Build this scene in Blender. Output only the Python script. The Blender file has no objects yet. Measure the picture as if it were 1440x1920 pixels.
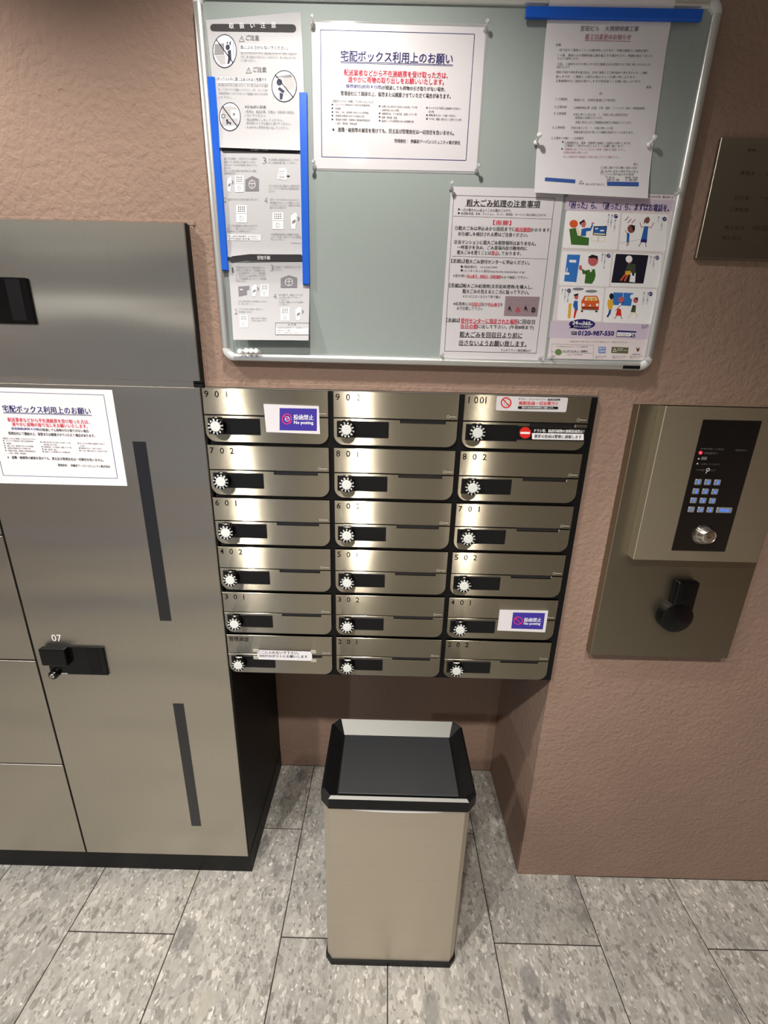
import bpy, bmesh, math, random
from mathutils import Vector, Matrix
random.seed(7)
C = bpy.context.scene.collection
SC = bpy.context.scene
PI = math.pi
FLOOR = -1.4745          # floor height; z = 0 is the top edge of the mailbox bank (about 1.47 m up)
CEIL = 0.95
WALL = 0.02              # face of the plastered wall; y = 0 is the face of the mailboxes

# ------------------------------------------------------------------ camera
cam_data = bpy.data.cameras.new('camera')
cam = bpy.data.objects.new('camera', cam_data); C.objects.link(cam)
r_ = Vector((0.9996855, 0.00979617, 0.02308558)); u_ = Vector((-0.02494744, 0.29463708, 0.95528353)); f_ = Vector((-0.00255626, 0.95555901, -0.29478881))
cam.matrix_world = Matrix(((r_.x, u_.x, -f_.x, 0.39691), (r_.y, u_.y, -f_.y, -0.919418), (r_.z, u_.z, -f_.z, 0.018107), (0, 0, 0, 1)))
cam_data.sensor_fit = 'AUTO'; cam_data.sensor_width = 36; cam_data.lens = 781.673 * 36 / 1920
cam_data.clip_start = 0.01
SC.camera = cam
# ------------------------------------------------------------------ world, exposure, lamps
w = bpy.data.worlds.new('world'); SC.world = w; w.use_nodes = True
w.node_tree.nodes['Background'].inputs[0].default_value = (0.010, 0.011, 0.012, 1)
w.node_tree.nodes['Background'].inputs[1].default_value = 1.0
SC.view_settings.view_transform = 'Standard'; SC.view_settings.look = 'None'
SC.view_settings.exposure = -0.22; SC.view_settings.gamma = 1.0; SC.view_settings.use_curve_mapping = False
# ceiling downlights, last two added as unseen fill: x, y, watts, beam angle (deg), colour, radius
LAMPS = [(0.26, -0.41, 35, 136, (1.0, .94, .87), .03),
         (-0.485, -1.22, 100, 130, (1.0, .94, .87), .03), (0.24, -1.22, 90, 130, (1.0, .94, .87), .03), (0.94, -1.22, 52, 122, (1.0, .92, .83), .03),
         (-0.62, -0.41, 48, 140, (1.0, .94, .88), .03), (-1.5, -2.1, 80, 160, (.84, .92, 1.0), .03)]  # both added as fill: one for the left wall, one for locker reflections
PRINTS = {
 'request_notice': [
  ('P',[(0.2653,0.5948),(0.5301,0.5935),(0.53,0.5944),(0.2654,0.5957)],'N',1),
  ('P',[(0.5295,0.594),(0.5292,0.4141),(0.5305,0.414),(0.5306,0.5939)],'N',1),
  ('P',[(0.5298,0.4146),(0.264,0.415),(0.2639,0.414),(0.5298,0.4135)],'N',1),
  ('P',[(0.2646,0.4145),(0.266,0.5953),(0.2648,0.5953),(0.2633,0.4145)],'N',1),
  ('T', '宅配ボックス利用上のお願い', 0.2999, 0.5613, 0.4949, 0.5601, 0.0146, 'N', 0.25),
  ('P',[(0.2991,0.5525),(0.4959,0.5515),(0.4959,0.5524),(0.2992,0.5535)],'N',1),
  ('P',[(0.2991,0.5509),(0.4961,0.5499),(0.496,0.5506),(0.2992,0.5517)],'N',1),
  ('T', '配送業者などから不在連絡票を受け取った方は、', 0.3056, 0.5383, 0.4881, 0.5371, 0.0088, 'R', 0.4),
  ('T', '速やかに荷物の取り出しをお願いいたします。', 0.3128, 0.5287, 0.482, 0.5277, 0.0085, 'R', 0.4),
  ('T', '保管期間(原則４日間)', 0.3089, 0.5189, 0.3729, 0.5185, 0.0058, 'B', 0.3),
  ('T', 'が経過しても荷物の引き取りがない場合、', 0.3734, 0.5183, 0.4846, 0.5176, 0.0061, 'K', 0.2),
  ('T', '管理会社にて開扉の上、保管または廃棄させていただく場合があります。', 0.2996, 0.509, 0.495, 0.5079, 0.0067, 'K', 0.3),
  ('T', '［宅配ボックスに保管してはならないもの］', 0.2836, 0.4975, 0.3587, 0.4971, 0.004, 'K', 0),
  ('T', 'ボックスの規格以外の物(大型重量物等)', 0.2901, 0.4924, 0.3522, 0.492, 0.0034, 'K', 0),
  ('P',[(0.2859,0.4923),(0.2859,0.4919),(0.2856,0.4915),(0.2853,0.4912),(0.2849,0.491),(0.2844,0.4909),(0.284,0.491),(0.2836,0.4912),(0.2833,0.4915),(0.2831,0.4919),(0.283,0.4923),(0.2831,0.4927),(0.2833,0.4931),(0.2836,0.4934),(0.284,0.4936),(0.2845,0.4937),(0.2849,0.4936),(0.2853,0.4934),(0.2857,0.4931),(0.2859,0.4928)],'K',1),
  ('T', '危険物', 0.29, 0.4866, 0.2999, 0.4865, 0.0034, 'K', 0),
  ('P',[(0.2859,0.4872),(0.2858,0.4868),(0.2856,0.4864),(0.2852,0.4861),(0.2848,0.4859),(0.2844,0.4858),(0.2839,0.4858),(0.2835,0.486),(0.2832,0.4863),(0.283,0.4867),(0.2829,0.4871),(0.283,0.4876),(0.2832,0.488),(0.2835,0.4883),(0.284,0.4885),(0.2844,0.4886),(0.2849,0.4885),(0.2853,0.4883),(0.2856,0.488),(0.2858,0.4876)],'K',1),
  ('T', '発火・引火・爆発等の恐れのある危険物、', 0.29, 0.4817, 0.3503, 0.4813, 0.0034, 'K', 0),
  ('P',[(0.2858,0.4816),(0.2857,0.4812),(0.2855,0.4808),(0.2852,0.4805),(0.2848,0.4803),(0.2843,0.4802),(0.2838,0.4803),(0.2834,0.4805),(0.2831,0.4808),(0.2829,0.4812),(0.2828,0.4816),(0.2829,0.482),(0.2831,0.4824),(0.2835,0.4827),(0.2839,0.4829),(0.2843,0.483),(0.2848,0.4829),(0.2852,0.4828),(0.2855,0.4825),(0.2857,0.4821)],'K',1),
  ('T', '腐敗及び悪臭を発する不衛生な物', 0.2899, 0.4764, 0.3418, 0.4761, 0.0034, 'K', 0),
  ('P',[(0.2857,0.4765),(0.2857,0.476),(0.2854,0.4756),(0.2851,0.4753),(0.2847,0.4751),(0.2842,0.475),(0.2838,0.4751),(0.2834,0.4753),(0.283,0.4756),(0.2828,0.476),(0.2828,0.4764),(0.2828,0.4768),(0.2831,0.4772),(0.2834,0.4775),(0.2838,0.4778),(0.2843,0.4778),(0.2847,0.4778),(0.2851,0.4776),(0.2855,0.4773),(0.2857,0.4769)],'K',1),
  ('T', '現金及び通帳・保険等の有価証券類並び', 0.2899, 0.4709, 0.352, 0.4705, 0.0034, 'K', 0),
  ('P',[(0.2857,0.4709),(0.2856,0.4704),(0.2854,0.47),(0.285,0.4697),(0.2846,0.4695),(0.2842,0.4694),(0.2837,0.4695),(0.2833,0.4697),(0.283,0.47),(0.2828,0.4704),(0.2827,0.4708),(0.2828,0.4712),(0.283,0.4716),(0.2833,0.4719),(0.2837,0.4722),(0.2842,0.4722),(0.2847,0.4722),(0.2851,0.472),(0.2854,0.4717),(0.2856,0.4713)],'K',1),
  ('T', 'に宝石・貴金属・美術品類', 0.2898, 0.4654, 0.3285, 0.4651, 0.0035, 'K', 0),
  ('T', '犯罪の用に供される恐れのある物、その他', 0.3728, 0.4913, 0.4361, 0.4909, 0.0034, 'K', 0),
  ('P',[(0.3706,0.4915),(0.3705,0.4911),(0.3703,0.4907),(0.37,0.4904),(0.3696,0.4902),(0.3691,0.4901),(0.3687,0.4902),(0.3683,0.4903),(0.3679,0.4906),(0.3677,0.491),(0.3676,0.4914),(0.3677,0.4919),(0.3679,0.4923),(0.3682,0.4926),(0.3686,0.4928),(0.3691,0.4929),(0.3695,0.4928),(0.3699,0.4926),(0.3703,0.4923),(0.3705,0.4919)],'K',1),
  ('T', '公序良俗に反する物', 0.3729, 0.486, 0.4036, 0.4858, 0.0034, 'K', 0),
  ('T', '生鮮食料品、その他変質・破損しやすい物', 0.373, 0.481, 0.4358, 0.4806, 0.0034, 'K', 0),
  ('P',[(0.3708,0.4812),(0.3707,0.4808),(0.3705,0.4804),(0.3702,0.4801),(0.3698,0.4799),(0.3693,0.4798),(0.3689,0.4798),(0.3685,0.48),(0.3681,0.4803),(0.3679,0.4807),(0.3678,0.4811),(0.3679,0.4816),(0.3681,0.482),(0.3684,0.4823),(0.3688,0.4825),(0.3693,0.4826),(0.3697,0.4825),(0.3702,0.4823),(0.3705,0.482),(0.3707,0.4816)],'K',1),
  ('T', '劇薬・要冷蔵・薬品', 0.3731, 0.4754, 0.401, 0.4752, 0.0034, 'K', 0),
  ('P',[(0.3709,0.476),(0.3708,0.4756),(0.3706,0.4752),(0.3703,0.4749),(0.3699,0.4747),(0.3694,0.4746),(0.369,0.4747),(0.3686,0.4748),(0.3682,0.4751),(0.368,0.4755),(0.3679,0.476),(0.368,0.4764),(0.3682,0.4768),(0.3685,0.4771),(0.3689,0.4773),(0.3694,0.4774),(0.3698,0.4773),(0.3703,0.4771),(0.3706,0.4768),(0.3708,0.4764)],'K',1),
  ('T', '絵画サンプル等受取り人の不明瞭な物', 0.3732, 0.4704, 0.4309, 0.47, 0.0034, 'K', 0),
  ('P',[(0.371,0.4706),(0.3709,0.4702),(0.3707,0.4698),(0.3704,0.4695),(0.37,0.4693),(0.3695,0.4692),(0.3691,0.4692),(0.3687,0.4694),(0.3683,0.4697),(0.3681,0.4701),(0.368,0.4706),(0.3681,0.471),(0.3683,0.4714),(0.3686,0.4717),(0.369,0.4719),(0.3695,0.472),(0.3699,0.4719),(0.3704,0.4717),(0.3707,0.4714),(0.3709,0.471)],'K',1),
  ('T', 'ボックスを汚損又は破損する恐れの', 0.4569, 0.4908, 0.5141, 0.4904, 0.0034, 'K', 0),
  ('P',[(0.4552,0.4909),(0.4552,0.4904),(0.455,0.49),(0.4547,0.4897),(0.4543,0.4895),(0.4538,0.4895),(0.4533,0.4895),(0.4529,0.4897),(0.4526,0.49),(0.4524,0.4904),(0.4523,0.4908),(0.4523,0.4912),(0.4525,0.4916),(0.4528,0.4919),(0.4532,0.4921),(0.4537,0.4922),(0.4541,0.4922),(0.4545,0.492),(0.4549,0.4917),(0.4551,0.4913)],'K',1),
  ('T', 'ある物', 0.4572, 0.4853, 0.4666, 0.4852, 0.0033, 'K', 0),
  ('T', '鍵類(置き忘れ・引越一式含む)', 0.4575, 0.48, 0.5055, 0.4797, 0.0034, 'K', 0),
  ('P',[(0.4558,0.4802),(0.4557,0.4797),(0.4555,0.4793),(0.4552,0.479),(0.4548,0.4788),(0.4544,0.4787),(0.4539,0.4788),(0.4535,0.479),(0.4532,0.4793),(0.4529,0.4797),(0.4528,0.4801),(0.4529,0.4805),(0.4531,0.4809),(0.4534,0.4812),(0.4538,0.4814),(0.4542,0.4815),(0.4547,0.4815),(0.4551,0.4813),(0.4555,0.481),(0.4557,0.4806)],'K',1),
  ('T', 'その他、保管に適さないと認められる物', 0.4578, 0.4747, 0.5163, 0.4744, 0.0034, 'K', 0),
  ('P',[(0.4561,0.4748),(0.456,0.4743),(0.4558,0.4739),(0.4555,0.4736),(0.4551,0.4734),(0.4547,0.4733),(0.4542,0.4734),(0.4538,0.4736),(0.4534,0.4739),(0.4532,0.4743),(0.4531,0.4747),(0.4532,0.4752),(0.4534,0.4755),(0.4537,0.4759),(0.4541,0.4761),(0.4545,0.4761),(0.455,0.4761),(0.4554,0.4759),(0.4557,0.4756),(0.456,0.4752)],'K',1),
  ('T', '※\u3000盗難・破損等の被害を受けても、貸主及び管理会社は一切責任を負いません。', 0.2842, 0.4562, 0.5049, 0.4548, 0.0065, 'K', 0.3),
  ('T', '管理会社 ： 伊藤忠アーバンコミュニティ株式会社', 0.3971, 0.4413, 0.5172, 0.4406, 0.0057, 'K', 0.3),
 ],
 'bulky_waste_notice': [
  ('P',[(0.5114,0.3588),(0.7015,0.3581),(0.7014,0.3587),(0.5114,0.3595)],'K',1),
  ('P',[(0.7011,0.3584),(0.7014,0.0852),(0.7022,0.0852),(0.7019,0.3584)],'K',1),
  ('P',[(0.7017,0.0856),(0.5119,0.0852),(0.512,0.0844),(0.7018,0.0848)],'K',1),
  ('P',[(0.5124,0.0848),(0.5117,0.3592),(0.511,0.3592),(0.5115,0.0848)],'K',1),
  ('P',[(0.5132,0.3253),(0.7011,0.3242),(0.701,0.3246),(0.5132,0.3258)],'K',1),
  ('P',[(0.5152,0.2583),(0.7004,0.2571),(0.7004,0.2576),(0.5151,0.2588)],'K',1),
  ('T', '粗大ごみ処理の注意事項', 0.5362, 0.3477, 0.675, 0.348, 0.0115, 'K', 0.1),
  ('P',[(0.5338,0.3421),(0.6758,0.3421),(0.6757,0.3428),(0.5338,0.3427)],'K',1),
  ('T', '一辺が概ね30cm以上のごみは粗大ごみです。', 0.5263, 0.3361, 0.6225, 0.3364, 0.0049, 'K', 0),
  ('P',[(0.5248,0.3367),(0.5247,0.3362),(0.5245,0.3357),(0.5241,0.3353),(0.5236,0.335),(0.523,0.3349),(0.5224,0.335),(0.5219,0.3352),(0.5214,0.3356),(0.5211,0.3361),(0.521,0.3367),(0.521,0.3372),(0.5213,0.3377),(0.5216,0.3381),(0.5222,0.3384),(0.5227,0.3385),(0.5233,0.3384),(0.5239,0.3382),(0.5243,0.3378),(0.5246,0.3373)],'K',1),
  ('T', '布団類(布団、毛布、クッション、マット、座布団、カーペット等)は粗大ごみです。', 0.5268, 0.3299, 0.6897, 0.3303, 0.0049, 'K', 0),
  ('P',[(0.5249,0.3305),(0.5248,0.33),(0.5246,0.3295),(0.5242,0.3291),(0.5237,0.3288),(0.5231,0.3287),(0.5225,0.3288),(0.522,0.329),(0.5215,0.3294),(0.5212,0.3299),(0.5211,0.3305),(0.5211,0.331),(0.5213,0.3315),(0.5217,0.3319),(0.5222,0.3322),(0.5228,0.3323),(0.5234,0.3322),(0.524,0.332),(0.5244,0.3316),(0.5247,0.3311)],'K',1),
  ('T', '【重要】', 0.5894, 0.3166, 0.6238, 0.3166, 0.0076, 'R', 0.4),
  ('T', '①粗大ごみは申込みから回収までに', 0.5171, 0.3062, 0.6326, 0.3065, 0.0069, 'K', 0.1),
  ('T', '相当期間', 0.6332, 0.3061, 0.6622, 0.3062, 0.0069, 'R', 0.4),
  ('P',[(0.6336,0.3026),(0.6627,0.3023),(0.6626,0.303),(0.6336,0.3032)],'R',1),
  ('T', 'かかります。', 0.663, 0.306, 0.7017, 0.3061, 0.006, 'K', 0.1),
  ('T', 'お引越しを検討される際はご注意ください。', 0.5244, 0.2968, 0.6587, 0.2972, 0.0067, 'K', 0.1),
  ('T', '②当マンションに粗大ごみ保管場所はありません。', 0.5173, 0.2828, 0.6759, 0.2832, 0.0071, 'K', 0.1),
  ('T', '一時置きを含み、ごみ置場内及び敷地内に', 0.5241, 0.2742, 0.6596, 0.2746, 0.0065, 'K', 0.1),
  ('T', '粗大ごみを置くことは', 0.5244, 0.2655, 0.5906, 0.2657, 0.0069, 'K', 0.1),
  ('T', '禁止', 0.5912, 0.2657, 0.6042, 0.2657, 0.0068, 'R', 0.4),
  ('P',[(0.5916,0.2618),(0.6046,0.2617),(0.6046,0.2624),(0.5915,0.2625)],'R',1),
  ('T', 'しております。', 0.6047, 0.2654, 0.6494, 0.2655, 0.0061, 'K', 0.1),
  ('T', '【手順1】', 0.5141, 0.2506, 0.5402, 0.2507, 0.0069, 'K', 0.1),
  ('T', '粗大ごみ受付センターに申込ください。', 0.5422, 0.2502, 0.6675, 0.2505, 0.0073, 'K', 0.1),
  ('P',[(0.5169,0.2472),(0.5391,0.2471),(0.5391,0.2478),(0.5169,0.2478)],'K',1),
  ('T', '(電話受付)\u300003-5296-7000', 0.5384, 0.2405, 0.6049, 0.2407, 0.0052, 'K', 0),
  ('P',[(0.5376,0.2408),(0.5376,0.2402),(0.5373,0.2396),(0.5369,0.2391),(0.5363,0.2388),(0.5356,0.2387),(0.535,0.2388),(0.5343,0.239),(0.5338,0.2395),(0.5335,0.2401),(0.5333,0.2407),(0.5334,0.2414),(0.5336,0.2419),(0.5341,0.2424),(0.5347,0.2427),(0.5353,0.2428),(0.536,0.2428),(0.5366,0.2425),(0.5371,0.242),(0.5375,0.2414)],'K',1),
  ('T', '(インターネット受付)http://sodai.tokyokankyo.or.jp/', 0.539, 0.2334, 0.6607, 0.2337, 0.0053, 'K', 0),
  ('P',[(0.5381,0.2344),(0.5381,0.2337),(0.5378,0.2331),(0.5374,0.2326),(0.5368,0.2323),(0.5361,0.2322),(0.5355,0.2323),(0.5348,0.2326),(0.5343,0.233),(0.534,0.2336),(0.5338,0.2343),(0.5339,0.2349),(0.5341,0.2355),(0.5346,0.236),(0.5352,0.2363),(0.5358,0.2364),(0.5365,0.2363),(0.5371,0.236),(0.5376,0.2356),(0.538,0.235)],'K',1),
  ('T', '※受付時に', 0.5195, 0.2247, 0.5468, 0.2248, 0.0049, 'K', 0),
  ('T', '申込番号・回収日・回収場所', 0.5472, 0.2244, 0.6144, 0.2246, 0.0056, 'R', 0.3),
  ('P',[(0.5475,0.2209),(0.6148,0.2211),(0.6147,0.2216),(0.5475,0.2215)],'R',1),
  ('T', 'を必ず確認して下さい', 0.6149, 0.224, 0.6678, 0.2241, 0.0049, 'K', 0),
  ('T', '【手順2】', 0.5132, 0.2076, 0.5391, 0.2076, 0.0072, 'K', 0.1),
  ('P',[(0.516,0.2042),(0.5385,0.2041),(0.5385,0.2048),(0.516,0.2049)],'K',1),
  ('T', '粗大ごみ処理券(文京区処理券)を購入し、', 0.5403, 0.2068, 0.6789, 0.2073, 0.0079, 'K', 0.1),
  ('T', '粗大ごみの見えるところに貼って下さい。', 0.5404, 0.1976, 0.6727, 0.1981, 0.0075, 'K', 0.1),
  ('T', '※コンビニエンスストア等で購入', 0.5418, 0.1885, 0.6172, 0.1887, 0.005, 'K', 0),
  ('T', '※処理券には', 0.5235, 0.1747, 0.5603, 0.1748, 0.0062, 'K', 0),
  ('T', '回収日', 0.561, 0.1744, 0.5785, 0.1745, 0.0062, 'R', 0.3),
  ('P',[(0.5613,0.1709),(0.5788,0.1709),(0.5788,0.1714),(0.5612,0.1714)],'R',1),
  ('T', '及び', 0.5789, 0.1746, 0.5926, 0.1746, 0.0062, 'K', 0),
  ('T', '申込番号', 0.5932, 0.1746, 0.6177, 0.1747, 0.0062, 'R', 0.3),
  ('P',[(0.5935,0.1708),(0.6181,0.171),(0.618,0.1715),(0.5935,0.1714)],'R',1),
  ('T', 'を', 0.6183, 0.175, 0.6231, 0.175, 0.0055, 'K', 0),
  ('T', '必ず記載して下さい', 0.531, 0.1666, 0.5838, 0.1667, 0.0063, 'K', 0),
  ('P',[(0.627,0.1905),(0.6956,0.1906),(0.6952,0.1545),(0.6275,0.1543)],'mauve',1),
  ('P',[(0.6369,0.1739),(0.6413,0.1666),(0.6341,0.1665)],'K',2),
  ('T', 'TYPE', 0.6339, 0.1647, 0.6424, 0.1647, 0.0026, 'K', 0),
  ('P',[(0.6692,0.1745),(0.6737,0.1673),(0.6665,0.1672)],'K',2),
  ('T', 'TYPE', 0.6663, 0.1654, 0.6748, 0.1654, 0.0026, 'K', 0),
  ('T', 'A', 0.6499, 0.166, 0.659, 0.166, 0.0077, 'R', 0),
  ('O',[(0.6595,0.1663),(0.6595,0.1651),(0.6593,0.164),(0.6588,0.1631),(0.658,0.1622),(0.6571,0.1616),(0.6561,0.1612),(0.6549,0.161),(0.6537,0.1611),(0.6526,0.1615),(0.6515,0.1621),(0.6506,0.1629),(0.6498,0.1638),(0.6493,0.1649),(0.6491,0.1661),(0.6491,0.1672),(0.6493,0.1683),(0.6498,0.1693),(0.6506,0.1701),(0.6515,0.1707),(0.6525,0.1711),(0.6537,0.1713),(0.6549,0.1712),(0.656,0.1708),(0.6571,0.1702),(0.658,0.1695),(0.6587,0.1685),(0.6593,0.1674)],[(0.6589,0.1663),(0.6589,0.1652),(0.6587,0.1643),(0.6583,0.1634),(0.6576,0.1626),(0.6568,0.1621),(0.6559,0.1617),(0.6548,0.1616),(0.6538,0.1617),(0.6528,0.162),(0.6518,0.1625),(0.651,0.1632),(0.6504,0.1641),(0.6499,0.165),(0.6497,0.1661),(0.6497,0.1671),(0.6499,0.1681),(0.6503,0.1689),(0.651,0.1697),(0.6518,0.1702),(0.6527,0.1706),(0.6538,0.1707),(0.6548,0.1706),(0.6558,0.1703),(0.6568,0.1698),(0.6576,0.1691),(0.6582,0.1682),(0.6587,0.1673)],'R',2),
  ('T', 'B', 0.6827, 0.1667, 0.6895, 0.1667, 0.0081, 'K', 0.5),
  ('O',[(0.6908,0.1664),(0.6908,0.1653),(0.6906,0.1642),(0.6901,0.1632),(0.6895,0.1623),(0.6886,0.1617),(0.6877,0.1613),(0.6866,0.1612),(0.6855,0.1613),(0.6844,0.1616),(0.6834,0.1622),(0.6826,0.163),(0.6819,0.164),(0.6814,0.1651),(0.6811,0.1662),(0.6811,0.1673),(0.6813,0.1684),(0.6818,0.1694),(0.6824,0.1702),(0.6833,0.1709),(0.6842,0.1713),(0.6853,0.1714),(0.6864,0.1713),(0.6874,0.171),(0.6884,0.1704),(0.6893,0.1696),(0.69,0.1686),(0.6905,0.1675)],[(0.6902,0.1664),(0.6902,0.1654),(0.69,0.1644),(0.6896,0.1635),(0.689,0.1628),(0.6883,0.1622),(0.6875,0.1618),(0.6865,0.1617),(0.6856,0.1618),(0.6846,0.1621),(0.6838,0.1627),(0.683,0.1634),(0.6824,0.1642),(0.682,0.1652),(0.6817,0.1662),(0.6817,0.1672),(0.6819,0.1682),(0.6823,0.1691),(0.6829,0.1698),(0.6836,0.1704),(0.6844,0.1707),(0.6854,0.1709),(0.6863,0.1708),(0.6872,0.1705),(0.6881,0.1699),(0.6889,0.1692),(0.6895,0.1684),(0.6899,0.1674)],'K',2),
  ('P',[(0.6322,0.1748),(0.6595,0.1753),(0.6594,0.176),(0.6321,0.1756)],'G',2),
  ('P',[(0.6635,0.1748),(0.6908,0.1752),(0.6907,0.1759),(0.6635,0.1755)],'G',2),
  ('P',[(0.635,0.1817),(0.657,0.182),(0.657,0.1826),(0.635,0.1823)],'G',2),
  ('P',[(0.6671,0.1819),(0.6871,0.1821),(0.687,0.1827),(0.667,0.1824)],'G',2),
  ('P',[(0.6468,0.1836),(0.6588,0.1837),(0.6588,0.1842),(0.6468,0.1842)],'G',2),
  ('P',[(0.6779,0.1836),(0.6899,0.1836),(0.6899,0.1842),(0.6778,0.1841)],'G',2),
  ('T', '【手順3】', 0.5115, 0.1441, 0.5385, 0.1442, 0.0074, 'K', 0.1),
  ('P',[(0.5148,0.1407),(0.5374,0.1408),(0.5373,0.1416),(0.5147,0.1415)],'K',1),
  ('T', '受付センターに指定された場所', 0.5412, 0.1438, 0.6567, 0.1442, 0.0093, 'R', 0.5),
  ('P',[(0.5416,0.1389),(0.6572,0.1393),(0.6572,0.1401),(0.5415,0.1396)],'R',1),
  ('T', 'に回収日', 0.6575, 0.1441, 0.6916, 0.1443, 0.0086, 'K', 0.1),
  ('T', '当日の朝', 0.5412, 0.1335, 0.5755, 0.1337, 0.0086, 'R', 0.5),
  ('P',[(0.5416,0.1287),(0.5759,0.1287),(0.5759,0.1295),(0.5415,0.1295)],'R',1),
  ('T', 'に出して下さい。(午前8時まで)', 0.5764, 0.133, 0.6904, 0.1334, 0.0082, 'K', 0.1),
  ('T', '粗大ごみを回収日より前に', 0.5408, 0.1178, 0.6692, 0.1182, 0.011, 'K', 0.1),
  ('P',[(0.5412,0.112),(0.6698,0.113),(0.6697,0.1137),(0.5412,0.1128)],'K',1),
  ('T', '出さないようお願い致します。', 0.5407, 0.1018, 0.6799, 0.1023, 0.0111, 'K', 0.1),
  ('P',[(0.5407,0.0963),(0.68,0.0971),(0.6799,0.0979),(0.5407,0.0971)],'K',1),
  ('T', 'デュオフラッツ飯田橋EAST', 0.6279, 0.0896, 0.6908, 0.0898, 0.005, 'K', 0),
 ],
 'repair_work_letter': [
  ('T', '宮田ビル\u3000大規模修繕工事', 0.7088, 0.6029, 0.8073, 0.6038, 0.0065, 'G2', 0),
  ('T', '着工日変更のお知らせ', 0.7187, 0.5927, 0.797, 0.5934, 0.0069, 'pink', 0.3),
  ('P',[(0.7195,0.5879),(0.7975,0.588),(0.7974,0.5886),(0.7194,0.5884)],'pink',1),
  ('T', '前略', 0.6707, 0.5818, 0.6794, 0.5818, 0.0033, 'G2', 0),
  ('T', '時下益々ご清栄のこととお慶び申し上げます。平素は格別のご高配を賜り', 0.6779, 0.5749, 0.831, 0.5763, 0.0033, 'G2', 0),
  ('T', 'この度、宮田ビル大規模修繕工事を着工する運びとなり、準備を進めてまいり', 0.6752, 0.5678, 0.8387, 0.5694, 0.0034, 'G2', 0),
  ('T', 'ましたのでご案内申し上げます。', 0.6759, 0.5634, 0.7134, 0.5638, 0.0034, 'G2', 0),
  ('T', '大変、ご迷惑をおかけ致しますが工事着工日を変更させて頂く事となりました', 0.6769, 0.556, 0.8387, 0.5576, 0.0034, 'G2', 0),
  ('T', 'お知らせします。', 0.6763, 0.5517, 0.6994, 0.5519, 0.0034, 'G2', 0),
  ('T', '騒音の発生や臭気等を極力抑え、安全に留意して工事を進めて参りますので、ご理解', 0.6768, 0.5447, 0.8348, 0.5462, 0.0033, 'G2', 0),
  ('T', '致しますが、ご理解とご協力の程よろしくお願い申し上げます。', 0.6769, 0.5386, 0.8171, 0.54, 0.0034, 'G2', 0),
  ('T', '工事期間中はご迷惑お掛けしますが何卒宜しくお願い申し上げます。', 0.677, 0.5326, 0.8272, 0.5341, 0.0035, 'G2', 0),
  ('T', '敬具', 0.8376, 0.5266, 0.8465, 0.5267, 0.0037, 'G2', 0),
  ('T', '記', 0.7568, 0.5162, 0.7619, 0.5162, 0.0037, 'G2', 0),
  ('T', '①.工事場所', 0.6807, 0.5071, 0.702, 0.5073, 0.0035, 'G2', 0),
  ('T', '宮田ビル\u3000文京区後楽二丁目付近', 0.7136, 0.5065, 0.7866, 0.5072, 0.0035, 'G2', 0),
  ('T', '②.工事内容', 0.6798, 0.4959, 0.7024, 0.4962, 0.0035, 'G2', 0),
  ('T', '大規模修繕工事（足場・下地・塗装・シーリング・防水・鉄部塗装他）', 0.7149, 0.4953, 0.8413, 0.4966, 0.0035, 'G2', 0),
  ('T', '③.工事期間', 0.6801, 0.4864, 0.7025, 0.4866, 0.0035, 'G2', 0),
  ('T', '令和５年１０月２日\u3000～\u3000令和６年１月末日予定', 0.7156, 0.4856, 0.8124, 0.4866, 0.0036, 'G2', 0),
  ('T', '変更後の日程となります。', 0.7197, 0.4809, 0.7694, 0.4814, 0.0035, 'G2', 0),
  ('T', '天候の状況により工事期間が前後する場合がございます。', 0.7208, 0.4744, 0.8223, 0.4754, 0.0036, 'G2', 0),
  ('T', '④.工事時間', 0.6809, 0.4661, 0.703, 0.4663, 0.0036, 'G2', 0),
  ('T', '午前８時３０分\u3000～\u3000午後５時３０分迄', 0.7148, 0.4661, 0.7902, 0.4669, 0.0036, 'G2', 0),
  ('T', '準備作業や片付け等により時間が前後することがあります。', 0.7204, 0.46, 0.8278, 0.4611, 0.0036, 'G2', 0),
  ('T', '⑤.工事中のお願い・ご注意事項', 0.681, 0.4504, 0.7394, 0.4511, 0.0037, 'G2', 0),
  ('T', '工事期間中は、騒音・振動等で皆様にご迷惑をお掛けしますが', 0.7064, 0.4438, 0.8257, 0.4451, 0.0037, 'G2', 0),
  ('T', 'ご理解とご協力のほどよろしくお願い致します。', 0.707, 0.4395, 0.8147, 0.4406, 0.0037, 'G2', 0),
  ('T', '工事車両の出入りがございますので駐車・駐輪はご遠慮ください。', 0.706, 0.4342, 0.8184, 0.4354, 0.0035, 'pink', 0),
  ('T', 'お荷物の移動をお願いします。', 0.7067, 0.4292, 0.7521, 0.4297, 0.0035, 'pink', 0),
  ('T', '詳しい日程は改めて掲示板にてお知らせ致しますのでご確認ください。', 0.7069, 0.4228, 0.81, 0.4239, 0.0035, 'pink', 0),
  ('P',[(0.7044,0.445),(0.7044,0.4446),(0.7042,0.4443),(0.704,0.444),(0.7036,0.4438),(0.7033,0.4437),(0.7028,0.4438),(0.7024,0.444),(0.7021,0.4442),(0.7019,0.4446),(0.7017,0.445),(0.7018,0.4454),(0.7019,0.4458),(0.7021,0.446),(0.7025,0.4462),(0.7029,0.4463),(0.7033,0.4462),(0.7037,0.4461),(0.704,0.4458),(0.7042,0.4454)],'K',1),
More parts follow.
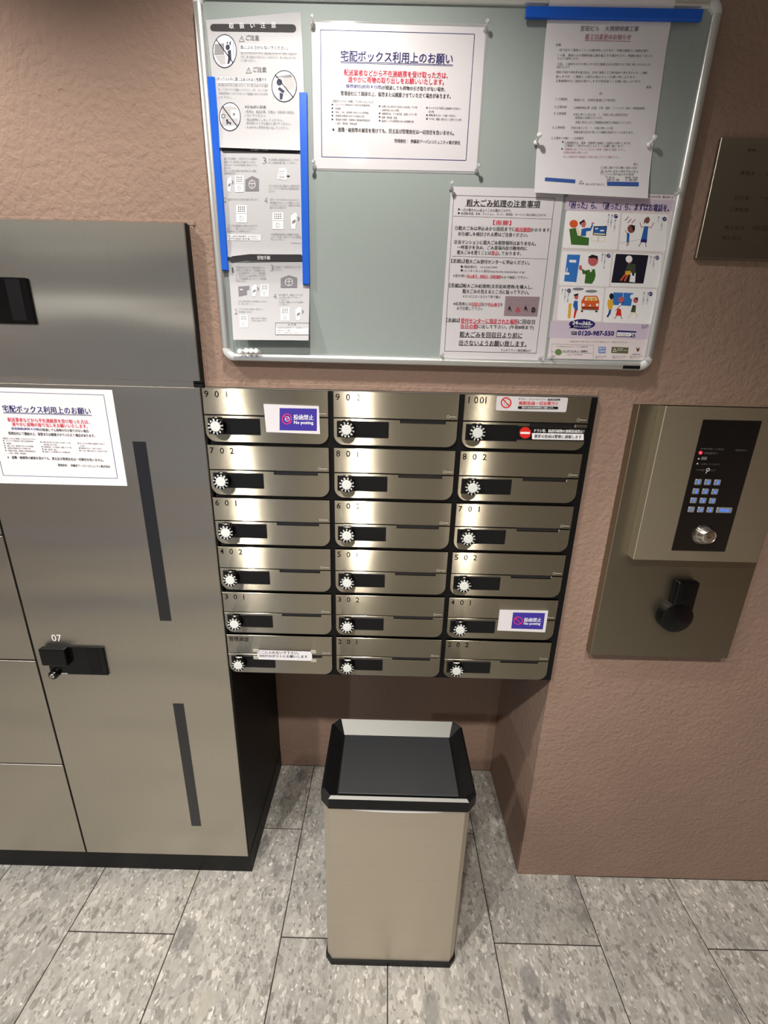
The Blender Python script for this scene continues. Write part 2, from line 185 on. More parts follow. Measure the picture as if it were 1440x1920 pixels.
  ('P',[(0.7043,0.4346),(0.7043,0.4342),(0.7042,0.4339),(0.704,0.4336),(0.7036,0.4334),(0.7032,0.4333),(0.7028,0.4333),(0.7024,0.4335),(0.7021,0.4338),(0.7018,0.4342),(0.7017,0.4346),(0.7017,0.435),(0.7019,0.4353),(0.7021,0.4356),(0.7024,0.4358),(0.7028,0.4359),(0.7033,0.4358),(0.7036,0.4357),(0.704,0.4354),(0.7042,0.435)],'K',1),
  ('T', '以上', 0.8371, 0.4139, 0.8456, 0.414, 0.0035, 'G2', 0),
  ('T', '〈工事に関するお問い合わせ先〉', 0.7767, 0.407, 0.8464, 0.4077, 0.004, 'G2', 0),
  ('T', '株式会社', 0.7868, 0.4014, 0.7996, 0.4015, 0.0035, 'G2', 0),
  ('T', 'スリーヴイアメニティ', 0.8009, 0.4013, 0.847, 0.4018, 0.0044, 'K', 0.4),
  ('T', '〒112-0004 東京都文京区後楽', 0.7785, 0.3965, 0.8405, 0.3972, 0.0029, 'G2', 0),
  ('T', 'TEL.\u3000担当', 0.7874, 0.3917, 0.8481, 0.3924, 0.0029, 'G2', 0),
  ('T', '施工者\u3000工事部', 0.7919, 0.3877, 0.8476, 0.3883, 0.0034, 'G2', 0),
  ('P',[(0.781,0.4036),(0.7787,0.3995),(0.7795,0.3992),(0.7817,0.4033)],'G2',1),
  ('P',[(0.7792,0.399),(0.785,0.3992),(0.7849,0.3998),(0.779,0.3997)],'G2',1),
  ('P',[(0.7853,0.3997),(0.7816,0.4036),(0.781,0.4033),(0.7847,0.3993)],'G2',1),
  ('P',[(0.6775,0.3893),(0.734,0.3868),(0.7339,0.3809),(0.6775,0.3835)],'ltblue',1),
  ('P',[(0.7924,0.3848),(0.8515,0.385),(0.852,0.3782),(0.7936,0.378)],'ltblue',1),
  ('P',[(0.7441,0.3858),(0.7412,0.3803),(0.7419,0.38),(0.7448,0.3855)],'G2',1),
  ('P',[(0.7416,0.3798),(0.7502,0.38),(0.7501,0.3807),(0.7415,0.3805)],'G2',1),
  ('P',[(0.7504,0.3805),(0.7447,0.3859),(0.7441,0.3855),(0.7499,0.3801)],'G2',1),
  ('T', 'スリーヴイアメニティ', 0.753, 0.3796, 0.7879, 0.38, 0.0041, 'K', 0.2),
 ],
 'help_line_poster': [
  ('P',[(0.7223,0.3608),(0.9287,0.3592),(0.9306,0.3417),(0.9212,0.3415),(0.7231,0.339)],'lilac',1),
  ('P',[(0.7238,0.1473),(0.927,0.1455),(0.9273,0.1173),(0.7237,0.1159)],'lilac',1),
  ('P',[(0.8248,0.3375),(0.8262,0.3373),(0.8275,0.3365),(0.8284,0.3355),(0.8288,0.3342),(0.8335,0.2791),(0.8333,0.2778),(0.8326,0.2767),(0.8314,0.276),(0.8299,0.2758),(0.732,0.2768),(0.7305,0.277),(0.7292,0.2778),(0.7283,0.2789),(0.728,0.2802),(0.7254,0.3353),(0.7257,0.3365),(0.7264,0.3376),(0.7276,0.3383),(0.7291,0.3385)],'W',1),
  ('P',[(0.9155,0.3362),(0.917,0.3359),(0.9183,0.3352),(0.9192,0.3341),(0.9197,0.3329),(0.9262,0.2777),(0.9261,0.2765),(0.9254,0.2754),(0.9242,0.2746),(0.9227,0.2744),(0.8414,0.2752),(0.8399,0.2755),(0.8386,0.2762),(0.8377,0.2774),(0.8372,0.2787),(0.8325,0.3338),(0.8327,0.335),(0.8334,0.3361),(0.8346,0.3368),(0.836,0.337)],'W',1),
  ('P',[(0.8211,0.2711),(0.8226,0.2708),(0.8239,0.2701),(0.8249,0.269),(0.8253,0.2677),(0.8296,0.2147),(0.8294,0.2133),(0.8286,0.2122),(0.8274,0.2114),(0.8259,0.2112),(0.7345,0.2121),(0.733,0.2124),(0.7317,0.2132),(0.7308,0.2144),(0.7304,0.2157),(0.728,0.2687),(0.7282,0.27),(0.729,0.2711),(0.7302,0.2718),(0.7317,0.272)],'W',1),
  ('P',[(0.9183,0.2703),(0.9198,0.2701),(0.9211,0.2693),(0.9221,0.2682),(0.9225,0.2669),(0.9286,0.2149),(0.9285,0.2135),(0.9278,0.2124),(0.9266,0.2116),(0.9251,0.2114),(0.8364,0.2123),(0.8348,0.2126),(0.8335,0.2134),(0.8325,0.2145),(0.8321,0.2159),(0.8278,0.2679),(0.828,0.2692),(0.8288,0.2703),(0.83,0.271),(0.8314,0.2712)],'W',1),
  ('P',[(0.817,0.2094),(0.8185,0.2091),(0.8199,0.2083),(0.8208,0.2071),(0.8212,0.2058),(0.8255,0.1514),(0.8253,0.15),(0.8245,0.1488),(0.8232,0.148),(0.8217,0.1477),(0.7396,0.1486),(0.738,0.1489),(0.7366,0.1497),(0.7357,0.1509),(0.7353,0.1523),(0.7328,0.2067),(0.733,0.208),(0.7338,0.2092),(0.7351,0.2099),(0.7366,0.2102)],'W',1),
  ('P',[(0.9206,0.2092),(0.9221,0.2089),(0.9235,0.2081),(0.9245,0.207),(0.925,0.2056),(0.9315,0.1492),(0.9313,0.1477),(0.9306,0.1465),(0.9293,0.1457),(0.9278,0.1455),(0.833,0.1465),(0.8314,0.1468),(0.83,0.1476),(0.829,0.1488),(0.8286,0.1502),(0.8241,0.2066),(0.8243,0.208),(0.8251,0.2091),(0.8263,0.2099),(0.8278,0.2101)],'W',1),
  ('T', '「困った」ら、「迷った」ら、まずはお電話を。', 0.7301, 0.3484, 0.919, 0.3465, 0.0118, 'N', 0.7),
  ('T', '暮らしのトラブル\u3000安心サポート', 0.8719, 0.3645, 0.9224, 0.364, 0.0039, 'K', 0.3),
  ('P',[(0.7362,0.3087),(0.7486,0.3108),(0.756,0.298),(0.7768,0.2947),(0.7775,0.282),(0.7438,0.2828)],'green',2),
  ('P',[(0.7513,0.3176),(0.7513,0.3156),(0.7504,0.3137),(0.7489,0.3122),(0.7468,0.3112),(0.7444,0.3109),(0.7418,0.3111),(0.7394,0.312),(0.7374,0.3134),(0.736,0.3153),(0.7353,0.3173),(0.7354,0.3193),(0.7362,0.3212),(0.7378,0.3227),(0.7399,0.3236),(0.7423,0.324),(0.7448,0.3237),(0.7472,0.3228),(0.7492,0.3214),(0.7506,0.3196)],'orange',3),
  ('P',[(0.7515,0.3127),(0.7551,0.3063),(0.7613,0.2981),(0.7539,0.2979),(0.7489,0.3089)],'cream',3),
  ('P',[(0.7665,0.3181),(0.7666,0.3162),(0.7663,0.3144),(0.7654,0.313),(0.7643,0.3121),(0.7629,0.3118),(0.7614,0.3121),(0.76,0.3129),(0.7587,0.3143),(0.7578,0.316),(0.7572,0.3179),(0.7572,0.3198),(0.7575,0.3216),(0.7583,0.323),(0.7595,0.3239),(0.7609,0.3242),(0.7624,0.3239),(0.7638,0.3231),(0.765,0.3217),(0.766,0.32)],'skin',3),
  ('P',[(0.7535,0.32),(0.7622,0.3253),(0.7633,0.3211),(0.7578,0.3197),(0.7565,0.3146)],'K',4),
  ('P',[(0.7595,0.3091),(0.7687,0.3112),(0.7762,0.3113),(0.7778,0.3178),(0.7807,0.316),(0.7776,0.3067),(0.7692,0.3056),(0.7697,0.2979),(0.7603,0.2977)],'blue',3),
  ('P',[(0.782,0.3191),(0.782,0.3187),(0.7817,0.3183),(0.7812,0.3179),(0.7805,0.3177),(0.7798,0.3176),(0.779,0.3177),(0.7782,0.3179),(0.7776,0.3182),(0.7772,0.3186),(0.777,0.319),(0.777,0.3195),(0.7773,0.3199),(0.7778,0.3202),(0.7785,0.3205),(0.7793,0.3205),(0.7801,0.3205),(0.7808,0.3203),(0.7814,0.32),(0.7818,0.3196)],'skin',3),
  ('P',[(0.782,0.3142),(0.8075,0.3152),(0.808,0.2986),(0.7826,0.2996)],'K',2),
  ('P',[(0.7837,0.3129),(0.8061,0.3139),(0.806,0.3027),(0.7837,0.3033)],'blue',3),
  ('P',[(0.7837,0.303),(0.806,0.3023),(0.806,0.3001),(0.7839,0.3009)],'cream',4),
  ('P',[(0.7914,0.3105),(0.7913,0.3102),(0.7908,0.3099),(0.7901,0.3096),(0.7892,0.3094),(0.7882,0.3093),(0.7871,0.3094),(0.7862,0.3095),(0.7854,0.3097),(0.7848,0.31),(0.7846,0.3104),(0.7847,0.3107),(0.7851,0.311),(0.7858,0.3113),(0.7868,0.3115),(0.7878,0.3115),(0.7889,0.3115),(0.7898,0.3114),(0.7906,0.3111),(0.7912,0.3108)],'W',4),
  ('P',[(0.8034,0.3074),(0.8033,0.307),(0.8027,0.3067),(0.8018,0.3064),(0.8007,0.3062),(0.7994,0.3061),(0.7981,0.3061),(0.7969,0.3063),(0.7959,0.3065),(0.7952,0.3069),(0.7949,0.3073),(0.7951,0.3077),(0.7956,0.308),(0.7965,0.3083),(0.7976,0.3085),(0.7989,0.3086),(0.8003,0.3086),(0.8015,0.3084),(0.8025,0.3082),(0.8031,0.3078)],'W',4),
  ('P',[(0.8044,0.2973),(0.8056,0.2971),(0.8066,0.2965),(0.8074,0.2956),(0.8078,0.2946),(0.8084,0.2915),(0.8083,0.2905),(0.8078,0.2897),(0.807,0.2891),(0.8059,0.2889),(0.7844,0.2891),(0.7832,0.2893),(0.7821,0.2899),(0.7814,0.2908),(0.781,0.2918),(0.7804,0.2949),(0.7805,0.2959),(0.781,0.2967),(0.7819,0.2973),(0.783,0.2975)],'cream',2),
  ('P',[(0.8037,0.2964),(0.8047,0.2962),(0.8056,0.2957),(0.8063,0.295),(0.8066,0.2941),(0.807,0.2921),(0.807,0.2912),(0.8065,0.2905),(0.8058,0.29),(0.8048,0.2899),(0.7851,0.2901),(0.7841,0.2903),(0.7832,0.2908),(0.7825,0.2915),(0.7821,0.2923),(0.7818,0.2944),(0.7818,0.2952),(0.7823,0.296),(0.783,0.2964),(0.784,0.2966)],'W',3),
  ('P',[(0.7934,0.2969),(0.7945,0.2894),(0.7952,0.2894),(0.7941,0.2969)],'brown',4),
  ('P',[(0.8388,0.3245),(0.8445,0.3313),(0.846,0.331),(0.8409,0.3245)],'brownred',2),
  ('P',[(0.8448,0.3209),(0.8504,0.3278),(0.852,0.3275),(0.8469,0.321)],'brownred',2),
  ('P',[(0.8523,0.3207),(0.8579,0.3276),(0.8594,0.3272),(0.8544,0.3208)],'brownred',2),
  ('P',[(0.8613,0.3115),(0.8614,0.3094),(0.8607,0.3074),(0.8595,0.3058),(0.8576,0.3048),(0.8555,0.3044),(0.8532,0.3047),(0.851,0.3057),(0.8491,0.3072),(0.8477,0.3091),(0.8469,0.3113),(0.8468,0.3134),(0.8475,0.3154),(0.8488,0.3169),(0.8506,0.318),(0.8527,0.3184),(0.855,0.3181),(0.8572,0.3171),(0.8591,0.3156),(0.8605,0.3137)],'brownskin',3),
  ('P',[(0.852,0.318),(0.8607,0.3167),(0.8609,0.3093),(0.8586,0.3078)],'K',4),
  ('P',[(0.8382,0.3144),(0.8452,0.3167),(0.8471,0.3081),(0.8418,0.3067)],'W',2),
  ('P',[(0.842,0.3086),(0.8486,0.3023),(0.8495,0.303),(0.8429,0.3093)],'skin',3),
  ('P',[(0.8475,0.305),(0.8527,0.3036),(0.8542,0.2891),(0.8495,0.289)],'blue',3),
  ('P',[(0.8504,0.2891),(0.8509,0.2822),(0.8522,0.2821),(0.8517,0.289)],'brownskin',3),
  ('P',[(0.8527,0.2892),(0.8532,0.2832),(0.8545,0.2831),(0.854,0.2891)],'brownskin',3),
  ('P',[(0.8861,0.326),(0.8862,0.3244),(0.8858,0.3229),(0.885,0.3218),(0.8839,0.3211),(0.8825,0.3208),(0.881,0.321),(0.8796,0.3217),(0.8783,0.3228),(0.8774,0.3242),(0.8768,0.3258),(0.8767,0.3273),(0.8771,0.3288),(0.8779,0.3299),(0.879,0.3307),(0.8804,0.3309),(0.8819,0.3307),(0.8833,0.33),(0.8846,0.3289),(0.8855,0.3275)],'brownskin',4),
  ('P',[(0.8759,0.327),(0.8823,0.3321),(0.8871,0.3272),(0.8786,0.3243),(0.8766,0.3185)],'K',3),
  ('P',[(0.8782,0.3161),(0.8856,0.3163),(0.8884,0.2895),(0.8761,0.2901)],'blue',3),
  ('P',[(0.8772,0.2948),(0.8879,0.2941),(0.8885,0.2891),(0.8761,0.2898)],'N',4),
  ('P',[(0.8781,0.3157),(0.8731,0.3147),(0.8735,0.3136),(0.8786,0.3147)],'skin',4),
  ('P',[(0.8739,0.3144),(0.869,0.3225),(0.8679,0.3221),(0.8727,0.314)],'skin',4),
  ('P',[(0.8856,0.3148),(0.8909,0.3131),(0.8912,0.3141),(0.8859,0.3159)],'skin',4),
  ('P',[(0.8916,0.3134),(0.8955,0.3222),(0.8942,0.3227),(0.8904,0.3139)],'skin',4),
  ('P',[(0.8776,0.2905),(0.8739,0.2823),(0.8751,0.2818),(0.8788,0.2899)],'brownskin',3),
  ('P',[(0.8856,0.2894),(0.8879,0.2815),(0.8892,0.2816),(0.8869,0.2895)],'brownskin',3),
  ('P',[(0.8371,0.2871),(0.8784,0.2947),(0.8782,0.295),(0.8369,0.2875)],'G',2),
  ('P',[(0.7391,0.266),(0.7642,0.2658),(0.764,0.2182),(0.7396,0.2193)],'blue2',2),
  ('P',[(0.7561,0.2569),(0.7568,0.2567),(0.7574,0.2564),(0.7578,0.2559),(0.7581,0.2553),(0.7583,0.2538),(0.7583,0.2532),(0.758,0.2527),(0.7575,0.2524),(0.7568,0.2523),(0.7466,0.2524),(0.7459,0.2525),(0.7453,0.2528),(0.7448,0.2533),(0.7446,0.2539),(0.7444,0.2555),(0.7444,0.256),(0.7447,0.2565),(0.7452,0.2569),(0.7459,0.257)],'W',3),
  ('P',[(0.746,0.2351),(0.7467,0.235),(0.7473,0.2347),(0.7477,0.2342),(0.748,0.2336),(0.7481,0.2324),(0.7481,0.2318),(0.7478,0.2313),(0.7473,0.231),(0.7466,0.2309),(0.739,0.2309),(0.7383,0.2311),(0.7377,0.2314),(0.7372,0.2319),(0.737,0.2325),(0.7368,0.2337),(0.7368,0.2343),(0.7371,0.2348),(0.7377,0.2351),(0.7383,0.2352)],'W',3),
  ('P',[(0.7418,0.2432),(0.7416,0.236),(0.7431,0.2358),(0.7433,0.243)],'W',3),
  ('P',[(0.8002,0.2564),(0.8002,0.2536),(0.7992,0.251),(0.7974,0.2489),(0.7949,0.2475),(0.792,0.247),(0.7889,0.2474),(0.786,0.2487),(0.7835,0.2507),(0.7817,0.2532),(0.7807,0.256),(0.7807,0.2589),(0.7817,0.2614),(0.7835,0.2635),(0.786,0.2648),(0.7889,0.2654),(0.792,0.265),(0.7949,0.2637),(0.7974,0.2618),(0.7992,0.2592)],'skin2',3),
  ('P',[(0.78,0.2627),(0.7869,0.2666),(0.7981,0.2646),(0.8004,0.2564),(0.7973,0.2592),(0.7933,0.2611),(0.7815,0.2604)],'K',4),
  ('P',[(0.7795,0.2396),(0.7966,0.2419),(0.8001,0.2303),(0.7988,0.2225),(0.7951,0.2161),(0.7805,0.2166),(0.7801,0.2299)],'green',3),
  ('P',[(0.7704,0.2423),(0.7809,0.2377),(0.7807,0.2328),(0.7741,0.2327)],'green',3),
  ('P',[(0.7712,0.2437),(0.7713,0.2423),(0.7711,0.241),(0.7706,0.2399),(0.7699,0.2393),(0.7689,0.239),(0.768,0.2392),(0.767,0.2399),(0.7662,0.2409),(0.7655,0.2421),(0.7652,0.2436),(0.7651,0.245),(0.7653,0.2463),(0.7658,0.2473),(0.7665,0.248),(0.7674,0.2483),(0.7684,0.248),(0.7694,0.2474),(0.7702,0.2464),(0.7709,0.2451)],'skin2',3),
  ('P',[(0.7848,0.2475),(0.7914,0.2466),(0.7914,0.2379),(0.7882,0.2359)],'W',4),
  ('P',[(0.8329,0.2691),(0.8964,0.2678),(0.8966,0.2186),(0.8329,0.2189)],'night',2),
  ('P',[(0.8663,0.2607),(0.8664,0.2588),(0.8658,0.257),(0.8646,0.2557),(0.863,0.2548),(0.861,0.2544),(0.859,0.2547),(0.857,0.2555),(0.8553,0.2568),(0.854,0.2585),(0.8534,0.2604),(0.8533,0.2623),(0.8539,0.264),(0.8551,0.2654),(0.8567,0.2663),(0.8586,0.2666),(0.8607,0.2663),(0.8627,0.2655),(0.8644,0.2642),(0.8656,0.2625)],'W',4),
  ('P',[(0.8657,0.2549),(0.8657,0.2541),(0.8653,0.2533),(0.8645,0.2527),(0.8635,0.2523),(0.8623,0.2521),(0.8611,0.2523),(0.86,0.2526),(0.859,0.2532),(0.8583,0.2539),(0.8579,0.2547),(0.858,0.2556),(0.8584,0.2563),(0.8591,0.2569),(0.8601,0.2573),(0.8613,0.2575),(0.8625,0.2574),(0.8637,0.257),(0.8646,0.2565),(0.8653,0.2557)],'brownskin',3),
  ('P',[(0.8589,0.2519),(0.874,0.2522),(0.8781,0.232),(0.8729,0.2309),(0.8552,0.2373),(0.8566,0.2412)],'dkgreen',3),
  ('P',[(0.8569,0.2397),(0.8673,0.2403),(0.8681,0.2337),(0.8578,0.2331)],'yellow',4),
  ('P',[(0.857,0.2353),(0.849,0.2234),(0.8517,0.2217),(0.8597,0.2337)],'orange',3),
  ('P',[(0.8609,0.2345),(0.8571,0.2223),(0.8602,0.2212),(0.8639,0.2334)],'orange',3),
  ('P',[(0.8679,0.2372),(0.8776,0.2366),(0.8796,0.2202),(0.8682,0.221)],'W',4),
  ('P',[(0.8701,0.2372),(0.8754,0.2368),(0.8755,0.2319),(0.872,0.2318)],'night',5),
  ('P',[(0.7811,0.2063),(0.7807,0.2055),(0.7791,0.2047),(0.7767,0.2041),(0.7736,0.2037),(0.7701,0.2035),(0.7665,0.2035),(0.7632,0.2038),(0.7606,0.2043),(0.7589,0.205),(0.7582,0.2058),(0.7586,0.2066),(0.7601,0.2074),(0.7626,0.208),(0.7657,0.2084),(0.7692,0.2086),(0.7728,0.2086),(0.776,0.2083),(0.7787,0.2078),(0.7804,0.2071)],'G',2),
  ('P',[(0.8084,0.2029),(0.8079,0.2021),(0.8063,0.2013),(0.8037,0.2007),(0.8004,0.2003),(0.7967,0.2001),(0.7929,0.2001),(0.7895,0.2004),(0.7867,0.2009),(0.7849,0.2016),(0.7842,0.2024),(0.7846,0.2032),(0.7862,0.204),(0.7888,0.2046),(0.7921,0.205),(0.7958,0.2052),(0.7996,0.2052),(0.803,0.2049),(0.8058,0.2044),(0.8077,0.2037)],'G',2),
  ('P',[(0.7841,0.1944),(0.8091,0.1949),(0.8152,0.1854),(0.8169,0.1719),(0.7816,0.1721),(0.7795,0.1847)],'orange',3),
  ('P',[(0.7867,0.1925),(0.8079,0.1929),(0.8117,0.1862),(0.7856,0.1856)],'cream',4),
  ('P',[(0.798,0.1887),(0.7979,0.1878),(0.7974,0.187),(0.7965,0.1864),(0.7954,0.1859),(0.794,0.1858),(0.7926,0.1859),(0.7913,0.1863),(0.7902,0.1869),(0.7895,0.1876),(0.7891,0.1885),(0.7892,0.1894),(0.7897,0.1902),(0.7906,0.1908),(0.7917,0.1912),(0.7931,0.1914),(0.7945,0.1913),(0.7958,0.1909),(0.7968,0.1903),(0.7976,0.1895)],'yellow',5),
  ('P',[(0.8079,0.1889),(0.8079,0.188),(0.8074,0.1872),(0.8065,0.1866),(0.8053,0.1862),(0.804,0.186),(0.8026,0.1861),(0.8013,0.1865),(0.8002,0.1871),(0.7994,0.1878),(0.7991,0.1887),(0.7991,0.1896),(0.7996,0.1904),(0.8005,0.191),(0.8017,0.1914),(0.803,0.1916),(0.8044,0.1915),(0.8057,0.1911),(0.8068,0.1905),(0.8076,0.1898)],'yellow',5),
  ('P',[(0.7811,0.1752),(0.8164,0.1749),(0.817,0.1688),(0.7816,0.1691)],'orange',4),
  ('P',[(0.7833,0.1722),(0.8153,0.1719),(0.8151,0.1735),(0.7831,0.1738)],'K',5),
  ('P',[(0.7873,0.178),(0.7873,0.1771),(0.7871,0.1763),(0.7866,0.1756),(0.7859,0.1752),(0.7851,0.1751),(0.7843,0.1752),(0.7834,0.1756),(0.7827,0.1762),(0.7822,0.177),(0.782,0.1778),(0.782,0.1787),(0.7822,0.1795),(0.7827,0.1801),(0.7834,0.1806),(0.7842,0.1807),(0.785,0.1806),(0.7858,0.1802),(0.7865,0.1796),(0.787,0.1788)],'W',5),
  ('P',[(0.8148,0.1785),(0.8149,0.1777),(0.8146,0.1769),(0.8141,0.1762),(0.8135,0.1758),(0.8127,0.1757),(0.8118,0.1758),(0.811,0.1762),(0.8103,0.1768),(0.8098,0.1776),(0.8095,0.1784),(0.8095,0.1793),(0.8097,0.1801),(0.8102,0.1807),(0.8109,0.1812),(0.8117,0.1813),(0.8125,0.1812),(0.8133,0.1808),(0.814,0.1802),(0.8146,0.1794)],'W',5),
  ('P',[(0.7809,0.1705),(0.8168,0.1701),(0.8173,0.1673),(0.7814,0.1677)],'W',4),
  ('P',[(0.7813,0.1681),(0.7854,0.168),(0.7859,0.1648),(0.7819,0.1648)],'K',5),
  ('P',[(0.8099,0.1683),(0.8144,0.1682),(0.815,0.165),(0.8105,0.165)],'K',5),
  ('P',[(0.7999,0.177),(0.7999,0.1765),(0.7998,0.1761),(0.7994,0.1757),(0.799,0.1754),(0.7984,0.1754),(0.7979,0.1754),(0.7973,0.1756),(0.7969,0.176),(0.7966,0.1764),(0.7964,0.1769),(0.7964,0.1774),(0.7966,0.1779),(0.7969,0.1783),(0.7974,0.1785),(0.7979,0.1786),(0.7985,0.1785),(0.799,0.1783),(0.7994,0.178),(0.7998,0.1775)],'W',5),
  ('P',[(0.772,0.1925),(0.7721,0.1909),(0.7718,0.1895),(0.7711,0.1883),(0.7701,0.1875),(0.7689,0.1873),(0.7676,0.1875),(0.7664,0.1882),(0.7653,0.1893),(0.7645,0.1908),(0.7641,0.1924),(0.764,0.194),(0.7644,0.1954),(0.765,0.1966),(0.766,0.1974),(0.7672,0.1976),(0.7685,0.1974),(0.7697,0.1967),(0.7708,0.1956),(0.7716,0.1941)],'skin2',3),
  ('P',[(0.7617,0.1959),(0.7709,0.1985),(0.7716,0.1951),(0.7651,0.193)],'K',4),
  ('P',[(0.7652,0.185),(0.7719,0.1851),(0.7751,0.1679),(0.7691,0.1678),(0.7638,0.1768)],'blue',3),
  ('P',[(0.7684,0.1678),(0.7737,0.1679),(0.7714,0.1531),(0.7685,0.153)],'red',3),
  ('P',[(0.7589,0.1801),(0.7596,0.1799),(0.7602,0.1796),(0.7606,0.179),(0.7608,0.1784),(0.7624,0.1544),(0.7623,0.1537),(0.7619,0.1532),(0.7614,0.1528),(0.7607,0.1527),(0.7584,0.1528),(0.7578,0.1529),(0.7571,0.1532),(0.7567,0.1538),(0.7565,0.1544),(0.755,0.1785),(0.7551,0.1791),(0.7554,0.1796),(0.756,0.18),(0.7566,0.1801)],'yellow',3),
  ('P',[(0.8404,0.2016),(0.8798,0.2014),(0.88,0.1779),(0.843,0.1792)],'blue2',2),
  ('P',[(0.8598,0.202),(0.8606,0.1921),(0.8615,0.192),(0.8607,0.202)],'W',3),
  ('P',[(0.8424,0.1946),(0.8425,0.1929),(0.8422,0.1913),(0.8414,0.1901),(0.8403,0.1893),(0.839,0.189),(0.8376,0.1892),(0.8362,0.19),(0.835,0.1912),(0.8341,0.1927),(0.8336,0.1945),(0.8335,0.1962),(0.8338,0.1978),(0.8346,0.199),(0.8356,0.1998),(0.837,0.2001),(0.8384,0.1999),(0.8397,0.1991),(0.8409,0.1979),(0.8419,0.1964)],'K',3),
  ('P',[(0.8324,0.1884),(0.8412,0.1892),(0.8445,0.1796),(0.8424,0.1704),(0.8364,0.1703),(0.8323,0.1803)],'yellow',4),
  ('P',[(0.8377,0.1706),(0.8359,0.1563),(0.8386,0.1557),(0.8404,0.17)],'blue',3),
  ('P',[(0.8402,0.1706),(0.8394,0.1624),(0.8417,0.162),(0.8424,0.1702)],'blue',3),
  ('P',[(0.8398,0.163),(0.8342,0.1588),(0.8358,0.1572),(0.8414,0.1614)],'blue',3),
  ('P',[(0.8641,0.1891),(0.8641,0.1875),(0.8636,0.186),(0.8625,0.1848),(0.861,0.184),(0.8593,0.1837),(0.8575,0.184),(0.8557,0.1847),(0.8542,0.1858),(0.8532,0.1872),(0.8526,0.1888),(0.8525,0.1905),(0.8531,0.1919),(0.8541,0.1931),(0.8556,0.1939),(0.8573,0.1942),(0.8591,0.1939),(0.8609,0.1932),(0.8624,0.1921),(0.8635,0.1907)],'skin2',4),
  ('P',[(0.8552,0.1818),(0.8603,0.182),(0.8611,0.1718),(0.8549,0.1717)],'W',3),
  ('P',[(0.8543,0.1727),(0.8606,0.1722),(0.8647,0.1592),(0.8525,0.1604)],'red',4),
  ('P',[(0.8646,0.1864),(0.8501,0.1689),(0.8511,0.1682),(0.8656,0.1858)],'N',4),
  ('P',[(0.8548,0.1608),(0.8505,0.154),(0.8517,0.1532),(0.8561,0.1601)],'brownskin',3),
  ('P',[(0.8624,0.1594),(0.8662,0.1537),(0.8674,0.1542),(0.8636,0.1599)],'brownskin',3),
  ('P',[(0.8922,0.1883),(0.8923,0.1868),(0.8918,0.1854),(0.891,0.1843),(0.8898,0.1836),(0.8883,0.1834),(0.8867,0.1836),(0.8853,0.1842),(0.884,0.1853),(0.883,0.1866),(0.8825,0.1881),(0.8824,0.1896),(0.8828,0.1909),(0.8837,0.192),(0.8849,0.1927),(0.8864,0.193),(0.8879,0.1928),(0.8894,0.1921),(0.8907,0.1911),(0.8917,0.1898)],'skin2',4),
  ('P',[(0.8827,0.1925),(0.8902,0.1937),(0.8923,0.1887)],'K',5),
  ('P',[(0.8838,0.1945),(0.8839,0.1932),(0.8835,0.1919),(0.8827,0.1909),(0.8816,0.1903),(0.8803,0.19),(0.8789,0.1902),(0.8775,0.1908),(0.8764,0.1918),(0.8755,0.193),(0.875,0.1943),(0.875,0.1957),(0.8754,0.1969),(0.8761,0.1979),(0.8772,0.1986),(0.8786,0.1988),(0.88,0.1986),(0.8813,0.198),(0.8825,0.1971),(0.8834,0.1959)],'W',3),
  ('P',[(0.883,0.18),(0.8899,0.1789),(0.8913,0.1664),(0.8817,0.1672)],'dkgreen',3),
  ('P',[(0.8844,0.1679),(0.8767,0.1554),(0.879,0.1541),(0.8866,0.1666)],'cream',3),
  ('P',[(0.8871,0.1664),(0.8948,0.1615),(0.896,0.1632),(0.8883,0.1682)],'cream',3),
  ('P',[(0.8942,0.1625),(0.8942,0.1568),(0.8967,0.1564),(0.8967,0.1622)],'cream',3),
  ('P',[(0.8248,0.3315),(0.8249,0.3303),(0.8245,0.3293),(0.8238,0.3285),(0.8229,0.328),(0.8217,0.3278),(0.8205,0.3279),(0.8194,0.3284),(0.8184,0.3292),(0.8177,0.3302),(0.8173,0.3313),(0.8173,0.3324),(0.8176,0.3334),(0.8183,0.3343),(0.8193,0.3348),(0.8204,0.335),(0.8216,0.3348),(0.8227,0.3343),(0.8237,0.3336),(0.8244,0.3326)],'N',3),
  ('P',[(0.9182,0.3288),(0.9182,0.3277),(0.9179,0.3266),(0.9173,0.3258),(0.9163,0.3253),(0.9152,0.3251),(0.914,0.3252),(0.9128,0.3257),(0.9118,0.3265),(0.9111,0.3275),(0.9106,0.3286),(0.9106,0.3297),(0.9109,0.3308),(0.9115,0.3316),(0.9125,0.3321),(0.9136,0.3323),(0.9148,0.3322),(0.916,0.3317),(0.917,0.3309),(0.9177,0.3299)],'N',3),
  ('P',[(0.8232,0.2655),(0.8232,0.2643),(0.8229,0.2632),(0.8222,0.2624),(0.8212,0.2618),(0.82,0.2616),(0.8188,0.2618),(0.8176,0.2623),(0.8166,0.2631),(0.8159,0.2642),(0.8155,0.2653),(0.8154,0.2665),(0.8158,0.2676),(0.8165,0.2684),(0.8175,0.269),(0.8187,0.2692),(0.8199,0.269),(0.8211,0.2685),(0.8221,0.2677),(0.8228,0.2667)],'N',3),
  ('P',[(0.9181,0.264),(0.9182,0.2628),(0.9179,0.2618),(0.9172,0.2609),(0.9162,0.2603),(0.9151,0.2601),(0.9138,0.2603),(0.9126,0.2608),(0.9116,0.2616),(0.9108,0.2627),(0.9104,0.2639),(0.9103,0.265),(0.9106,0.2661),(0.9113,0.267),(0.9123,0.2675),(0.9134,0.2677),(0.9147,0.2676),(0.9159,0.267),(0.9169,0.2662),(0.9177,0.2652)],'N',3),
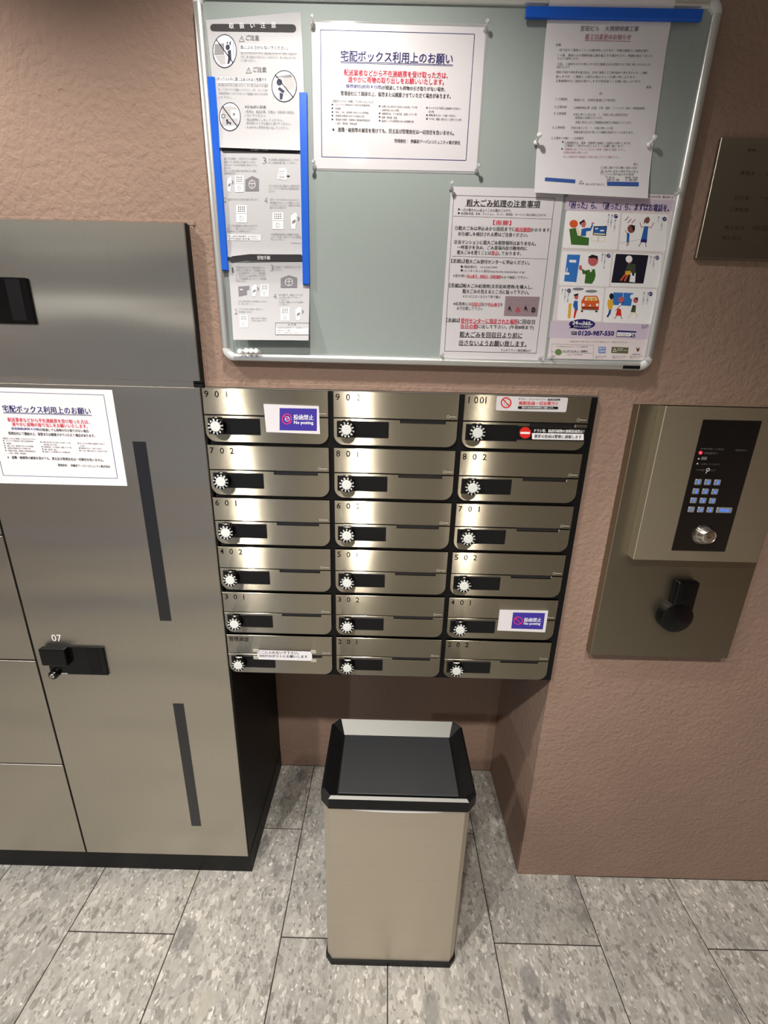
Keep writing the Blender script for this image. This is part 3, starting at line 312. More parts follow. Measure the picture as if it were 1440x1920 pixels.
  ('P',[(0.756,0.2028),(0.756,0.2016),(0.7556,0.2004),(0.7549,0.1995),(0.7539,0.1989),(0.7527,0.1987),(0.7514,0.1989),(0.7502,0.1994),(0.7492,0.2003),(0.7485,0.2014),(0.7481,0.2026),(0.7481,0.2038),(0.7485,0.205),(0.7492,0.2059),(0.7503,0.2064),(0.7514,0.2067),(0.7527,0.2065),(0.7539,0.206),(0.7549,0.2051),(0.7556,0.204)],'N',3),
  ('P',[(0.9185,0.2005),(0.9185,0.1992),(0.9182,0.1981),(0.9175,0.1972),(0.9165,0.1966),(0.9153,0.1964),(0.9141,0.1966),(0.9129,0.1971),(0.9118,0.198),(0.911,0.1991),(0.9105,0.2003),(0.9105,0.2015),(0.9108,0.2026),(0.9115,0.2035),(0.9125,0.2041),(0.9137,0.2043),(0.9149,0.2042),(0.9162,0.2036),(0.9172,0.2028),(0.918,0.2017)],'N',3),
  ('T', 'ア', 0.8188, 0.3313, 0.8234, 0.3314, 0.004, 'W', 0.3),
  ('T', 'イ', 0.9121, 0.3287, 0.9167, 0.3287, 0.004, 'W', 0.3),
  ('T', 'フ', 0.817, 0.2654, 0.8217, 0.2655, 0.0042, 'W', 0.3),
  ('T', 'ロ', 0.9119, 0.2639, 0.9166, 0.264, 0.0042, 'W', 0.3),
  ('T', 'ン', 0.7496, 0.2027, 0.7545, 0.2028, 0.0044, 'W', 0.3),
  ('T', 'ト', 0.9121, 0.2003, 0.9169, 0.2004, 0.0044, 'W', 0.3),
  ('T', '暮らしのお困りごと', 0.8134, 0.3339, 0.8143, 0.3139, 0.003, 'N', 0),
  ('T', '暮らしのお困りご', 0.8074, 0.3346, 0.8082, 0.3165, 0.0029, 'N', 0),
  ('T', '暮らしのお困りご', 0.8212, 0.3259, 0.8221, 0.3067, 0.003, 'N', 0),
  ('T', '暮らしのお困りごと', 0.9098, 0.3313, 0.9115, 0.3103, 0.003, 'N', 0),
  ('T', '暮らしの', 0.9022, 0.3325, 0.9029, 0.323, 0.0029, 'N', 0),
  ('T', '暮らしのお', 0.807, 0.269, 0.8076, 0.2556, 0.0031, 'N', 0),
  ('T', '暮らしのお困りごと解', 0.8126, 0.2681, 0.8137, 0.2432, 0.003, 'N', 0),
  ('T', '暮らしのお', 0.9014, 0.2667, 0.9023, 0.2537, 0.003, 'N', 0),
  ('T', '暮らしのお困りご', 0.908, 0.2657, 0.9096, 0.2462, 0.0031, 'N', 0),
  ('T', '暮らしの', 0.7388, 0.2058, 0.7389, 0.1954, 0.0031, 'N', 0),
  ('T', '暮らしのお困りごと', 0.7449, 0.2059, 0.7453, 0.1835, 0.0031, 'N', 0),
  ('T', '暮らしのお困', 0.7517, 0.1977, 0.752, 0.1827, 0.0031, 'N', 0),
  ('T', '暮らしのお困りごと', 0.9015, 0.2033, 0.9032, 0.1809, 0.0031, 'N', 0),
  ('T', '暮らしのお困りごと', 0.9093, 0.2031, 0.911, 0.181, 0.0031, 'N', 0),
  ('P',[(0.8143,0.1429),(0.814,0.1407),(0.8124,0.1387),(0.8095,0.1368),(0.8056,0.1352),(0.8007,0.1339),(0.7952,0.1331),(0.7893,0.1327),(0.7834,0.1328),(0.7776,0.1334),(0.7724,0.1345),(0.7679,0.1359),(0.7645,0.1376),(0.7622,0.1396),(0.7612,0.1417),(0.7615,0.1438),(0.7632,0.1459),(0.7661,0.1477),(0.77,0.1493),(0.7749,0.1506),(0.7804,0.1514),(0.7862,0.1518),(0.7921,0.1517),(0.7979,0.1511),(0.8031,0.1501),(0.8075,0.1487),(0.811,0.1469),(0.8133,0.145)],'N',2),
  ('P',[(0.768,0.1389),(0.7615,0.1338),(0.7753,0.1353)],'N',2),
  ('T', '24', 0.7677, 0.1449, 0.7788, 0.1448, 0.0071, 'W', 0.6),
  ('T', '時間', 0.7795, 0.1431, 0.7881, 0.143, 0.0037, 'W', 0.3),
  ('T', '365', 0.7884, 0.1442, 0.8044, 0.144, 0.007, 'W', 0.6),
  ('T', '日', 0.8049, 0.1423, 0.8085, 0.1423, 0.0033, 'W', 0.3),
  ('T', 'わたしにおまかせ！', 0.7715, 0.1379, 0.8055, 0.1375, 0.0038, 'W', 0.3),
  ('T', '0120-987-550', 0.7819, 0.1254, 0.8557, 0.1263, 0.0092, 'N', 0.7),
  ('P',[(0.7682,0.1285),(0.7796,0.1284),(0.7807,0.1217),(0.7693,0.1218)],'slate',2),
  ('T', 'フリー', 0.7701, 0.1252, 0.7792, 0.1254, 0.0042, 'W', 0.3),
  ('P',[(0.8607,0.1326),(0.9005,0.1314),(0.9001,0.1198),(0.8612,0.12)],'N',2),
  ('P',[(0.8621,0.1289),(0.9002,0.1285),(0.8994,0.1213),(0.8621,0.1213)],'W',3),
  ('T', 'アイフロント', 0.8638, 0.1243, 0.8871, 0.1248, 0.0046, 'N', 0.4),
  ('T', '24', 0.8897, 0.1245, 0.8987, 0.1247, 0.0063, 'N', 0.6),
  ('T', '受付・出動費', 0.9092, 0.1422, 0.9221, 0.1421, 0.0029, 'slate', 0),
  ('T', '無料です', 0.91, 0.1385, 0.9206, 0.1384, 0.0029, 'slate', 0),
  ('T', '※お客様のお住まいの設備・状況により、対応できない場合がございます。一部有料サービスがあります。', 0.7675, 0.1095, 0.8865, 0.1104, 0.0025, 'G2', 0),
  ('P',[(0.7322,0.1038),(0.8182,0.1029),(0.8181,0.1033),(0.7322,0.1042)],'G',2),
  ('P',[(0.8179,0.1031),(0.8212,0.0752),(0.8217,0.0752),(0.8184,0.1031)],'G',2),
  ('P',[(0.8214,0.0754),(0.7347,0.0763),(0.7347,0.0759),(0.8215,0.075)],'G',2),
  ('P',[(0.7349,0.0761),(0.7324,0.104),(0.732,0.104),(0.7344,0.0761)],'G',2),
  ('T', '中小企業向けエコアクション\u3000ストップ温暖化推進', 0.7421, 0.0993, 0.8061, 0.0999, 0.0024, 'G2', 0),
  ('P',[(0.7322,0.0882),(0.8186,0.0873),(0.8185,0.0877),(0.7321,0.0886)],'G2',2),
  ('P',[(0.7544,0.0884),(0.7544,0.0866),(0.7537,0.0849),(0.7523,0.0835),(0.7505,0.0826),(0.7484,0.0823),(0.7463,0.0825),(0.7442,0.0833),(0.7425,0.0846),(0.7413,0.0863),(0.7407,0.0881),(0.7408,0.09),(0.7415,0.0917),(0.7428,0.0931),(0.7446,0.0939),(0.7467,0.0943),(0.7489,0.094),(0.7509,0.0932),(0.7526,0.0919),(0.7538,0.0903)],'green2',3),
  ('T', 'みんなで止めよう温暖化', 0.7559, 0.0908, 0.8076, 0.0912, 0.0038, 'K', 0.3),
  ('T', 'チーム・マイナス６％', 0.7669, 0.0839, 0.7972, 0.0843, 0.0028, 'K', 0.2),
  ('P',[(0.8424,0.1007),(0.8429,0.1006),(0.8434,0.1003),(0.8438,0.0999),(0.8439,0.0994),(0.8452,0.0895),(0.8451,0.089),(0.8449,0.0886),(0.8445,0.0884),(0.844,0.0883),(0.8313,0.0884),(0.8307,0.0885),(0.8303,0.0888),(0.8299,0.0892),(0.8298,0.0897),(0.8286,0.0995),(0.8286,0.1),(0.8289,0.1004),(0.8293,0.1007),(0.8298,0.1008)],'skyblue',2),
  ('T', 'ISO', 0.8306, 0.0977, 0.8431, 0.0979, 0.0038, 'W', 0.3),
  ('T', '14001', 0.8315, 0.0922, 0.8441, 0.0923, 0.0039, 'W', 0.3),
  ('P',[(0.8559,0.1008),(0.8908,0.1003),(0.8912,0.0887),(0.8566,0.0892)],'olive',2),
  ('P',[(0.8603,0.0917),(0.8627,0.0982),(0.8618,0.0986),(0.8594,0.0921)],'W',3),
  ('P',[(0.8619,0.0982),(0.8668,0.0918),(0.8675,0.0923),(0.8627,0.0986)],'W',3),
  ('P',[(0.8671,0.0925),(0.8597,0.0923),(0.8599,0.0915),(0.8672,0.0916)],'W',3),
  ('T', '古紙配合率', 0.8675, 0.0973, 0.8794, 0.0974, 0.0023, 'W', 0),
  ('T', '再生紙を使用', 0.8681, 0.0943, 0.8885, 0.0946, 0.0019, 'W', 0),
  ('P',[(0.906,0.1019),(0.9096,0.0977),(0.9122,0.1021),(0.9134,0.0961),(0.9107,0.0922),(0.9077,0.096)],'brown',3),
  ('T', 'Silver', 0.9001, 0.0877, 0.9185, 0.0879, 0.0026, 'G2', 0.2),
  ('T', '環境に配慮した印刷物', 0.8248, 0.0817, 0.8483, 0.082, 0.0019, 'G2', 0),
  ('T', '使用しています', 0.8254, 0.0787, 0.843, 0.0789, 0.0019, 'G2', 0),
  ('T', '環境に配慮した印刷物', 0.8602, 0.0825, 0.8873, 0.0829, 0.002, 'G2', 0),
  ('T', '使用しています', 0.8607, 0.0795, 0.8811, 0.0797, 0.002, 'G2', 0),
  ('T', '環境に配慮した印刷物', 0.8959, 0.0833, 0.9228, 0.0837, 0.002, 'G2', 0),
  ('T', '使用しています', 0.8965, 0.0803, 0.9167, 0.0805, 0.002, 'G2', 0),
 ],
 'handling_sheet': [
  ('P',[(0.2187,0.5987),(0.2209,0.5983),(0.2228,0.5974),(0.224,0.5959),(0.2244,0.5941),(0.2244,0.5941),(0.2239,0.5924),(0.2226,0.5909),(0.2206,0.5899),(0.2183,0.5895),(0.0819,0.5893),(0.0796,0.5896),(0.0778,0.5906),(0.0767,0.5921),(0.0764,0.5939),(0.0764,0.5939),(0.077,0.5956),(0.0785,0.5971),(0.0805,0.5981),(0.0828,0.5985)],'dk',1),
  ('T', '取\u3000扱\u3000い\u3000注\u3000意', 0.1093, 0.5961, 0.1899, 0.5977, 0.0072, 'W', 0.5),
  ('P',[(0.1296,0.5842),(0.1242,0.5767),(0.1248,0.5764),(0.1302,0.5839)],'G',2),
  ('P',[(0.1245,0.5763),(0.1341,0.5764),(0.1341,0.577),(0.1245,0.5768)],'G',2),
  ('P',[(0.1345,0.5768),(0.1302,0.5842),(0.1295,0.5839),(0.1338,0.5766)],'G',2),
  ('P',[(0.1292,0.5816),(0.1289,0.5787),(0.13,0.5787),(0.1302,0.5816)],'G',2),
  ('T', 'ご注意', 0.137, 0.5817, 0.1596, 0.5817, 0.0067, 'G2', 0.3),
  ('P',[(0.1261,0.5734),(0.2253,0.5736),(0.2249,0.5622),(0.1252,0.5621)],'W',1),
  ('T', '扉にぶらさがらないでください。', 0.1265, 0.5687, 0.2092, 0.5689, 0.0054, 'G2', 0.4),
  ('T', '扉にぶらさがったりすると、扉が壊れるばかりか、転倒する事があり', 0.1264, 0.5608, 0.224, 0.5609, 0.0035, 'G', 0),
  ('T', 'ケガ、物の破損やけがをすることがあります。特に子様のあそびに', 0.126, 0.5558, 0.2229, 0.5559, 0.0035, 'G', 0),
  ('T', 'ご注意ください。', 0.1256, 0.551, 0.1521, 0.551, 0.0034, 'G', 0),
  ('P',[(0.1196,0.5633),(0.1186,0.5582),(0.1167,0.5533),(0.1138,0.5489),(0.1101,0.5452),(0.1058,0.5424),(0.1012,0.5406),(0.0964,0.5399),(0.0917,0.5404),(0.0873,0.5421),(0.0835,0.5448),(0.0805,0.5484),(0.0784,0.5527),(0.0773,0.5575),(0.0773,0.5626),(0.0783,0.5676),(0.0803,0.5724),(0.0833,0.5768),(0.0869,0.5804),(0.0912,0.5831),(0.0957,0.5848),(0.1005,0.5855),(0.1051,0.585),(0.1093,0.5834),(0.1131,0.5808),(0.1161,0.5773),(0.1183,0.5731),(0.1195,0.5683)],'W',1),
  ('O',[(0.1196,0.5633),(0.1188,0.5588),(0.1172,0.5545),(0.115,0.5505),(0.112,0.547),(0.1086,0.5441),(0.1047,0.5419),(0.1006,0.5405),(0.0964,0.5399),(0.0922,0.5403),(0.0884,0.5416),(0.0849,0.5436),(0.0819,0.5465),(0.0796,0.5499),(0.078,0.5538),(0.0772,0.5581),(0.0773,0.5626),(0.0781,0.567),(0.0797,0.5713),(0.0821,0.5752),(0.085,0.5787),(0.0885,0.5815),(0.0923,0.5836),(0.0963,0.585),(0.1005,0.5855),(0.1045,0.5851),(0.1083,0.5839),(0.1118,0.5819),(0.1147,0.5792),(0.117,0.5758),(0.1187,0.5719),(0.1195,0.5677)],[(0.1182,0.5633),(0.1175,0.559),(0.116,0.5549),(0.1139,0.5511),(0.1111,0.5477),(0.1079,0.5449),(0.1043,0.5428),(0.1004,0.5415),(0.0965,0.541),(0.0926,0.5414),(0.089,0.5426),(0.0857,0.5445),(0.0829,0.5472),(0.0808,0.5505),(0.0793,0.5543),(0.0786,0.5583),(0.0786,0.5626),(0.0794,0.5668),(0.0809,0.5709),(0.0831,0.5746),(0.0859,0.5779),(0.0891,0.5807),(0.0927,0.5827),(0.0965,0.584),(0.1004,0.5845),(0.1042,0.5841),(0.1077,0.583),(0.111,0.581),(0.1137,0.5784),(0.1159,0.5752),(0.1174,0.5715),(0.1182,0.5675)],'slate',5),
  ('P',[(0.0844,0.5783),(0.1114,0.5466),(0.1127,0.5473),(0.0856,0.579)],'K',5),
  ('P',[(0.0822,0.572),(0.0986,0.5736),(0.0971,0.5579),(0.0798,0.557)],'G3',2),
  ('P',[(0.081,0.5563),(0.0988,0.5577),(0.0985,0.5448),(0.09,0.544)],'ltgrey',2),
  ('P',[(0.1079,0.5683),(0.1077,0.5671),(0.107,0.566),(0.1061,0.5651),(0.1051,0.5645),(0.1039,0.5643),(0.1028,0.5645),(0.1018,0.565),(0.1011,0.5659),(0.1006,0.567),(0.1006,0.5682),(0.1009,0.5694),(0.1015,0.5705),(0.1024,0.5714),(0.1034,0.5719),(0.1046,0.5721),(0.1057,0.572),(0.1067,0.5714),(0.1074,0.5706),(0.1079,0.5695)],'slate',3),
  ('P',[(0.1052,0.5731),(0.1054,0.5756),(0.1031,0.5756),(0.1028,0.573)],'slate',3),
  ('P',[(0.1097,0.5711),(0.1104,0.5761),(0.1081,0.5761),(0.1074,0.5712)],'slate',3),
  ('P',[(0.1038,0.5635),(0.1095,0.5649),(0.1093,0.5529),(0.1045,0.5455),(0.1016,0.5455),(0.1037,0.5541)],'slate',3),
  ('P',[(0.1141,0.5752),(0.1126,0.5569),(0.1134,0.5569),(0.1149,0.5752)],'G3',3),
  ('P',[(0.1384,0.5416),(0.133,0.5338),(0.1336,0.5336),(0.1391,0.5414)],'G',2),
  ('P',[(0.1333,0.5334),(0.1431,0.5336),(0.1431,0.5342),(0.1333,0.534)],'G',2),
  ('P',[(0.1434,0.534),(0.1391,0.5416),(0.1384,0.5413),(0.1427,0.5337)],'G',2),
  ('P',[(0.138,0.5389),(0.1378,0.5359),(0.1389,0.5359),(0.1391,0.5389)],'G',2),
  ('T', 'ご注意', 0.1463, 0.5389, 0.1694, 0.5389, 0.007, 'G2', 0.3),
  ('P',[(0.0816,0.5271),(0.1726,0.5273),(0.1721,0.5189),(0.0808,0.5187)],'W',1),
  ('T', 'ボックスの中に閉じ込められると危険です。', 0.0817, 0.5243, 0.1707, 0.5245, 0.0054, 'G2', 0.4),
  ('T', 'お子様のあそびに注意ください。万一閉じ込められた場合', 0.0831, 0.5162, 0.1711, 0.5164, 0.0036, 'G', 0),
  ('T', 'は、インターホンで連絡してください。また、ボックス内', 0.0826, 0.5099, 0.1698, 0.5101, 0.0035, 'G', 0),
  ('T', 'で遊び危険なことをさせないよう保護者の方が十分注意を', 0.082, 0.5045, 0.1704, 0.5046, 0.0035, 'G', 0),
  ('T', 'して下さい。', 0.0815, 0.4987, 0.1056, 0.4988, 0.0036, 'G', 0),
  ('P',[(0.2223,0.5168),(0.2215,0.5118),(0.2197,0.507),(0.2168,0.5026),(0.213,0.499),(0.2086,0.4962),(0.2037,0.4944),(0.1987,0.4938),(0.1936,0.4942),(0.1889,0.4958),(0.1847,0.4985),(0.1813,0.502),(0.1789,0.5062),(0.1775,0.511),(0.1772,0.516),(0.178,0.521),(0.18,0.5257),(0.1829,0.53),(0.1866,0.5335),(0.191,0.5362),(0.1958,0.5379),(0.2008,0.5386),(0.2057,0.5381),(0.2104,0.5366),(0.2145,0.534),(0.2179,0.5306),(0.2204,0.5264),(0.2219,0.5217)],'W',1),
  ('O',[(0.2223,0.5168),(0.2217,0.5124),(0.2202,0.5081),(0.218,0.5042),(0.215,0.5007),(0.2115,0.4978),(0.2074,0.4957),(0.2031,0.4943),(0.1987,0.4938),(0.1942,0.4941),(0.19,0.4953),(0.1862,0.4974),(0.1829,0.5001),(0.1803,0.5035),(0.1784,0.5074),(0.1774,0.5116),(0.1772,0.516),(0.1779,0.5203),(0.1794,0.5245),(0.1817,0.5284),(0.1846,0.5318),(0.1882,0.5346),(0.1922,0.5368),(0.1964,0.5381),(0.2008,0.5386),(0.2051,0.5382),(0.2093,0.5371),(0.213,0.5351),(0.2163,0.5324),(0.219,0.5291),(0.2209,0.5253),(0.222,0.5211)],[(0.2209,0.5167),(0.2203,0.5126),(0.219,0.5085),(0.2169,0.5048),(0.2141,0.5015),(0.2107,0.4987),(0.207,0.4967),(0.2029,0.4954),(0.1987,0.4949),(0.1946,0.4952),(0.1906,0.4964),(0.187,0.4983),(0.184,0.5009),(0.1815,0.5042),(0.1797,0.5078),(0.1787,0.5118),(0.1786,0.516),(0.1792,0.5202),(0.1806,0.5242),(0.1828,0.5278),(0.1856,0.5311),(0.1889,0.5338),(0.1926,0.5358),(0.1966,0.537),(0.2007,0.5375),(0.2048,0.5372),(0.2087,0.5361),(0.2123,0.5342),(0.2153,0.5316),(0.2178,0.5285),(0.2196,0.5248),(0.2207,0.5209)],'slate',5),
  ('P',[(0.184,0.5314),(0.2144,0.5003),(0.2156,0.5011),(0.1853,0.5322)],'K',5),
  ('P',[(0.1973,0.5285),(0.2194,0.5309),(0.2179,0.5147),(0.204,0.5083)],'ltgrey',2),
  ('P',[(0.1837,0.5289),(0.2127,0.5334),(0.2143,0.5295),(0.1853,0.5276)],'G3',2),
  ('P',[(0.1966,0.5217),(0.1963,0.5202),(0.1955,0.5188),(0.1943,0.5177),(0.1928,0.517),(0.1912,0.5168),(0.1897,0.517),(0.1883,0.5176),(0.1872,0.5187),(0.1865,0.52),(0.1864,0.5215),(0.1867,0.5231),(0.1875,0.5244),(0.1887,0.5255),(0.1901,0.5262),(0.1917,0.5265),(0.1933,0.5263),(0.1947,0.5256),(0.1958,0.5246),(0.1964,0.5232)],'slate',3),
  ('P',[(0.1879,0.5118),(0.197,0.5058),(0.2006,0.5092),(0.1915,0.5152)],'slate',3),
  ('P',[(0.1911,0.5074),(0.1978,0.5054),(0.1954,0.4972),(0.1909,0.4971)],'slate',3),
  ('P',[(0.2018,0.5102),(0.2024,0.5034),(0.2034,0.5035),(0.2029,0.5103)],'G3',3),
  ('P',[(0.1192,0.4711),(0.1184,0.4664),(0.1166,0.4619),(0.1139,0.4578),(0.1105,0.4544),(0.1066,0.4518),(0.1023,0.4501),(0.0979,0.4495),(0.0936,0.4499),(0.0896,0.4514),(0.0861,0.4539),(0.0833,0.4573),(0.0813,0.4613),(0.0803,0.4657),(0.0802,0.4704),(0.0812,0.4751),(0.083,0.4796),(0.0857,0.4836),(0.0891,0.487),(0.093,0.4895),(0.0972,0.4911),(0.1015,0.4917),(0.1058,0.4913),(0.1098,0.4898),(0.1132,0.4874),(0.116,0.4842),(0.118,0.4802),(0.1191,0.4758)],'W',1),
  ('O',[(0.1192,0.4711),(0.1185,0.467),(0.1171,0.463),(0.115,0.4593),(0.1123,0.456),(0.1091,0.4533),(0.1056,0.4513),(0.1018,0.45),(0.0979,0.4495),(0.0941,0.4498),(0.0905,0.451),(0.0873,0.4529),(0.0846,0.4555),(0.0824,0.4587),(0.081,0.4623),(0.0802,0.4663),(0.0802,0.4704),(0.081,0.4745),(0.0825,0.4785),(0.0846,0.4822),(0.0873,0.4854),(0.0905,0.488),(0.094,0.49),(0.0977,0.4913),(0.1015,0.4917),(0.1053,0.4914),(0.1088,0.4903),(0.112,0.4884),(0.1147,0.4859),(0.1169,0.4828),(0.1184,0.4792),(0.1192,0.4752)],[(0.1178,0.4711),(0.1172,0.4672),(0.1158,0.4634),(0.1139,0.4599),(0.1114,0.4568),(0.1084,0.4542),(0.1051,0.4523),(0.1016,0.4511),(0.098,0.4506),(0.0945,0.4509),(0.0912,0.452),(0.0882,0.4539),(0.0856,0.4563),(0.0836,0.4593),(0.0823,0.4628),(0.0816,0.4665),(0.0816,0.4705),(0.0823,0.4744),(0.0837,0.4781),(0.0857,0.4816),(0.0882,0.4846),(0.0912,0.4871),(0.0944,0.489),(0.0979,0.4902),(0.1014,0.4906),(0.1049,0.4903),(0.1082,0.4893),(0.1111,0.4875),(0.1137,0.4851),(0.1157,0.4821),(0.1171,0.4787),(0.1178,0.475)],'slate',5),
  ('P',[(0.0866,0.485),(0.1116,0.4556),(0.113,0.4564),(0.088,0.4858)],'K',5),
  ('P',[(0.0862,0.4848),(0.1019,0.4865),(0.1138,0.4839),(0.1135,0.4586),(0.0836,0.4559)],'ltgrey',2),
  ('P',[(0.1023,0.4809),(0.1132,0.4809),(0.1122,0.4683),(0.1013,0.4683)],'W',3),
  ('P',[(0.1098,0.4743),(0.1096,0.4736),(0.1092,0.473),(0.1086,0.4725),(0.1079,0.4722),(0.1071,0.472),(0.1064,0.4721),(0.1057,0.4724),(0.1052,0.4729),(0.1049,0.4736),(0.1049,0.4742),(0.1051,0.4749),(0.1055,0.4756),(0.106,0.4761),(0.1067,0.4764),(0.1075,0.4765),(0.1083,0.4764),(0.1089,0.4761),(0.1094,0.4756),(0.1097,0.475)],'G',4),
  ('O',[(0.0916,0.4713),(0.0914,0.4706),(0.0911,0.4699),(0.0906,0.4692),(0.0899,0.4687),(0.0892,0.4682),(0.0883,0.468),(0.0875,0.4679),(0.0866,0.468),(0.0858,0.4682),(0.0851,0.4686),(0.0846,0.4691),(0.0842,0.4697),(0.084,0.4704),(0.0839,0.4712),(0.0841,0.472),(0.0845,0.4727),(0.085,0.4733),(0.0856,0.4739),(0.0864,0.4743),(0.0872,0.4745),(0.0881,0.4746),(0.0889,0.4746),(0.0897,0.4743),(0.0904,0.4739),(0.091,0.4734),(0.0914,0.4728),(0.0916,0.4721)],[(0.0904,0.4713),(0.0903,0.4708),(0.09,0.4703),(0.0897,0.4698),(0.0892,0.4694),(0.0887,0.4691),(0.0881,0.4689),(0.0876,0.4689),(0.087,0.4689),(0.0864,0.4691),(0.086,0.4694),(0.0856,0.4697),(0.0853,0.4702),(0.0852,0.4707),(0.0852,0.4712),(0.0853,0.4718),(0.0855,0.4723),(0.0859,0.4727),(0.0863,0.4731),(0.0868,0.4734),(0.0874,0.4736),(0.088,0.4737),(0.0886,0.4736),(0.0891,0.4734),(0.0896,0.4732),(0.09,0.4728),(0.0902,0.4723),(0.0904,0.4718)],'slate',3),
  ('P',[(0.0963,0.4651),(0.0961,0.4645),(0.0958,0.4639),(0.0953,0.4635),(0.0947,0.4632),(0.094,0.4631),(0.0934,0.4631),(0.0928,0.4634),(0.0924,0.4638),(0.0921,0.4644),(0.0921,0.465),(0.0922,0.4656),(0.0926,0.4662),(0.0931,0.4666),(0.0937,0.4669),(0.0944,0.467),(0.095,0.4669),(0.0956,0.4667),(0.096,0.4662),(0.0962,0.4657)],'slate',3),
  ('P',[(0.093,0.4639),(0.1008,0.4626),(0.1004,0.4586),(0.0987,0.4586),(0.0977,0.4609),(0.0949,0.4608),(0.0936,0.4585),(0.0926,0.4589)],'slate',3),
  ('T', '※おねがい事項', 0.1278, 0.4859, 0.1655, 0.4859, 0.0044, 'G2', 0.4),
  ('T', '・危険品・貴重品等、生鮮品・宅配便の保管は', 0.1273, 0.479, 0.216, 0.4792, 0.004, 'G', 0),
  ('T', '\u3000しないでください。', 0.1269, 0.4736, 0.1659, 0.4736, 0.004, 'G', 0),
  ('T', '・扉は確実にしめしてください。', 0.1264, 0.4673, 0.196, 0.4675, 0.004, 'G', 0),
  ('T', '・扉を開けるときは静かに開けてください。', 0.126, 0.4621, 0.2094, 0.4622, 0.0039, 'G', 0),
  ('T', '・すみやかに荷物を取り出してください。', 0.1256, 0.4559, 0.2056, 0.4561, 0.004, 'G', 0),
 ],
 'delivery_steps_sheet': [
  ('P',[(0.2189,0.4304),(0.221,0.4301),(0.2226,0.4292),(0.2237,0.4278),(0.2241,0.4261),(0.224,0.4228),(0.2235,0.4211),(0.2223,0.4196),(0.2205,0.4187),(0.2185,0.4183),(0.085,0.4169),(0.083,0.4172),(0.0813,0.4182),(0.0803,0.4196),(0.0801,0.4213),(0.0804,0.4246),(0.0809,0.4263),(0.0822,0.4277),(0.084,0.4287),(0.0861,0.429)],'dk',1),
  ('T', 'お届け手順', 0.1341, 0.4237, 0.1653, 0.424, 0.0061, 'W', 0.5),
  ('T', '届け先を確認し、空きボックスを選びと', 0.0835, 0.4082, 0.1455, 0.4089, 0.0033, 'G', 0),
  ('T', '確認のうえ１番を押し扉を開けてください。', 0.083, 0.4032, 0.1416, 0.4038, 0.0033, 'G', 0),
  ('T', '荷物を入れ、ボックス扉を確実に閉めてください。', 0.0826, 0.3984, 0.1454, 0.3991, 0.0033, 'G', 0),
  ('T', '閉めます。', 0.0822, 0.3937, 0.0949, 0.3939, 0.0032, 'G', 0),
  ('T', '※ボックス扉は閉めた後の開けない場合', 0.0818, 0.3894, 0.1418, 0.3901, 0.0033, 'G', 0),
  ('T', '\u3000は管理者まで。', 0.0814, 0.3854, 0.1055, 0.3856, 0.0033, 'G', 0),
  ('T', '3', 0.1546, 0.4064, 0.1614, 0.4064, 0.0094, 'G2', -0.5),
  ('T', '不在連絡票に暗証番号を記入し、ポスト', 0.1656, 0.4081, 0.222, 0.4087, 0.0032, 'G', 0),
  ('T', 'または受取人様へ渡してください。', 0.1653, 0.4035, 0.217, 0.4041, 0.0033, 'G', 0),
  ('T', 'ツマミを左に回し番号キー操作を完了', 0.1632, 0.3674, 0.222, 0.3681, 0.0033, 'G', 0),
  ('T', 'さい。ボックス扉を押し確認番号押し', 0.1629, 0.3632, 0.2218, 0.3638, 0.0034, 'G', 0),
  ('T', '完了となります。', 0.1627, 0.3587, 0.1745, 0.3588, 0.0034, 'G', 0),
  ('P',[(0.1845,0.3952),(0.1961,0.3954),(0.1987,0.3917),(0.1971,0.3766),(0.18,0.3781)],'W',2),
  ('T', '暗証番号', 0.1843, 0.3903, 0.195, 0.3904, 0.0024, 'G', 0),
  ('T', 'No.05', 0.1841, 0.3867, 0.1921, 0.3868, 0.0024, 'G', 0),
  ('T', '1234', 0.1824, 0.3815, 0.1937, 0.3817, 0.0036, 'G', 0),
  ('P',[(0.1977,0.383),(0.201,0.3846),(0.201,0.3837),(0.2037,0.3837),(0.2036,0.3822),(0.2009,0.3822),(0.2009,0.3812)],'K',3),
  ('P',[(0.1013,0.3821),(0.1173,0.3823),(0.1164,0.3698),(0.1003,0.3696)],'W',2),
  ('P',[(0.1003,0.3691),(0.1163,0.3693),(0.1153,0.3562),(0.0992,0.356)],'W',2),
  ('P',[(0.1056,0.3793),(0.1053,0.3787),(0.1046,0.3784),(0.1039,0.3787),(0.1037,0.3793),(0.104,0.38),(0.1047,0.3802),(0.1054,0.38)],'K',3),
  ('P',[(0.1053,0.3762),(0.105,0.3756),(0.1043,0.3753),(0.1036,0.3756),(0.1034,0.3762),(0.1037,0.3768),(0.1044,0.3771),(0.1051,0.3769)],'K',3),
  ('P',[(0.1051,0.3731),(0.1048,0.3725),(0.104,0.3722),(0.1034,0.3724),(0.1032,0.3731),(0.1035,0.3737),(0.1042,0.374),(0.1049,0.3737)],'K',3),
  ('P',[(0.1085,0.3794),(0.1081,0.3788),(0.1074,0.3785),(0.1068,0.3787),(0.1066,0.3794),(0.1069,0.38),(0.1076,0.3803),(0.1082,0.38)],'K',3),
  ('P',[(0.1082,0.3763),(0.1079,0.3756),(0.1072,0.3754),(0.1065,0.3756),(0.1063,0.3763),(0.1066,0.3769),(0.1073,0.3772),(0.108,0.3769)],'K',3),
  ('P',[(0.108,0.3732),(0.1076,0.3725),(0.1069,0.3722),(0.1063,0.3725),(0.106,0.3731),(0.1064,0.3738),(0.1071,0.3741),(0.1077,0.3738)],'K',3),
  ('P',[(0.1114,0.3795),(0.111,0.3788),(0.1103,0.3785),(0.1097,0.3788),(0.1094,0.3794),(0.1098,0.3801),(0.1105,0.3803),(0.1111,0.3801)],'K',3),
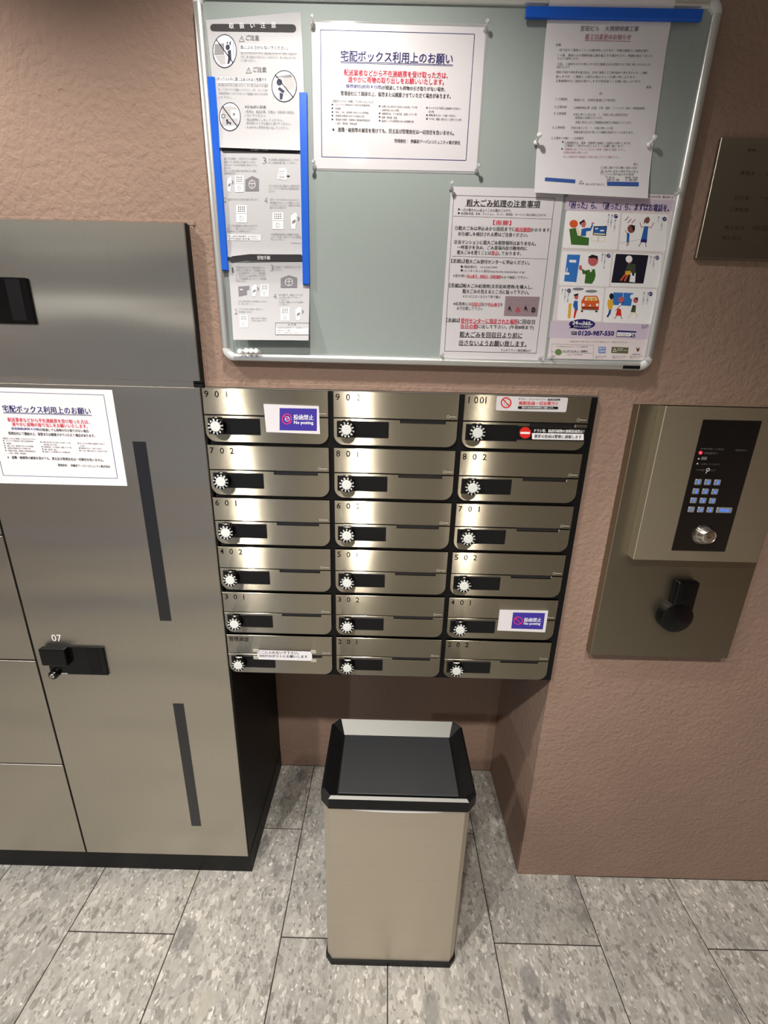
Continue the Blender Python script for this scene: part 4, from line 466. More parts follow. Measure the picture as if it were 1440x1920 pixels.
  ('P',[(0.1111,0.3763),(0.1108,0.3757),(0.1101,0.3754),(0.1094,0.3757),(0.1092,0.3763),(0.1095,0.377),(0.1102,0.3772),(0.1109,0.377)],'K',3),
  ('P',[(0.1109,0.3732),(0.1105,0.3726),(0.1098,0.3723),(0.1092,0.3725),(0.1089,0.3732),(0.1093,0.3738),(0.11,0.3741),(0.1106,0.3739)],'K',3),
  ('P',[(0.1142,0.3795),(0.1139,0.3789),(0.1132,0.3786),(0.1126,0.3788),(0.1123,0.3795),(0.1127,0.3801),(0.1134,0.3804),(0.114,0.3802)],'K',3),
  ('P',[(0.114,0.3764),(0.1137,0.3758),(0.113,0.3755),(0.1123,0.3757),(0.1121,0.3764),(0.1124,0.377),(0.1131,0.3773),(0.1138,0.377)],'K',3),
  ('P',[(0.1138,0.3733),(0.1134,0.3726),(0.1127,0.3723),(0.1121,0.3726),(0.1118,0.3732),(0.1122,0.3739),(0.1129,0.3742),(0.1135,0.3739)],'K',3),
  ('P',[(0.1046,0.3664),(0.1076,0.3626),(0.108,0.3628),(0.1051,0.3667)],'G',3),
  ('P',[(0.1075,0.3628),(0.1056,0.3588),(0.1061,0.3587),(0.108,0.3626)],'G',3),
  ('O',[(0.111,0.362),(0.1105,0.3604),(0.1095,0.3591),(0.1082,0.3583),(0.1067,0.3583),(0.1055,0.359),(0.1047,0.3603),(0.1045,0.3619),(0.1049,0.3635),(0.1059,0.3648),(0.1073,0.3655),(0.1087,0.3655),(0.11,0.3648),(0.1108,0.3636)],[(0.1104,0.362),(0.11,0.3606),(0.1092,0.3594),(0.1081,0.3588),(0.1069,0.3588),(0.1059,0.3594),(0.1052,0.3605),(0.1051,0.3619),(0.1054,0.3633),(0.1063,0.3644),(0.1074,0.365),(0.1086,0.3651),(0.1096,0.3645),(0.1102,0.3634)],'G',3),
  ('P',[(0.0862,0.3754),(0.0924,0.3804),(0.0946,0.378),(0.093,0.3682),(0.0903,0.3558),(0.0854,0.3569)],'W',2),
  ('P',[(0.0876,0.3681),(0.0924,0.3706),(0.0915,0.3657),(0.087,0.3637)],'G',3),
  ('P',[(0.0948,0.3741),(0.0966,0.3717),(0.0974,0.3722),(0.0955,0.3746)],'slate',3),
  ('P',[(0.0966,0.3721),(0.0946,0.3684),(0.0955,0.3681),(0.0974,0.3718)],'slate',3),
  ('P',[(0.1201,0.3758),(0.1333,0.382),(0.1457,0.3775),(0.1445,0.3584),(0.1188,0.3579)],'G',2),
  ('O',[(0.1388,0.369),(0.1379,0.3659),(0.136,0.3634),(0.1333,0.362),(0.1305,0.3619),(0.128,0.3632),(0.1264,0.3657),(0.126,0.3688),(0.1268,0.3719),(0.1288,0.3744),(0.1314,0.3758),(0.1343,0.3759),(0.1367,0.3746),(0.1383,0.3721)],[(0.1379,0.369),(0.1371,0.3662),(0.1354,0.364),(0.1332,0.3627),(0.1307,0.3627),(0.1286,0.3639),(0.1272,0.3661),(0.1269,0.3688),(0.1276,0.3716),(0.1293,0.3738),(0.1316,0.3751),(0.134,0.3752),(0.1361,0.374),(0.1375,0.3718)],'W',3),
  ('P',[(0.1273,0.3696),(0.1375,0.3698),(0.1376,0.3706),(0.1274,0.3704)],'W',3),
  ('P',[(0.1324,0.3749),(0.1315,0.3617),(0.1322,0.3618),(0.1332,0.3749)],'W',3),
  ('T', '2', 0.0778, 0.3431, 0.0815, 0.3431, 0.0078, 'G2', -0.5),
  ('T', '個別カギボタンを空室の番号で押します。', 0.085, 0.3443, 0.143, 0.3449, 0.0031, 'G', 0),
  ('P',[(0.0998,0.3349),(0.1202,0.3351),(0.1192,0.3216),(0.0987,0.3213)],'W',2),
  ('P',[(0.0987,0.3208),(0.1192,0.321),(0.1181,0.3067),(0.0975,0.3065)],'W',2),
  ('P',[(0.1053,0.3319),(0.1049,0.3312),(0.104,0.3309),(0.1032,0.3312),(0.1029,0.3319),(0.1033,0.3326),(0.1042,0.3329),(0.105,0.3326)],'K',3),
  ('P',[(0.105,0.3285),(0.1046,0.3278),(0.1037,0.3275),(0.1029,0.3278),(0.1026,0.3285),(0.103,0.3292),(0.1039,0.3295),(0.1047,0.3292)],'K',3),
  ('P',[(0.1048,0.3251),(0.1044,0.3244),(0.1035,0.3241),(0.1026,0.3244),(0.1023,0.3251),(0.1027,0.3258),(0.1036,0.3261),(0.1045,0.3258)],'K',3),
  ('P',[(0.109,0.332),(0.1086,0.3313),(0.1077,0.331),(0.1068,0.3312),(0.1065,0.3319),(0.1069,0.3326),(0.1078,0.3329),(0.1087,0.3327)],'K',3),
  ('P',[(0.1087,0.3286),(0.1083,0.3279),(0.1074,0.3276),(0.1066,0.3279),(0.1063,0.3286),(0.1067,0.3293),(0.1076,0.3296),(0.1084,0.3293)],'K',3),
  ('P',[(0.1084,0.3252),(0.108,0.3245),(0.1071,0.3242),(0.1063,0.3245),(0.106,0.3252),(0.1064,0.3259),(0.1073,0.3262),(0.1081,0.3259)],'K',3),
  ('P',[(0.1126,0.3321),(0.1122,0.3313),(0.1113,0.331),(0.1105,0.3313),(0.1102,0.332),(0.1106,0.3327),(0.1115,0.333),(0.1123,0.3327)],'K',3),
  ('P',[(0.1124,0.3287),(0.112,0.328),(0.1111,0.3277),(0.1102,0.3279),(0.1099,0.3286),(0.1104,0.3293),(0.1112,0.3296),(0.1121,0.3294)],'K',3),
  ('P',[(0.1121,0.3253),(0.1117,0.3246),(0.1108,0.3243),(0.11,0.3245),(0.1097,0.3252),(0.1101,0.3259),(0.111,0.3262),(0.1118,0.326)],'K',3),
  ('P',[(0.1163,0.3321),(0.1159,0.3314),(0.115,0.3311),(0.1142,0.3314),(0.1139,0.3321),(0.1143,0.3328),(0.1152,0.3331),(0.116,0.3328)],'K',3),
  ('P',[(0.1161,0.3287),(0.1157,0.328),(0.1148,0.3277),(0.1139,0.328),(0.1136,0.3287),(0.114,0.3294),(0.1149,0.3297),(0.1158,0.3294)],'K',3),
  ('P',[(0.1158,0.3254),(0.1154,0.3246),(0.1145,0.3243),(0.1137,0.3246),(0.1134,0.3253),(0.1138,0.326),(0.1147,0.3263),(0.1155,0.326)],'K',3),
  ('P',[(0.1044,0.3179),(0.1082,0.3137),(0.1086,0.314),(0.1048,0.3182)],'G',3),
  ('P',[(0.1081,0.314),(0.1057,0.3096),(0.1062,0.3095),(0.1086,0.3138)],'G',3),
  ('O',[(0.1124,0.3131),(0.1119,0.3113),(0.1106,0.3099),(0.1089,0.3091),(0.1071,0.3091),(0.1055,0.3098),(0.1045,0.3112),(0.1042,0.3129),(0.1048,0.3147),(0.106,0.3161),(0.1077,0.3169),(0.1095,0.3169),(0.1111,0.3162),(0.1121,0.3148)],[(0.1119,0.3131),(0.1114,0.3115),(0.1103,0.3103),(0.1088,0.3096),(0.1073,0.3096),(0.1059,0.3102),(0.105,0.3114),(0.1048,0.3129),(0.1052,0.3145),(0.1063,0.3157),(0.1078,0.3164),(0.1094,0.3164),(0.1107,0.3158),(0.1116,0.3146)],'G',3),
  ('T', '4', 0.1538, 0.3438, 0.1597, 0.3439, 0.0097, 'G2', -0.5),
  ('T', '個別のツマミを左回り(CLOSE)に戻すと', 0.1646, 0.3453, 0.2195, 0.3459, 0.0031, 'G', 0),
  ('T', '番が確認できます。この状態にしてから', 0.1643, 0.3406, 0.2215, 0.3413, 0.0031, 'G', 0),
  ('T', 'これで完了となります。確認済みの番は', 0.1641, 0.3362, 0.2219, 0.3369, 0.0031, 'G', 0),
  ('T', '扉ボックスを閉めます。', 0.1638, 0.3323, 0.1959, 0.3327, 0.0032, 'G', 0),
  ('P',[(0.168,0.3244),(0.1888,0.3246),(0.1882,0.3114),(0.1673,0.3112)],'W',2),
  ('P',[(0.1673,0.3106),(0.1881,0.3109),(0.1875,0.297),(0.1665,0.2967)],'W',2),
  ('P',[(0.1737,0.3215),(0.1733,0.3208),(0.1724,0.3205),(0.1715,0.3208),(0.1712,0.3214),(0.1716,0.3221),(0.1725,0.3224),(0.1734,0.3221)],'K',3),
  ('P',[(0.1735,0.3182),(0.1731,0.3175),(0.1722,0.3172),(0.1713,0.3175),(0.171,0.3181),(0.1714,0.3188),(0.1723,0.3191),(0.1732,0.3189)],'K',3),
  ('P',[(0.1733,0.3149),(0.1729,0.3142),(0.172,0.3139),(0.1712,0.3142),(0.1708,0.3148),(0.1712,0.3155),(0.1721,0.3158),(0.173,0.3156)],'K',3),
  ('P',[(0.1774,0.3216),(0.177,0.3209),(0.1761,0.3206),(0.1753,0.3208),(0.1749,0.3215),(0.1753,0.3222),(0.1762,0.3225),(0.1771,0.3222)],'K',3),
  ('P',[(0.1773,0.3183),(0.1769,0.3176),(0.176,0.3173),(0.1751,0.3175),(0.1748,0.3182),(0.1752,0.3189),(0.1761,0.3192),(0.1769,0.3189)],'K',3),
  ('P',[(0.1771,0.315),(0.1767,0.3143),(0.1758,0.314),(0.1749,0.3142),(0.1746,0.3149),(0.175,0.3156),(0.1759,0.3159),(0.1768,0.3156)],'K',3),
  ('P',[(0.1812,0.3216),(0.1808,0.3209),(0.1799,0.3206),(0.179,0.3209),(0.1787,0.3216),(0.1791,0.3223),(0.18,0.3226),(0.1808,0.3223)],'K',3),
  ('P',[(0.181,0.3183),(0.1806,0.3176),(0.1797,0.3173),(0.1788,0.3176),(0.1785,0.3183),(0.1789,0.319),(0.1798,0.3193),(0.1807,0.319)],'K',3),
  ('P',[(0.1808,0.315),(0.1804,0.3143),(0.1795,0.314),(0.1787,0.3143),(0.1783,0.315),(0.1787,0.3157),(0.1796,0.316),(0.1805,0.3157)],'K',3),
  ('P',[(0.1849,0.3217),(0.1845,0.321),(0.1836,0.3207),(0.1828,0.321),(0.1824,0.3217),(0.1828,0.3223),(0.1837,0.3226),(0.1846,0.3224)],'K',3),
  ('P',[(0.1848,0.3184),(0.1844,0.3177),(0.1835,0.3174),(0.1826,0.3177),(0.1823,0.3184),(0.1827,0.319),(0.1836,0.3193),(0.1844,0.3191)],'K',3),
  ('P',[(0.1846,0.3151),(0.1842,0.3144),(0.1833,0.3141),(0.1824,0.3144),(0.1821,0.3151),(0.1825,0.3157),(0.1834,0.316),(0.1843,0.3158)],'K',3),
  ('P',[(0.1732,0.3078),(0.1771,0.3038),(0.1776,0.3041),(0.1736,0.3082)],'G',3),
  ('P',[(0.1771,0.304),(0.1748,0.2998),(0.1753,0.2996),(0.1776,0.3038)],'G',3),
  ('O',[(0.1815,0.3032),(0.181,0.3015),(0.1798,0.3001),(0.178,0.2993),(0.1762,0.2993),(0.1745,0.3),(0.1734,0.3013),(0.1731,0.303),(0.1736,0.3047),(0.1748,0.3061),(0.1766,0.3069),(0.1784,0.3069),(0.1801,0.3062),(0.1812,0.3048)],[(0.1809,0.3032),(0.1805,0.3017),(0.1794,0.3005),(0.1779,0.2998),(0.1763,0.2997),(0.1749,0.3004),(0.174,0.3015),(0.1737,0.303),(0.1741,0.3045),(0.1752,0.3057),(0.1767,0.3064),(0.1783,0.3064),(0.1797,0.3058),(0.1806,0.3046)],'G',3),
  ('P',[(0.2027,0.3195),(0.2114,0.3252),(0.2149,0.3225),(0.2132,0.3113),(0.2102,0.2971),(0.203,0.2984)],'W',2),
  ('P',[(0.2054,0.3112),(0.2121,0.3141),(0.2113,0.3085),(0.2048,0.3061)],'G',3),
  ('P',[(0.2156,0.3181),(0.2185,0.3153),(0.2192,0.3159),(0.2163,0.3186)],'slate',3),
  ('P',[(0.2184,0.3158),(0.2159,0.3115),(0.2167,0.3112),(0.2193,0.3155)],'slate',3),
  ('T', 'しばらく押し暗証番号入力部分どこかボタンを', 0.0797, 0.3012, 0.137, 0.3019, 0.0032, 'G', 0),
  ('T', '押して、一度クリアにしてください。', 0.0793, 0.2965, 0.1333, 0.2971, 0.0033, 'G', 0),
  ('T', '暗証番号にして変更できます。', 0.0789, 0.2919, 0.1251, 0.2925, 0.0032, 'G', 0),
  ('P',[(0.079,0.2864),(0.143,0.2871),(0.1423,0.2768),(0.078,0.276)],'W',2),
  ('T', '押した番号が暗証番号になりますので、', 0.08, 0.2832, 0.14, 0.2839, 0.0033, 'G2', 0),
  ('T', '必ず不在連絡票に番号を書いて下さい。', 0.0804, 0.279, 0.1397, 0.2796, 0.0032, 'G2', 0),
  ('T', '不在連絡票を設置済みの郵便受けに投函し、', 0.1632, 0.2883, 0.2196, 0.289, 0.0033, 'G', 0),
  ('T', 'したら、不在票、個別のドアロック等確認', 0.1629, 0.2839, 0.2209, 0.2846, 0.0033, 'G', 0),
  ('T', '押してください。', 0.1627, 0.2797, 0.1878, 0.2799, 0.0032, 'G', 0),
  ('P',[(0.2021,0.2743),(0.2205,0.2739),(0.2206,0.2744),(0.2021,0.2748)],'G',2),
 ],
 'pickup_steps_sheet': [
  ('P',[(0.0814,0.2421),(0.0834,0.2452),(0.0889,0.2473),(0.1232,0.2516),(0.161,0.2518),(0.2214,0.253),(0.2242,0.2509),(0.2239,0.2421),(0.221,0.2413),(0.1604,0.2408),(0.1224,0.2405),(0.086,0.2359),(0.0824,0.238)],'dk',1),
  ('T', '受取手順', 0.1364, 0.2455, 0.1616, 0.2459, 0.007, 'W', 0.5),
  ('T', '1', 0.0854, 0.2234, 0.0884, 0.2235, 0.0088, 'G2', -0.5),
  ('T', '3', 0.1608, 0.2287, 0.1673, 0.2288, 0.0098, 'G2', -0.5),
  ('T', '4', 0.1637, 0.1786, 0.17, 0.1788, 0.0091, 'G2', -0.5),
  ('T', '2', 0.0846, 0.1491, 0.0897, 0.1491, 0.0093, 'G2', -0.5),
  ('T', '不在票に書かれたボックス番号を確認のうえ、', 0.0934, 0.2283, 0.1506, 0.2292, 0.0034, 'G', 0),
  ('T', '操作部のふたを開けます。不在連絡票に記入', 0.093, 0.2233, 0.1503, 0.2243, 0.0034, 'G', 0),
  ('T', 'してある暗証番号を押してください。解錠が確認', 0.0926, 0.2184, 0.1505, 0.2194, 0.0034, 'G', 0),
  ('T', 'す。表示ボタンの点滅を確認ツマミを左に', 0.0922, 0.2138, 0.1512, 0.2148, 0.0034, 'G', 0),
  ('T', 'る。不在連絡票に記入されている暗証番', 0.0918, 0.209, 0.1513, 0.21, 0.0034, 'G', 0),
  ('T', '号を押します。', 0.0914, 0.2043, 0.1107, 0.2046, 0.0034, 'G', 0),
  ('T', '扉を開けて、荷物を取り出してくだ', 0.1697, 0.2307, 0.2191, 0.2315, 0.0034, 'G', 0),
  ('T', 'ください。', 0.1694, 0.2259, 0.1852, 0.2261, 0.0034, 'G', 0),
  ('T', '扉を閉めて、個別のツマミを', 0.1747, 0.1814, 0.2224, 0.1822, 0.0035, 'G', 0),
  ('T', '(CLOSE)に戻して下さいし', 0.1745, 0.1767, 0.2187, 0.1774, 0.0035, 'G', 0),
  ('T', 'てください。', 0.1743, 0.1726, 0.1943, 0.1729, 0.0035, 'G', 0),
  ('T', 'その後、個別のツマミを操作', 0.1741, 0.1684, 0.2227, 0.1693, 0.0035, 'G', 0),
  ('T', 'してください。', 0.1739, 0.1641, 0.193, 0.1645, 0.0036, 'G', 0),
  ('T', '※ボタン操作を間違いの時は最初からやり直して、', 0.0931, 0.1681, 0.1523, 0.1691, 0.003, 'G', 0),
  ('T', 'ください。', 0.0928, 0.1635, 0.1238, 0.164, 0.0031, 'G', 0),
  ('T', 'ツマミを左(OPEN)へ回すと、', 0.0932, 0.1538, 0.1407, 0.1546, 0.0036, 'G', 0),
  ('T', '扉が開けられます。', 0.0928, 0.1489, 0.1202, 0.1494, 0.0035, 'G', 0),
  ('T', '暗証カギ押した番号が', 0.117, 0.1376, 0.1481, 0.1382, 0.003, 'G', 0),
  ('T', 'OPENに戻ります。', 0.1167, 0.1333, 0.1479, 0.1338, 0.0031, 'G', 0),
  ('P',[(0.0951,0.1945),(0.1173,0.1962),(0.1168,0.1893),(0.112,0.1887),(0.1114,0.1805),(0.095,0.1766)],'G',2),
  ('P',[(0.0986,0.1901),(0.104,0.1902),(0.1038,0.1885),(0.0984,0.1884)],'W',3),
  ('P',[(0.1221,0.1948),(0.1294,0.1994),(0.1322,0.1972),(0.1306,0.1882),(0.1279,0.1768),(0.1219,0.1778)],'W',2),
  ('P',[(0.1241,0.1881),(0.1298,0.1904),(0.129,0.1859),(0.1235,0.184)],'G',3),
  ('P',[(0.1327,0.1936),(0.135,0.1914),(0.1357,0.192),(0.1334,0.1942)],'slate',3),
  ('P',[(0.135,0.1919),(0.1327,0.1885),(0.1336,0.1881),(0.1358,0.1915)],'slate',3),
  ('P',[(0.1399,0.1996),(0.1561,0.1999),(0.1554,0.1891),(0.1392,0.1888)],'W',2),
  ('P',[(0.1392,0.1884),(0.1554,0.1887),(0.1548,0.1773),(0.1385,0.177)],'W',2),
  ('P',[(0.1443,0.1973),(0.144,0.1967),(0.1433,0.1965),(0.1426,0.1967),(0.1423,0.1972),(0.1427,0.1978),(0.1434,0.198),(0.144,0.1978)],'K',3),
  ('P',[(0.1441,0.1946),(0.1438,0.194),(0.1431,0.1938),(0.1424,0.194),(0.1422,0.1945),(0.1425,0.1951),(0.1432,0.1953),(0.1439,0.1951)],'K',3),
  ('P',[(0.1439,0.1919),(0.1436,0.1913),(0.1429,0.1911),(0.1422,0.1913),(0.142,0.1918),(0.1423,0.1924),(0.143,0.1926),(0.1437,0.1924)],'K',3),
  ('P',[(0.1472,0.1973),(0.1469,0.1968),(0.1462,0.1965),(0.1455,0.1967),(0.1453,0.1973),(0.1456,0.1978),(0.1463,0.1981),(0.1469,0.1979)],'K',3),
  ('P',[(0.147,0.1946),(0.1467,0.1941),(0.146,0.1938),(0.1453,0.194),(0.1451,0.1946),(0.1454,0.1951),(0.1461,0.1954),(0.1468,0.1952)],'K',3),
  ('P',[(0.1469,0.1919),(0.1465,0.1914),(0.1458,0.1911),(0.1452,0.1913),(0.1449,0.1919),(0.1452,0.1924),(0.1459,0.1927),(0.1466,0.1925)],'K',3),
  ('P',[(0.1501,0.1974),(0.1498,0.1968),(0.1491,0.1966),(0.1484,0.1968),(0.1482,0.1973),(0.1485,0.1979),(0.1492,0.1981),(0.1499,0.1979)],'K',3),
  ('P',[(0.1499,0.1947),(0.1496,0.1941),(0.1489,0.1939),(0.1483,0.1941),(0.148,0.1946),(0.1483,0.1952),(0.149,0.1955),(0.1497,0.1952)],'K',3),
  ('P',[(0.1498,0.192),(0.1495,0.1914),(0.1488,0.1912),(0.1481,0.1914),(0.1478,0.1919),(0.1482,0.1925),(0.1489,0.1928),(0.1495,0.1925)],'K',3),
  ('P',[(0.153,0.1974),(0.1527,0.1969),(0.152,0.1966),(0.1513,0.1969),(0.1511,0.1974),(0.1514,0.198),(0.1521,0.1982),(0.1528,0.198)],'K',3),
  ('P',[(0.1529,0.1948),(0.1525,0.1942),(0.1518,0.1939),(0.1512,0.1942),(0.1509,0.1947),(0.1512,0.1953),(0.1519,0.1955),(0.1526,0.1953)],'K',3),
  ('P',[(0.1527,0.192),(0.1524,0.1915),(0.1517,0.1912),(0.151,0.1915),(0.1508,0.192),(0.1511,0.1926),(0.1518,0.1928),(0.1524,0.1926)],'K',3),
  ('P',[(0.1437,0.1861),(0.1467,0.1827),(0.1472,0.1831),(0.1441,0.1864)],'G',3),
  ('P',[(0.1467,0.183),(0.1449,0.1796),(0.1454,0.1794),(0.1472,0.1828)],'G',3),
  ('O',[(0.1502,0.1823),(0.1498,0.1809),(0.1488,0.1798),(0.1475,0.1791),(0.146,0.1791),(0.1447,0.1797),(0.1439,0.1808),(0.1437,0.1821),(0.1441,0.1835),(0.145,0.1847),(0.1464,0.1853),(0.1478,0.1853),(0.1491,0.1847),(0.1499,0.1837)],[(0.1496,0.1823),(0.1493,0.1811),(0.1485,0.1802),(0.1474,0.1796),(0.1462,0.1796),(0.1451,0.1801),(0.1444,0.181),(0.1442,0.1822),(0.1446,0.1833),(0.1454,0.1843),(0.1465,0.1848),(0.1477,0.1848),(0.1487,0.1843),(0.1494,0.1834)],'G',3),
  ('P',[(0.1801,0.2108),(0.1966,0.2167),(0.2127,0.2126),(0.212,0.1948),(0.1792,0.1941)],'G',2),
  ('O',[(0.2042,0.2047),(0.2033,0.2018),(0.201,0.1994),(0.1976,0.198),(0.194,0.1979),(0.1907,0.1992),(0.1886,0.2014),(0.1879,0.2043),(0.1889,0.2073),(0.1912,0.2096),(0.1946,0.211),(0.1982,0.2111),(0.2014,0.2098),(0.2036,0.2076)],[(0.2033,0.2047),(0.2025,0.2021),(0.2004,0.2),(0.1974,0.1988),(0.1942,0.1988),(0.1914,0.1998),(0.1895,0.2018),(0.1889,0.2044),(0.1897,0.2069),(0.1918,0.209),(0.1947,0.2102),(0.1979,0.2102),(0.2008,0.2092),(0.2027,0.2072)],'W',3),
  ('P',[(0.1896,0.2051),(0.2026,0.2053),(0.2027,0.2062),(0.1896,0.2059)],'W',3),
  ('P',[(0.1959,0.2101),(0.1954,0.1978),(0.1962,0.1978),(0.1967,0.2101)],'W',3),
  ('P',[(0.1775,0.1585),(0.1954,0.1588),(0.1949,0.1473),(0.1769,0.147)],'W',2),
  ('P',[(0.1769,0.1465),(0.1949,0.1468),(0.1944,0.1347),(0.1763,0.1344)],'W',2),
  ('P',[(0.1824,0.156),(0.182,0.1554),(0.1813,0.1551),(0.1805,0.1554),(0.1802,0.1559),(0.1806,0.1565),(0.1813,0.1568),(0.1821,0.1566)],'K',3),
  ('P',[(0.1822,0.1531),(0.1819,0.1525),(0.1811,0.1522),(0.1804,0.1525),(0.1801,0.1531),(0.1804,0.1537),(0.1812,0.1539),(0.1819,0.1537)],'K',3),
  ('P',[(0.1821,0.1502),(0.1817,0.1496),(0.181,0.1493),(0.1802,0.1496),(0.1799,0.1502),(0.1803,0.1508),(0.1811,0.151),(0.1818,0.1508)],'K',3),
  ('P',[(0.1856,0.1561),(0.1853,0.1555),(0.1845,0.1552),(0.1837,0.1554),(0.1834,0.156),(0.1838,0.1566),(0.1846,0.1569),(0.1853,0.1566)],'K',3),
  ('P',[(0.1855,0.1532),(0.1851,0.1526),(0.1844,0.1523),(0.1836,0.1525),(0.1833,0.1531),(0.1837,0.1537),(0.1844,0.154),(0.1852,0.1538)],'K',3),
  ('P',[(0.1853,0.1503),(0.185,0.1497),(0.1842,0.1494),(0.1835,0.1496),(0.1832,0.1502),(0.1835,0.1508),(0.1843,0.1511),(0.185,0.1509)],'K',3),
  ('P',[(0.1888,0.1561),(0.1885,0.1555),(0.1877,0.1553),(0.187,0.1555),(0.1867,0.1561),(0.187,0.1567),(0.1878,0.1569),(0.1886,0.1567)],'K',3),
  ('P',[(0.1887,0.1532),(0.1884,0.1526),(0.1876,0.1524),(0.1868,0.1526),(0.1866,0.1532),(0.1869,0.1538),(0.1877,0.1541),(0.1884,0.1538)],'K',3),
  ('P',[(0.1886,0.1504),(0.1882,0.1498),(0.1875,0.1495),(0.1867,0.1497),(0.1864,0.1503),(0.1868,0.1509),(0.1875,0.1512),(0.1883,0.1509)],'K',3),
  ('P',[(0.1921,0.1562),(0.1917,0.1556),(0.191,0.1553),(0.1902,0.1556),(0.1899,0.1561),(0.1903,0.1567),(0.191,0.157),(0.1918,0.1568)],'K',3),
  ('P',[(0.192,0.1533),(0.1916,0.1527),(0.1908,0.1524),(0.1901,0.1527),(0.1898,0.1533),(0.1901,0.1539),(0.1909,0.1541),(0.1917,0.1539)],'K',3),
  ('P',[(0.1918,0.1504),(0.1915,0.1498),(0.1907,0.1496),(0.19,0.1498),(0.1897,0.1504),(0.19,0.151),(0.1908,0.1512),(0.1915,0.151)],'K',3),
  ('P',[(0.1819,0.144),(0.1854,0.1404),(0.1858,0.1408),(0.1824,0.1444)],'G',3),
  ('P',[(0.1853,0.1407),(0.1834,0.1371),(0.1839,0.1368),(0.1859,0.1405)],'G',3),
  ('O',[(0.1892,0.14),(0.1888,0.1385),(0.1877,0.1373),(0.1862,0.1366),(0.1846,0.1366),(0.1832,0.1372),(0.1822,0.1384),(0.182,0.1398),(0.1824,0.1413),(0.1834,0.1425),(0.1849,0.1432),(0.1865,0.1432),(0.1879,0.1426),(0.1889,0.1414)],[(0.1886,0.14),(0.1882,0.1387),(0.1874,0.1377),(0.1861,0.1371),(0.1848,0.1371),(0.1836,0.1376),(0.1828,0.1386),(0.1825,0.1398),(0.1829,0.1411),(0.1838,0.1421),(0.185,0.1427),(0.1864,0.1427),(0.1876,0.1422),(0.1884,0.1412)],'G',3),
  ('P',[(0.2072,0.1558),(0.2156,0.1611),(0.219,0.1586),(0.2175,0.1483),(0.2147,0.1352),(0.2076,0.1363)],'W',2),
  ('P',[(0.2098,0.1481),(0.2164,0.1508),(0.2156,0.1456),(0.2093,0.1434)],'G',3),
  ('P',[(0.2197,0.1544),(0.2226,0.1519),(0.2233,0.1526),(0.2204,0.1551)],'slate',3),
  ('P',[(0.2225,0.1525),(0.22,0.1485),(0.2208,0.1481),(0.2233,0.152)],'slate',3),
  ('P',[(0.0943,0.143),(0.1108,0.1433),(0.11,0.132),(0.0934,0.1318)],'W',2),
  ('P',[(0.0933,0.1313),(0.1099,0.1316),(0.1091,0.1198),(0.0924,0.1195)],'W',2),
  ('P',[(0.0987,0.1405),(0.0984,0.1399),(0.0976,0.1397),(0.097,0.1399),(0.0967,0.1405),(0.097,0.1411),(0.0978,0.1413),(0.0984,0.1411)],'K',3),
  ('P',[(0.0985,0.1377),(0.0981,0.1371),(0.0974,0.1369),(0.0967,0.1371),(0.0965,0.1377),(0.0968,0.1383),(0.0975,0.1385),(0.0982,0.1383)],'K',3),
  ('P',[(0.0983,0.1349),(0.0979,0.1343),(0.0972,0.1341),(0.0965,0.1343),(0.0963,0.1349),(0.0966,0.1355),(0.0973,0.1357),(0.098,0.1355)],'K',3),
  ('P',[(0.1017,0.1406),(0.1013,0.14),(0.1006,0.1398),(0.0999,0.14),(0.0997,0.1405),(0.1,0.1411),(0.1007,0.1414),(0.1014,0.1412)],'K',3),
  ('P',[(0.1015,0.1378),(0.1011,0.1372),(0.1004,0.1369),(0.0997,0.1372),(0.0995,0.1377),(0.0998,0.1383),(0.1005,0.1386),(0.1012,0.1384)],'K',3),
  ('P',[(0.1012,0.135),(0.1009,0.1344),(0.1002,0.1341),(0.0995,0.1344),(0.0993,0.1349),(0.0996,0.1355),(0.1003,0.1358),(0.101,0.1355)],'K',3),
  ('P',[(0.1046,0.1407),(0.1043,0.1401),(0.1036,0.1398),(0.1029,0.14),(0.1027,0.1406),(0.103,0.1412),(0.1037,0.1415),(0.1044,0.1412)],'K',3),
  ('P',[(0.1044,0.1379),(0.1041,0.1373),(0.1034,0.137),(0.1027,0.1372),(0.1024,0.1378),(0.1028,0.1384),(0.1035,0.1386),(0.1042,0.1384)],'K',3),
  ('P',[(0.1042,0.135),(0.1039,0.1345),(0.1032,0.1342),(0.1025,0.1344),(0.1022,0.135),(0.1026,0.1356),(0.1033,0.1358),(0.104,0.1356)],'K',3),
  ('P',[(0.1076,0.1407),(0.1073,0.1401),(0.1066,0.1399),(0.1059,0.1401),(0.1056,0.1407),(0.106,0.1413),(0.1067,0.1415),(0.1074,0.1413)],'K',3),
  ('P',[(0.1074,0.1379),(0.1071,0.1373),(0.1064,0.1371),(0.1057,0.1373),(0.1054,0.1379),(0.1058,0.1385),(0.1065,0.1387),(0.1072,0.1385)],'K',3),
  ('P',[(0.1072,0.1351),(0.1069,0.1345),(0.1061,0.1343),(0.1055,0.1345),(0.1052,0.1351),(0.1055,0.1356),(0.1063,0.1359),(0.107,0.1357)],'K',3),
  ('P',[(0.0979,0.1289),(0.1009,0.1254),(0.1014,0.1258),(0.0984,0.1292)],'G',3),
  ('P',[(0.1009,0.1257),(0.099,0.1221),(0.0995,0.1219),(0.1014,0.1255)],'G',3),
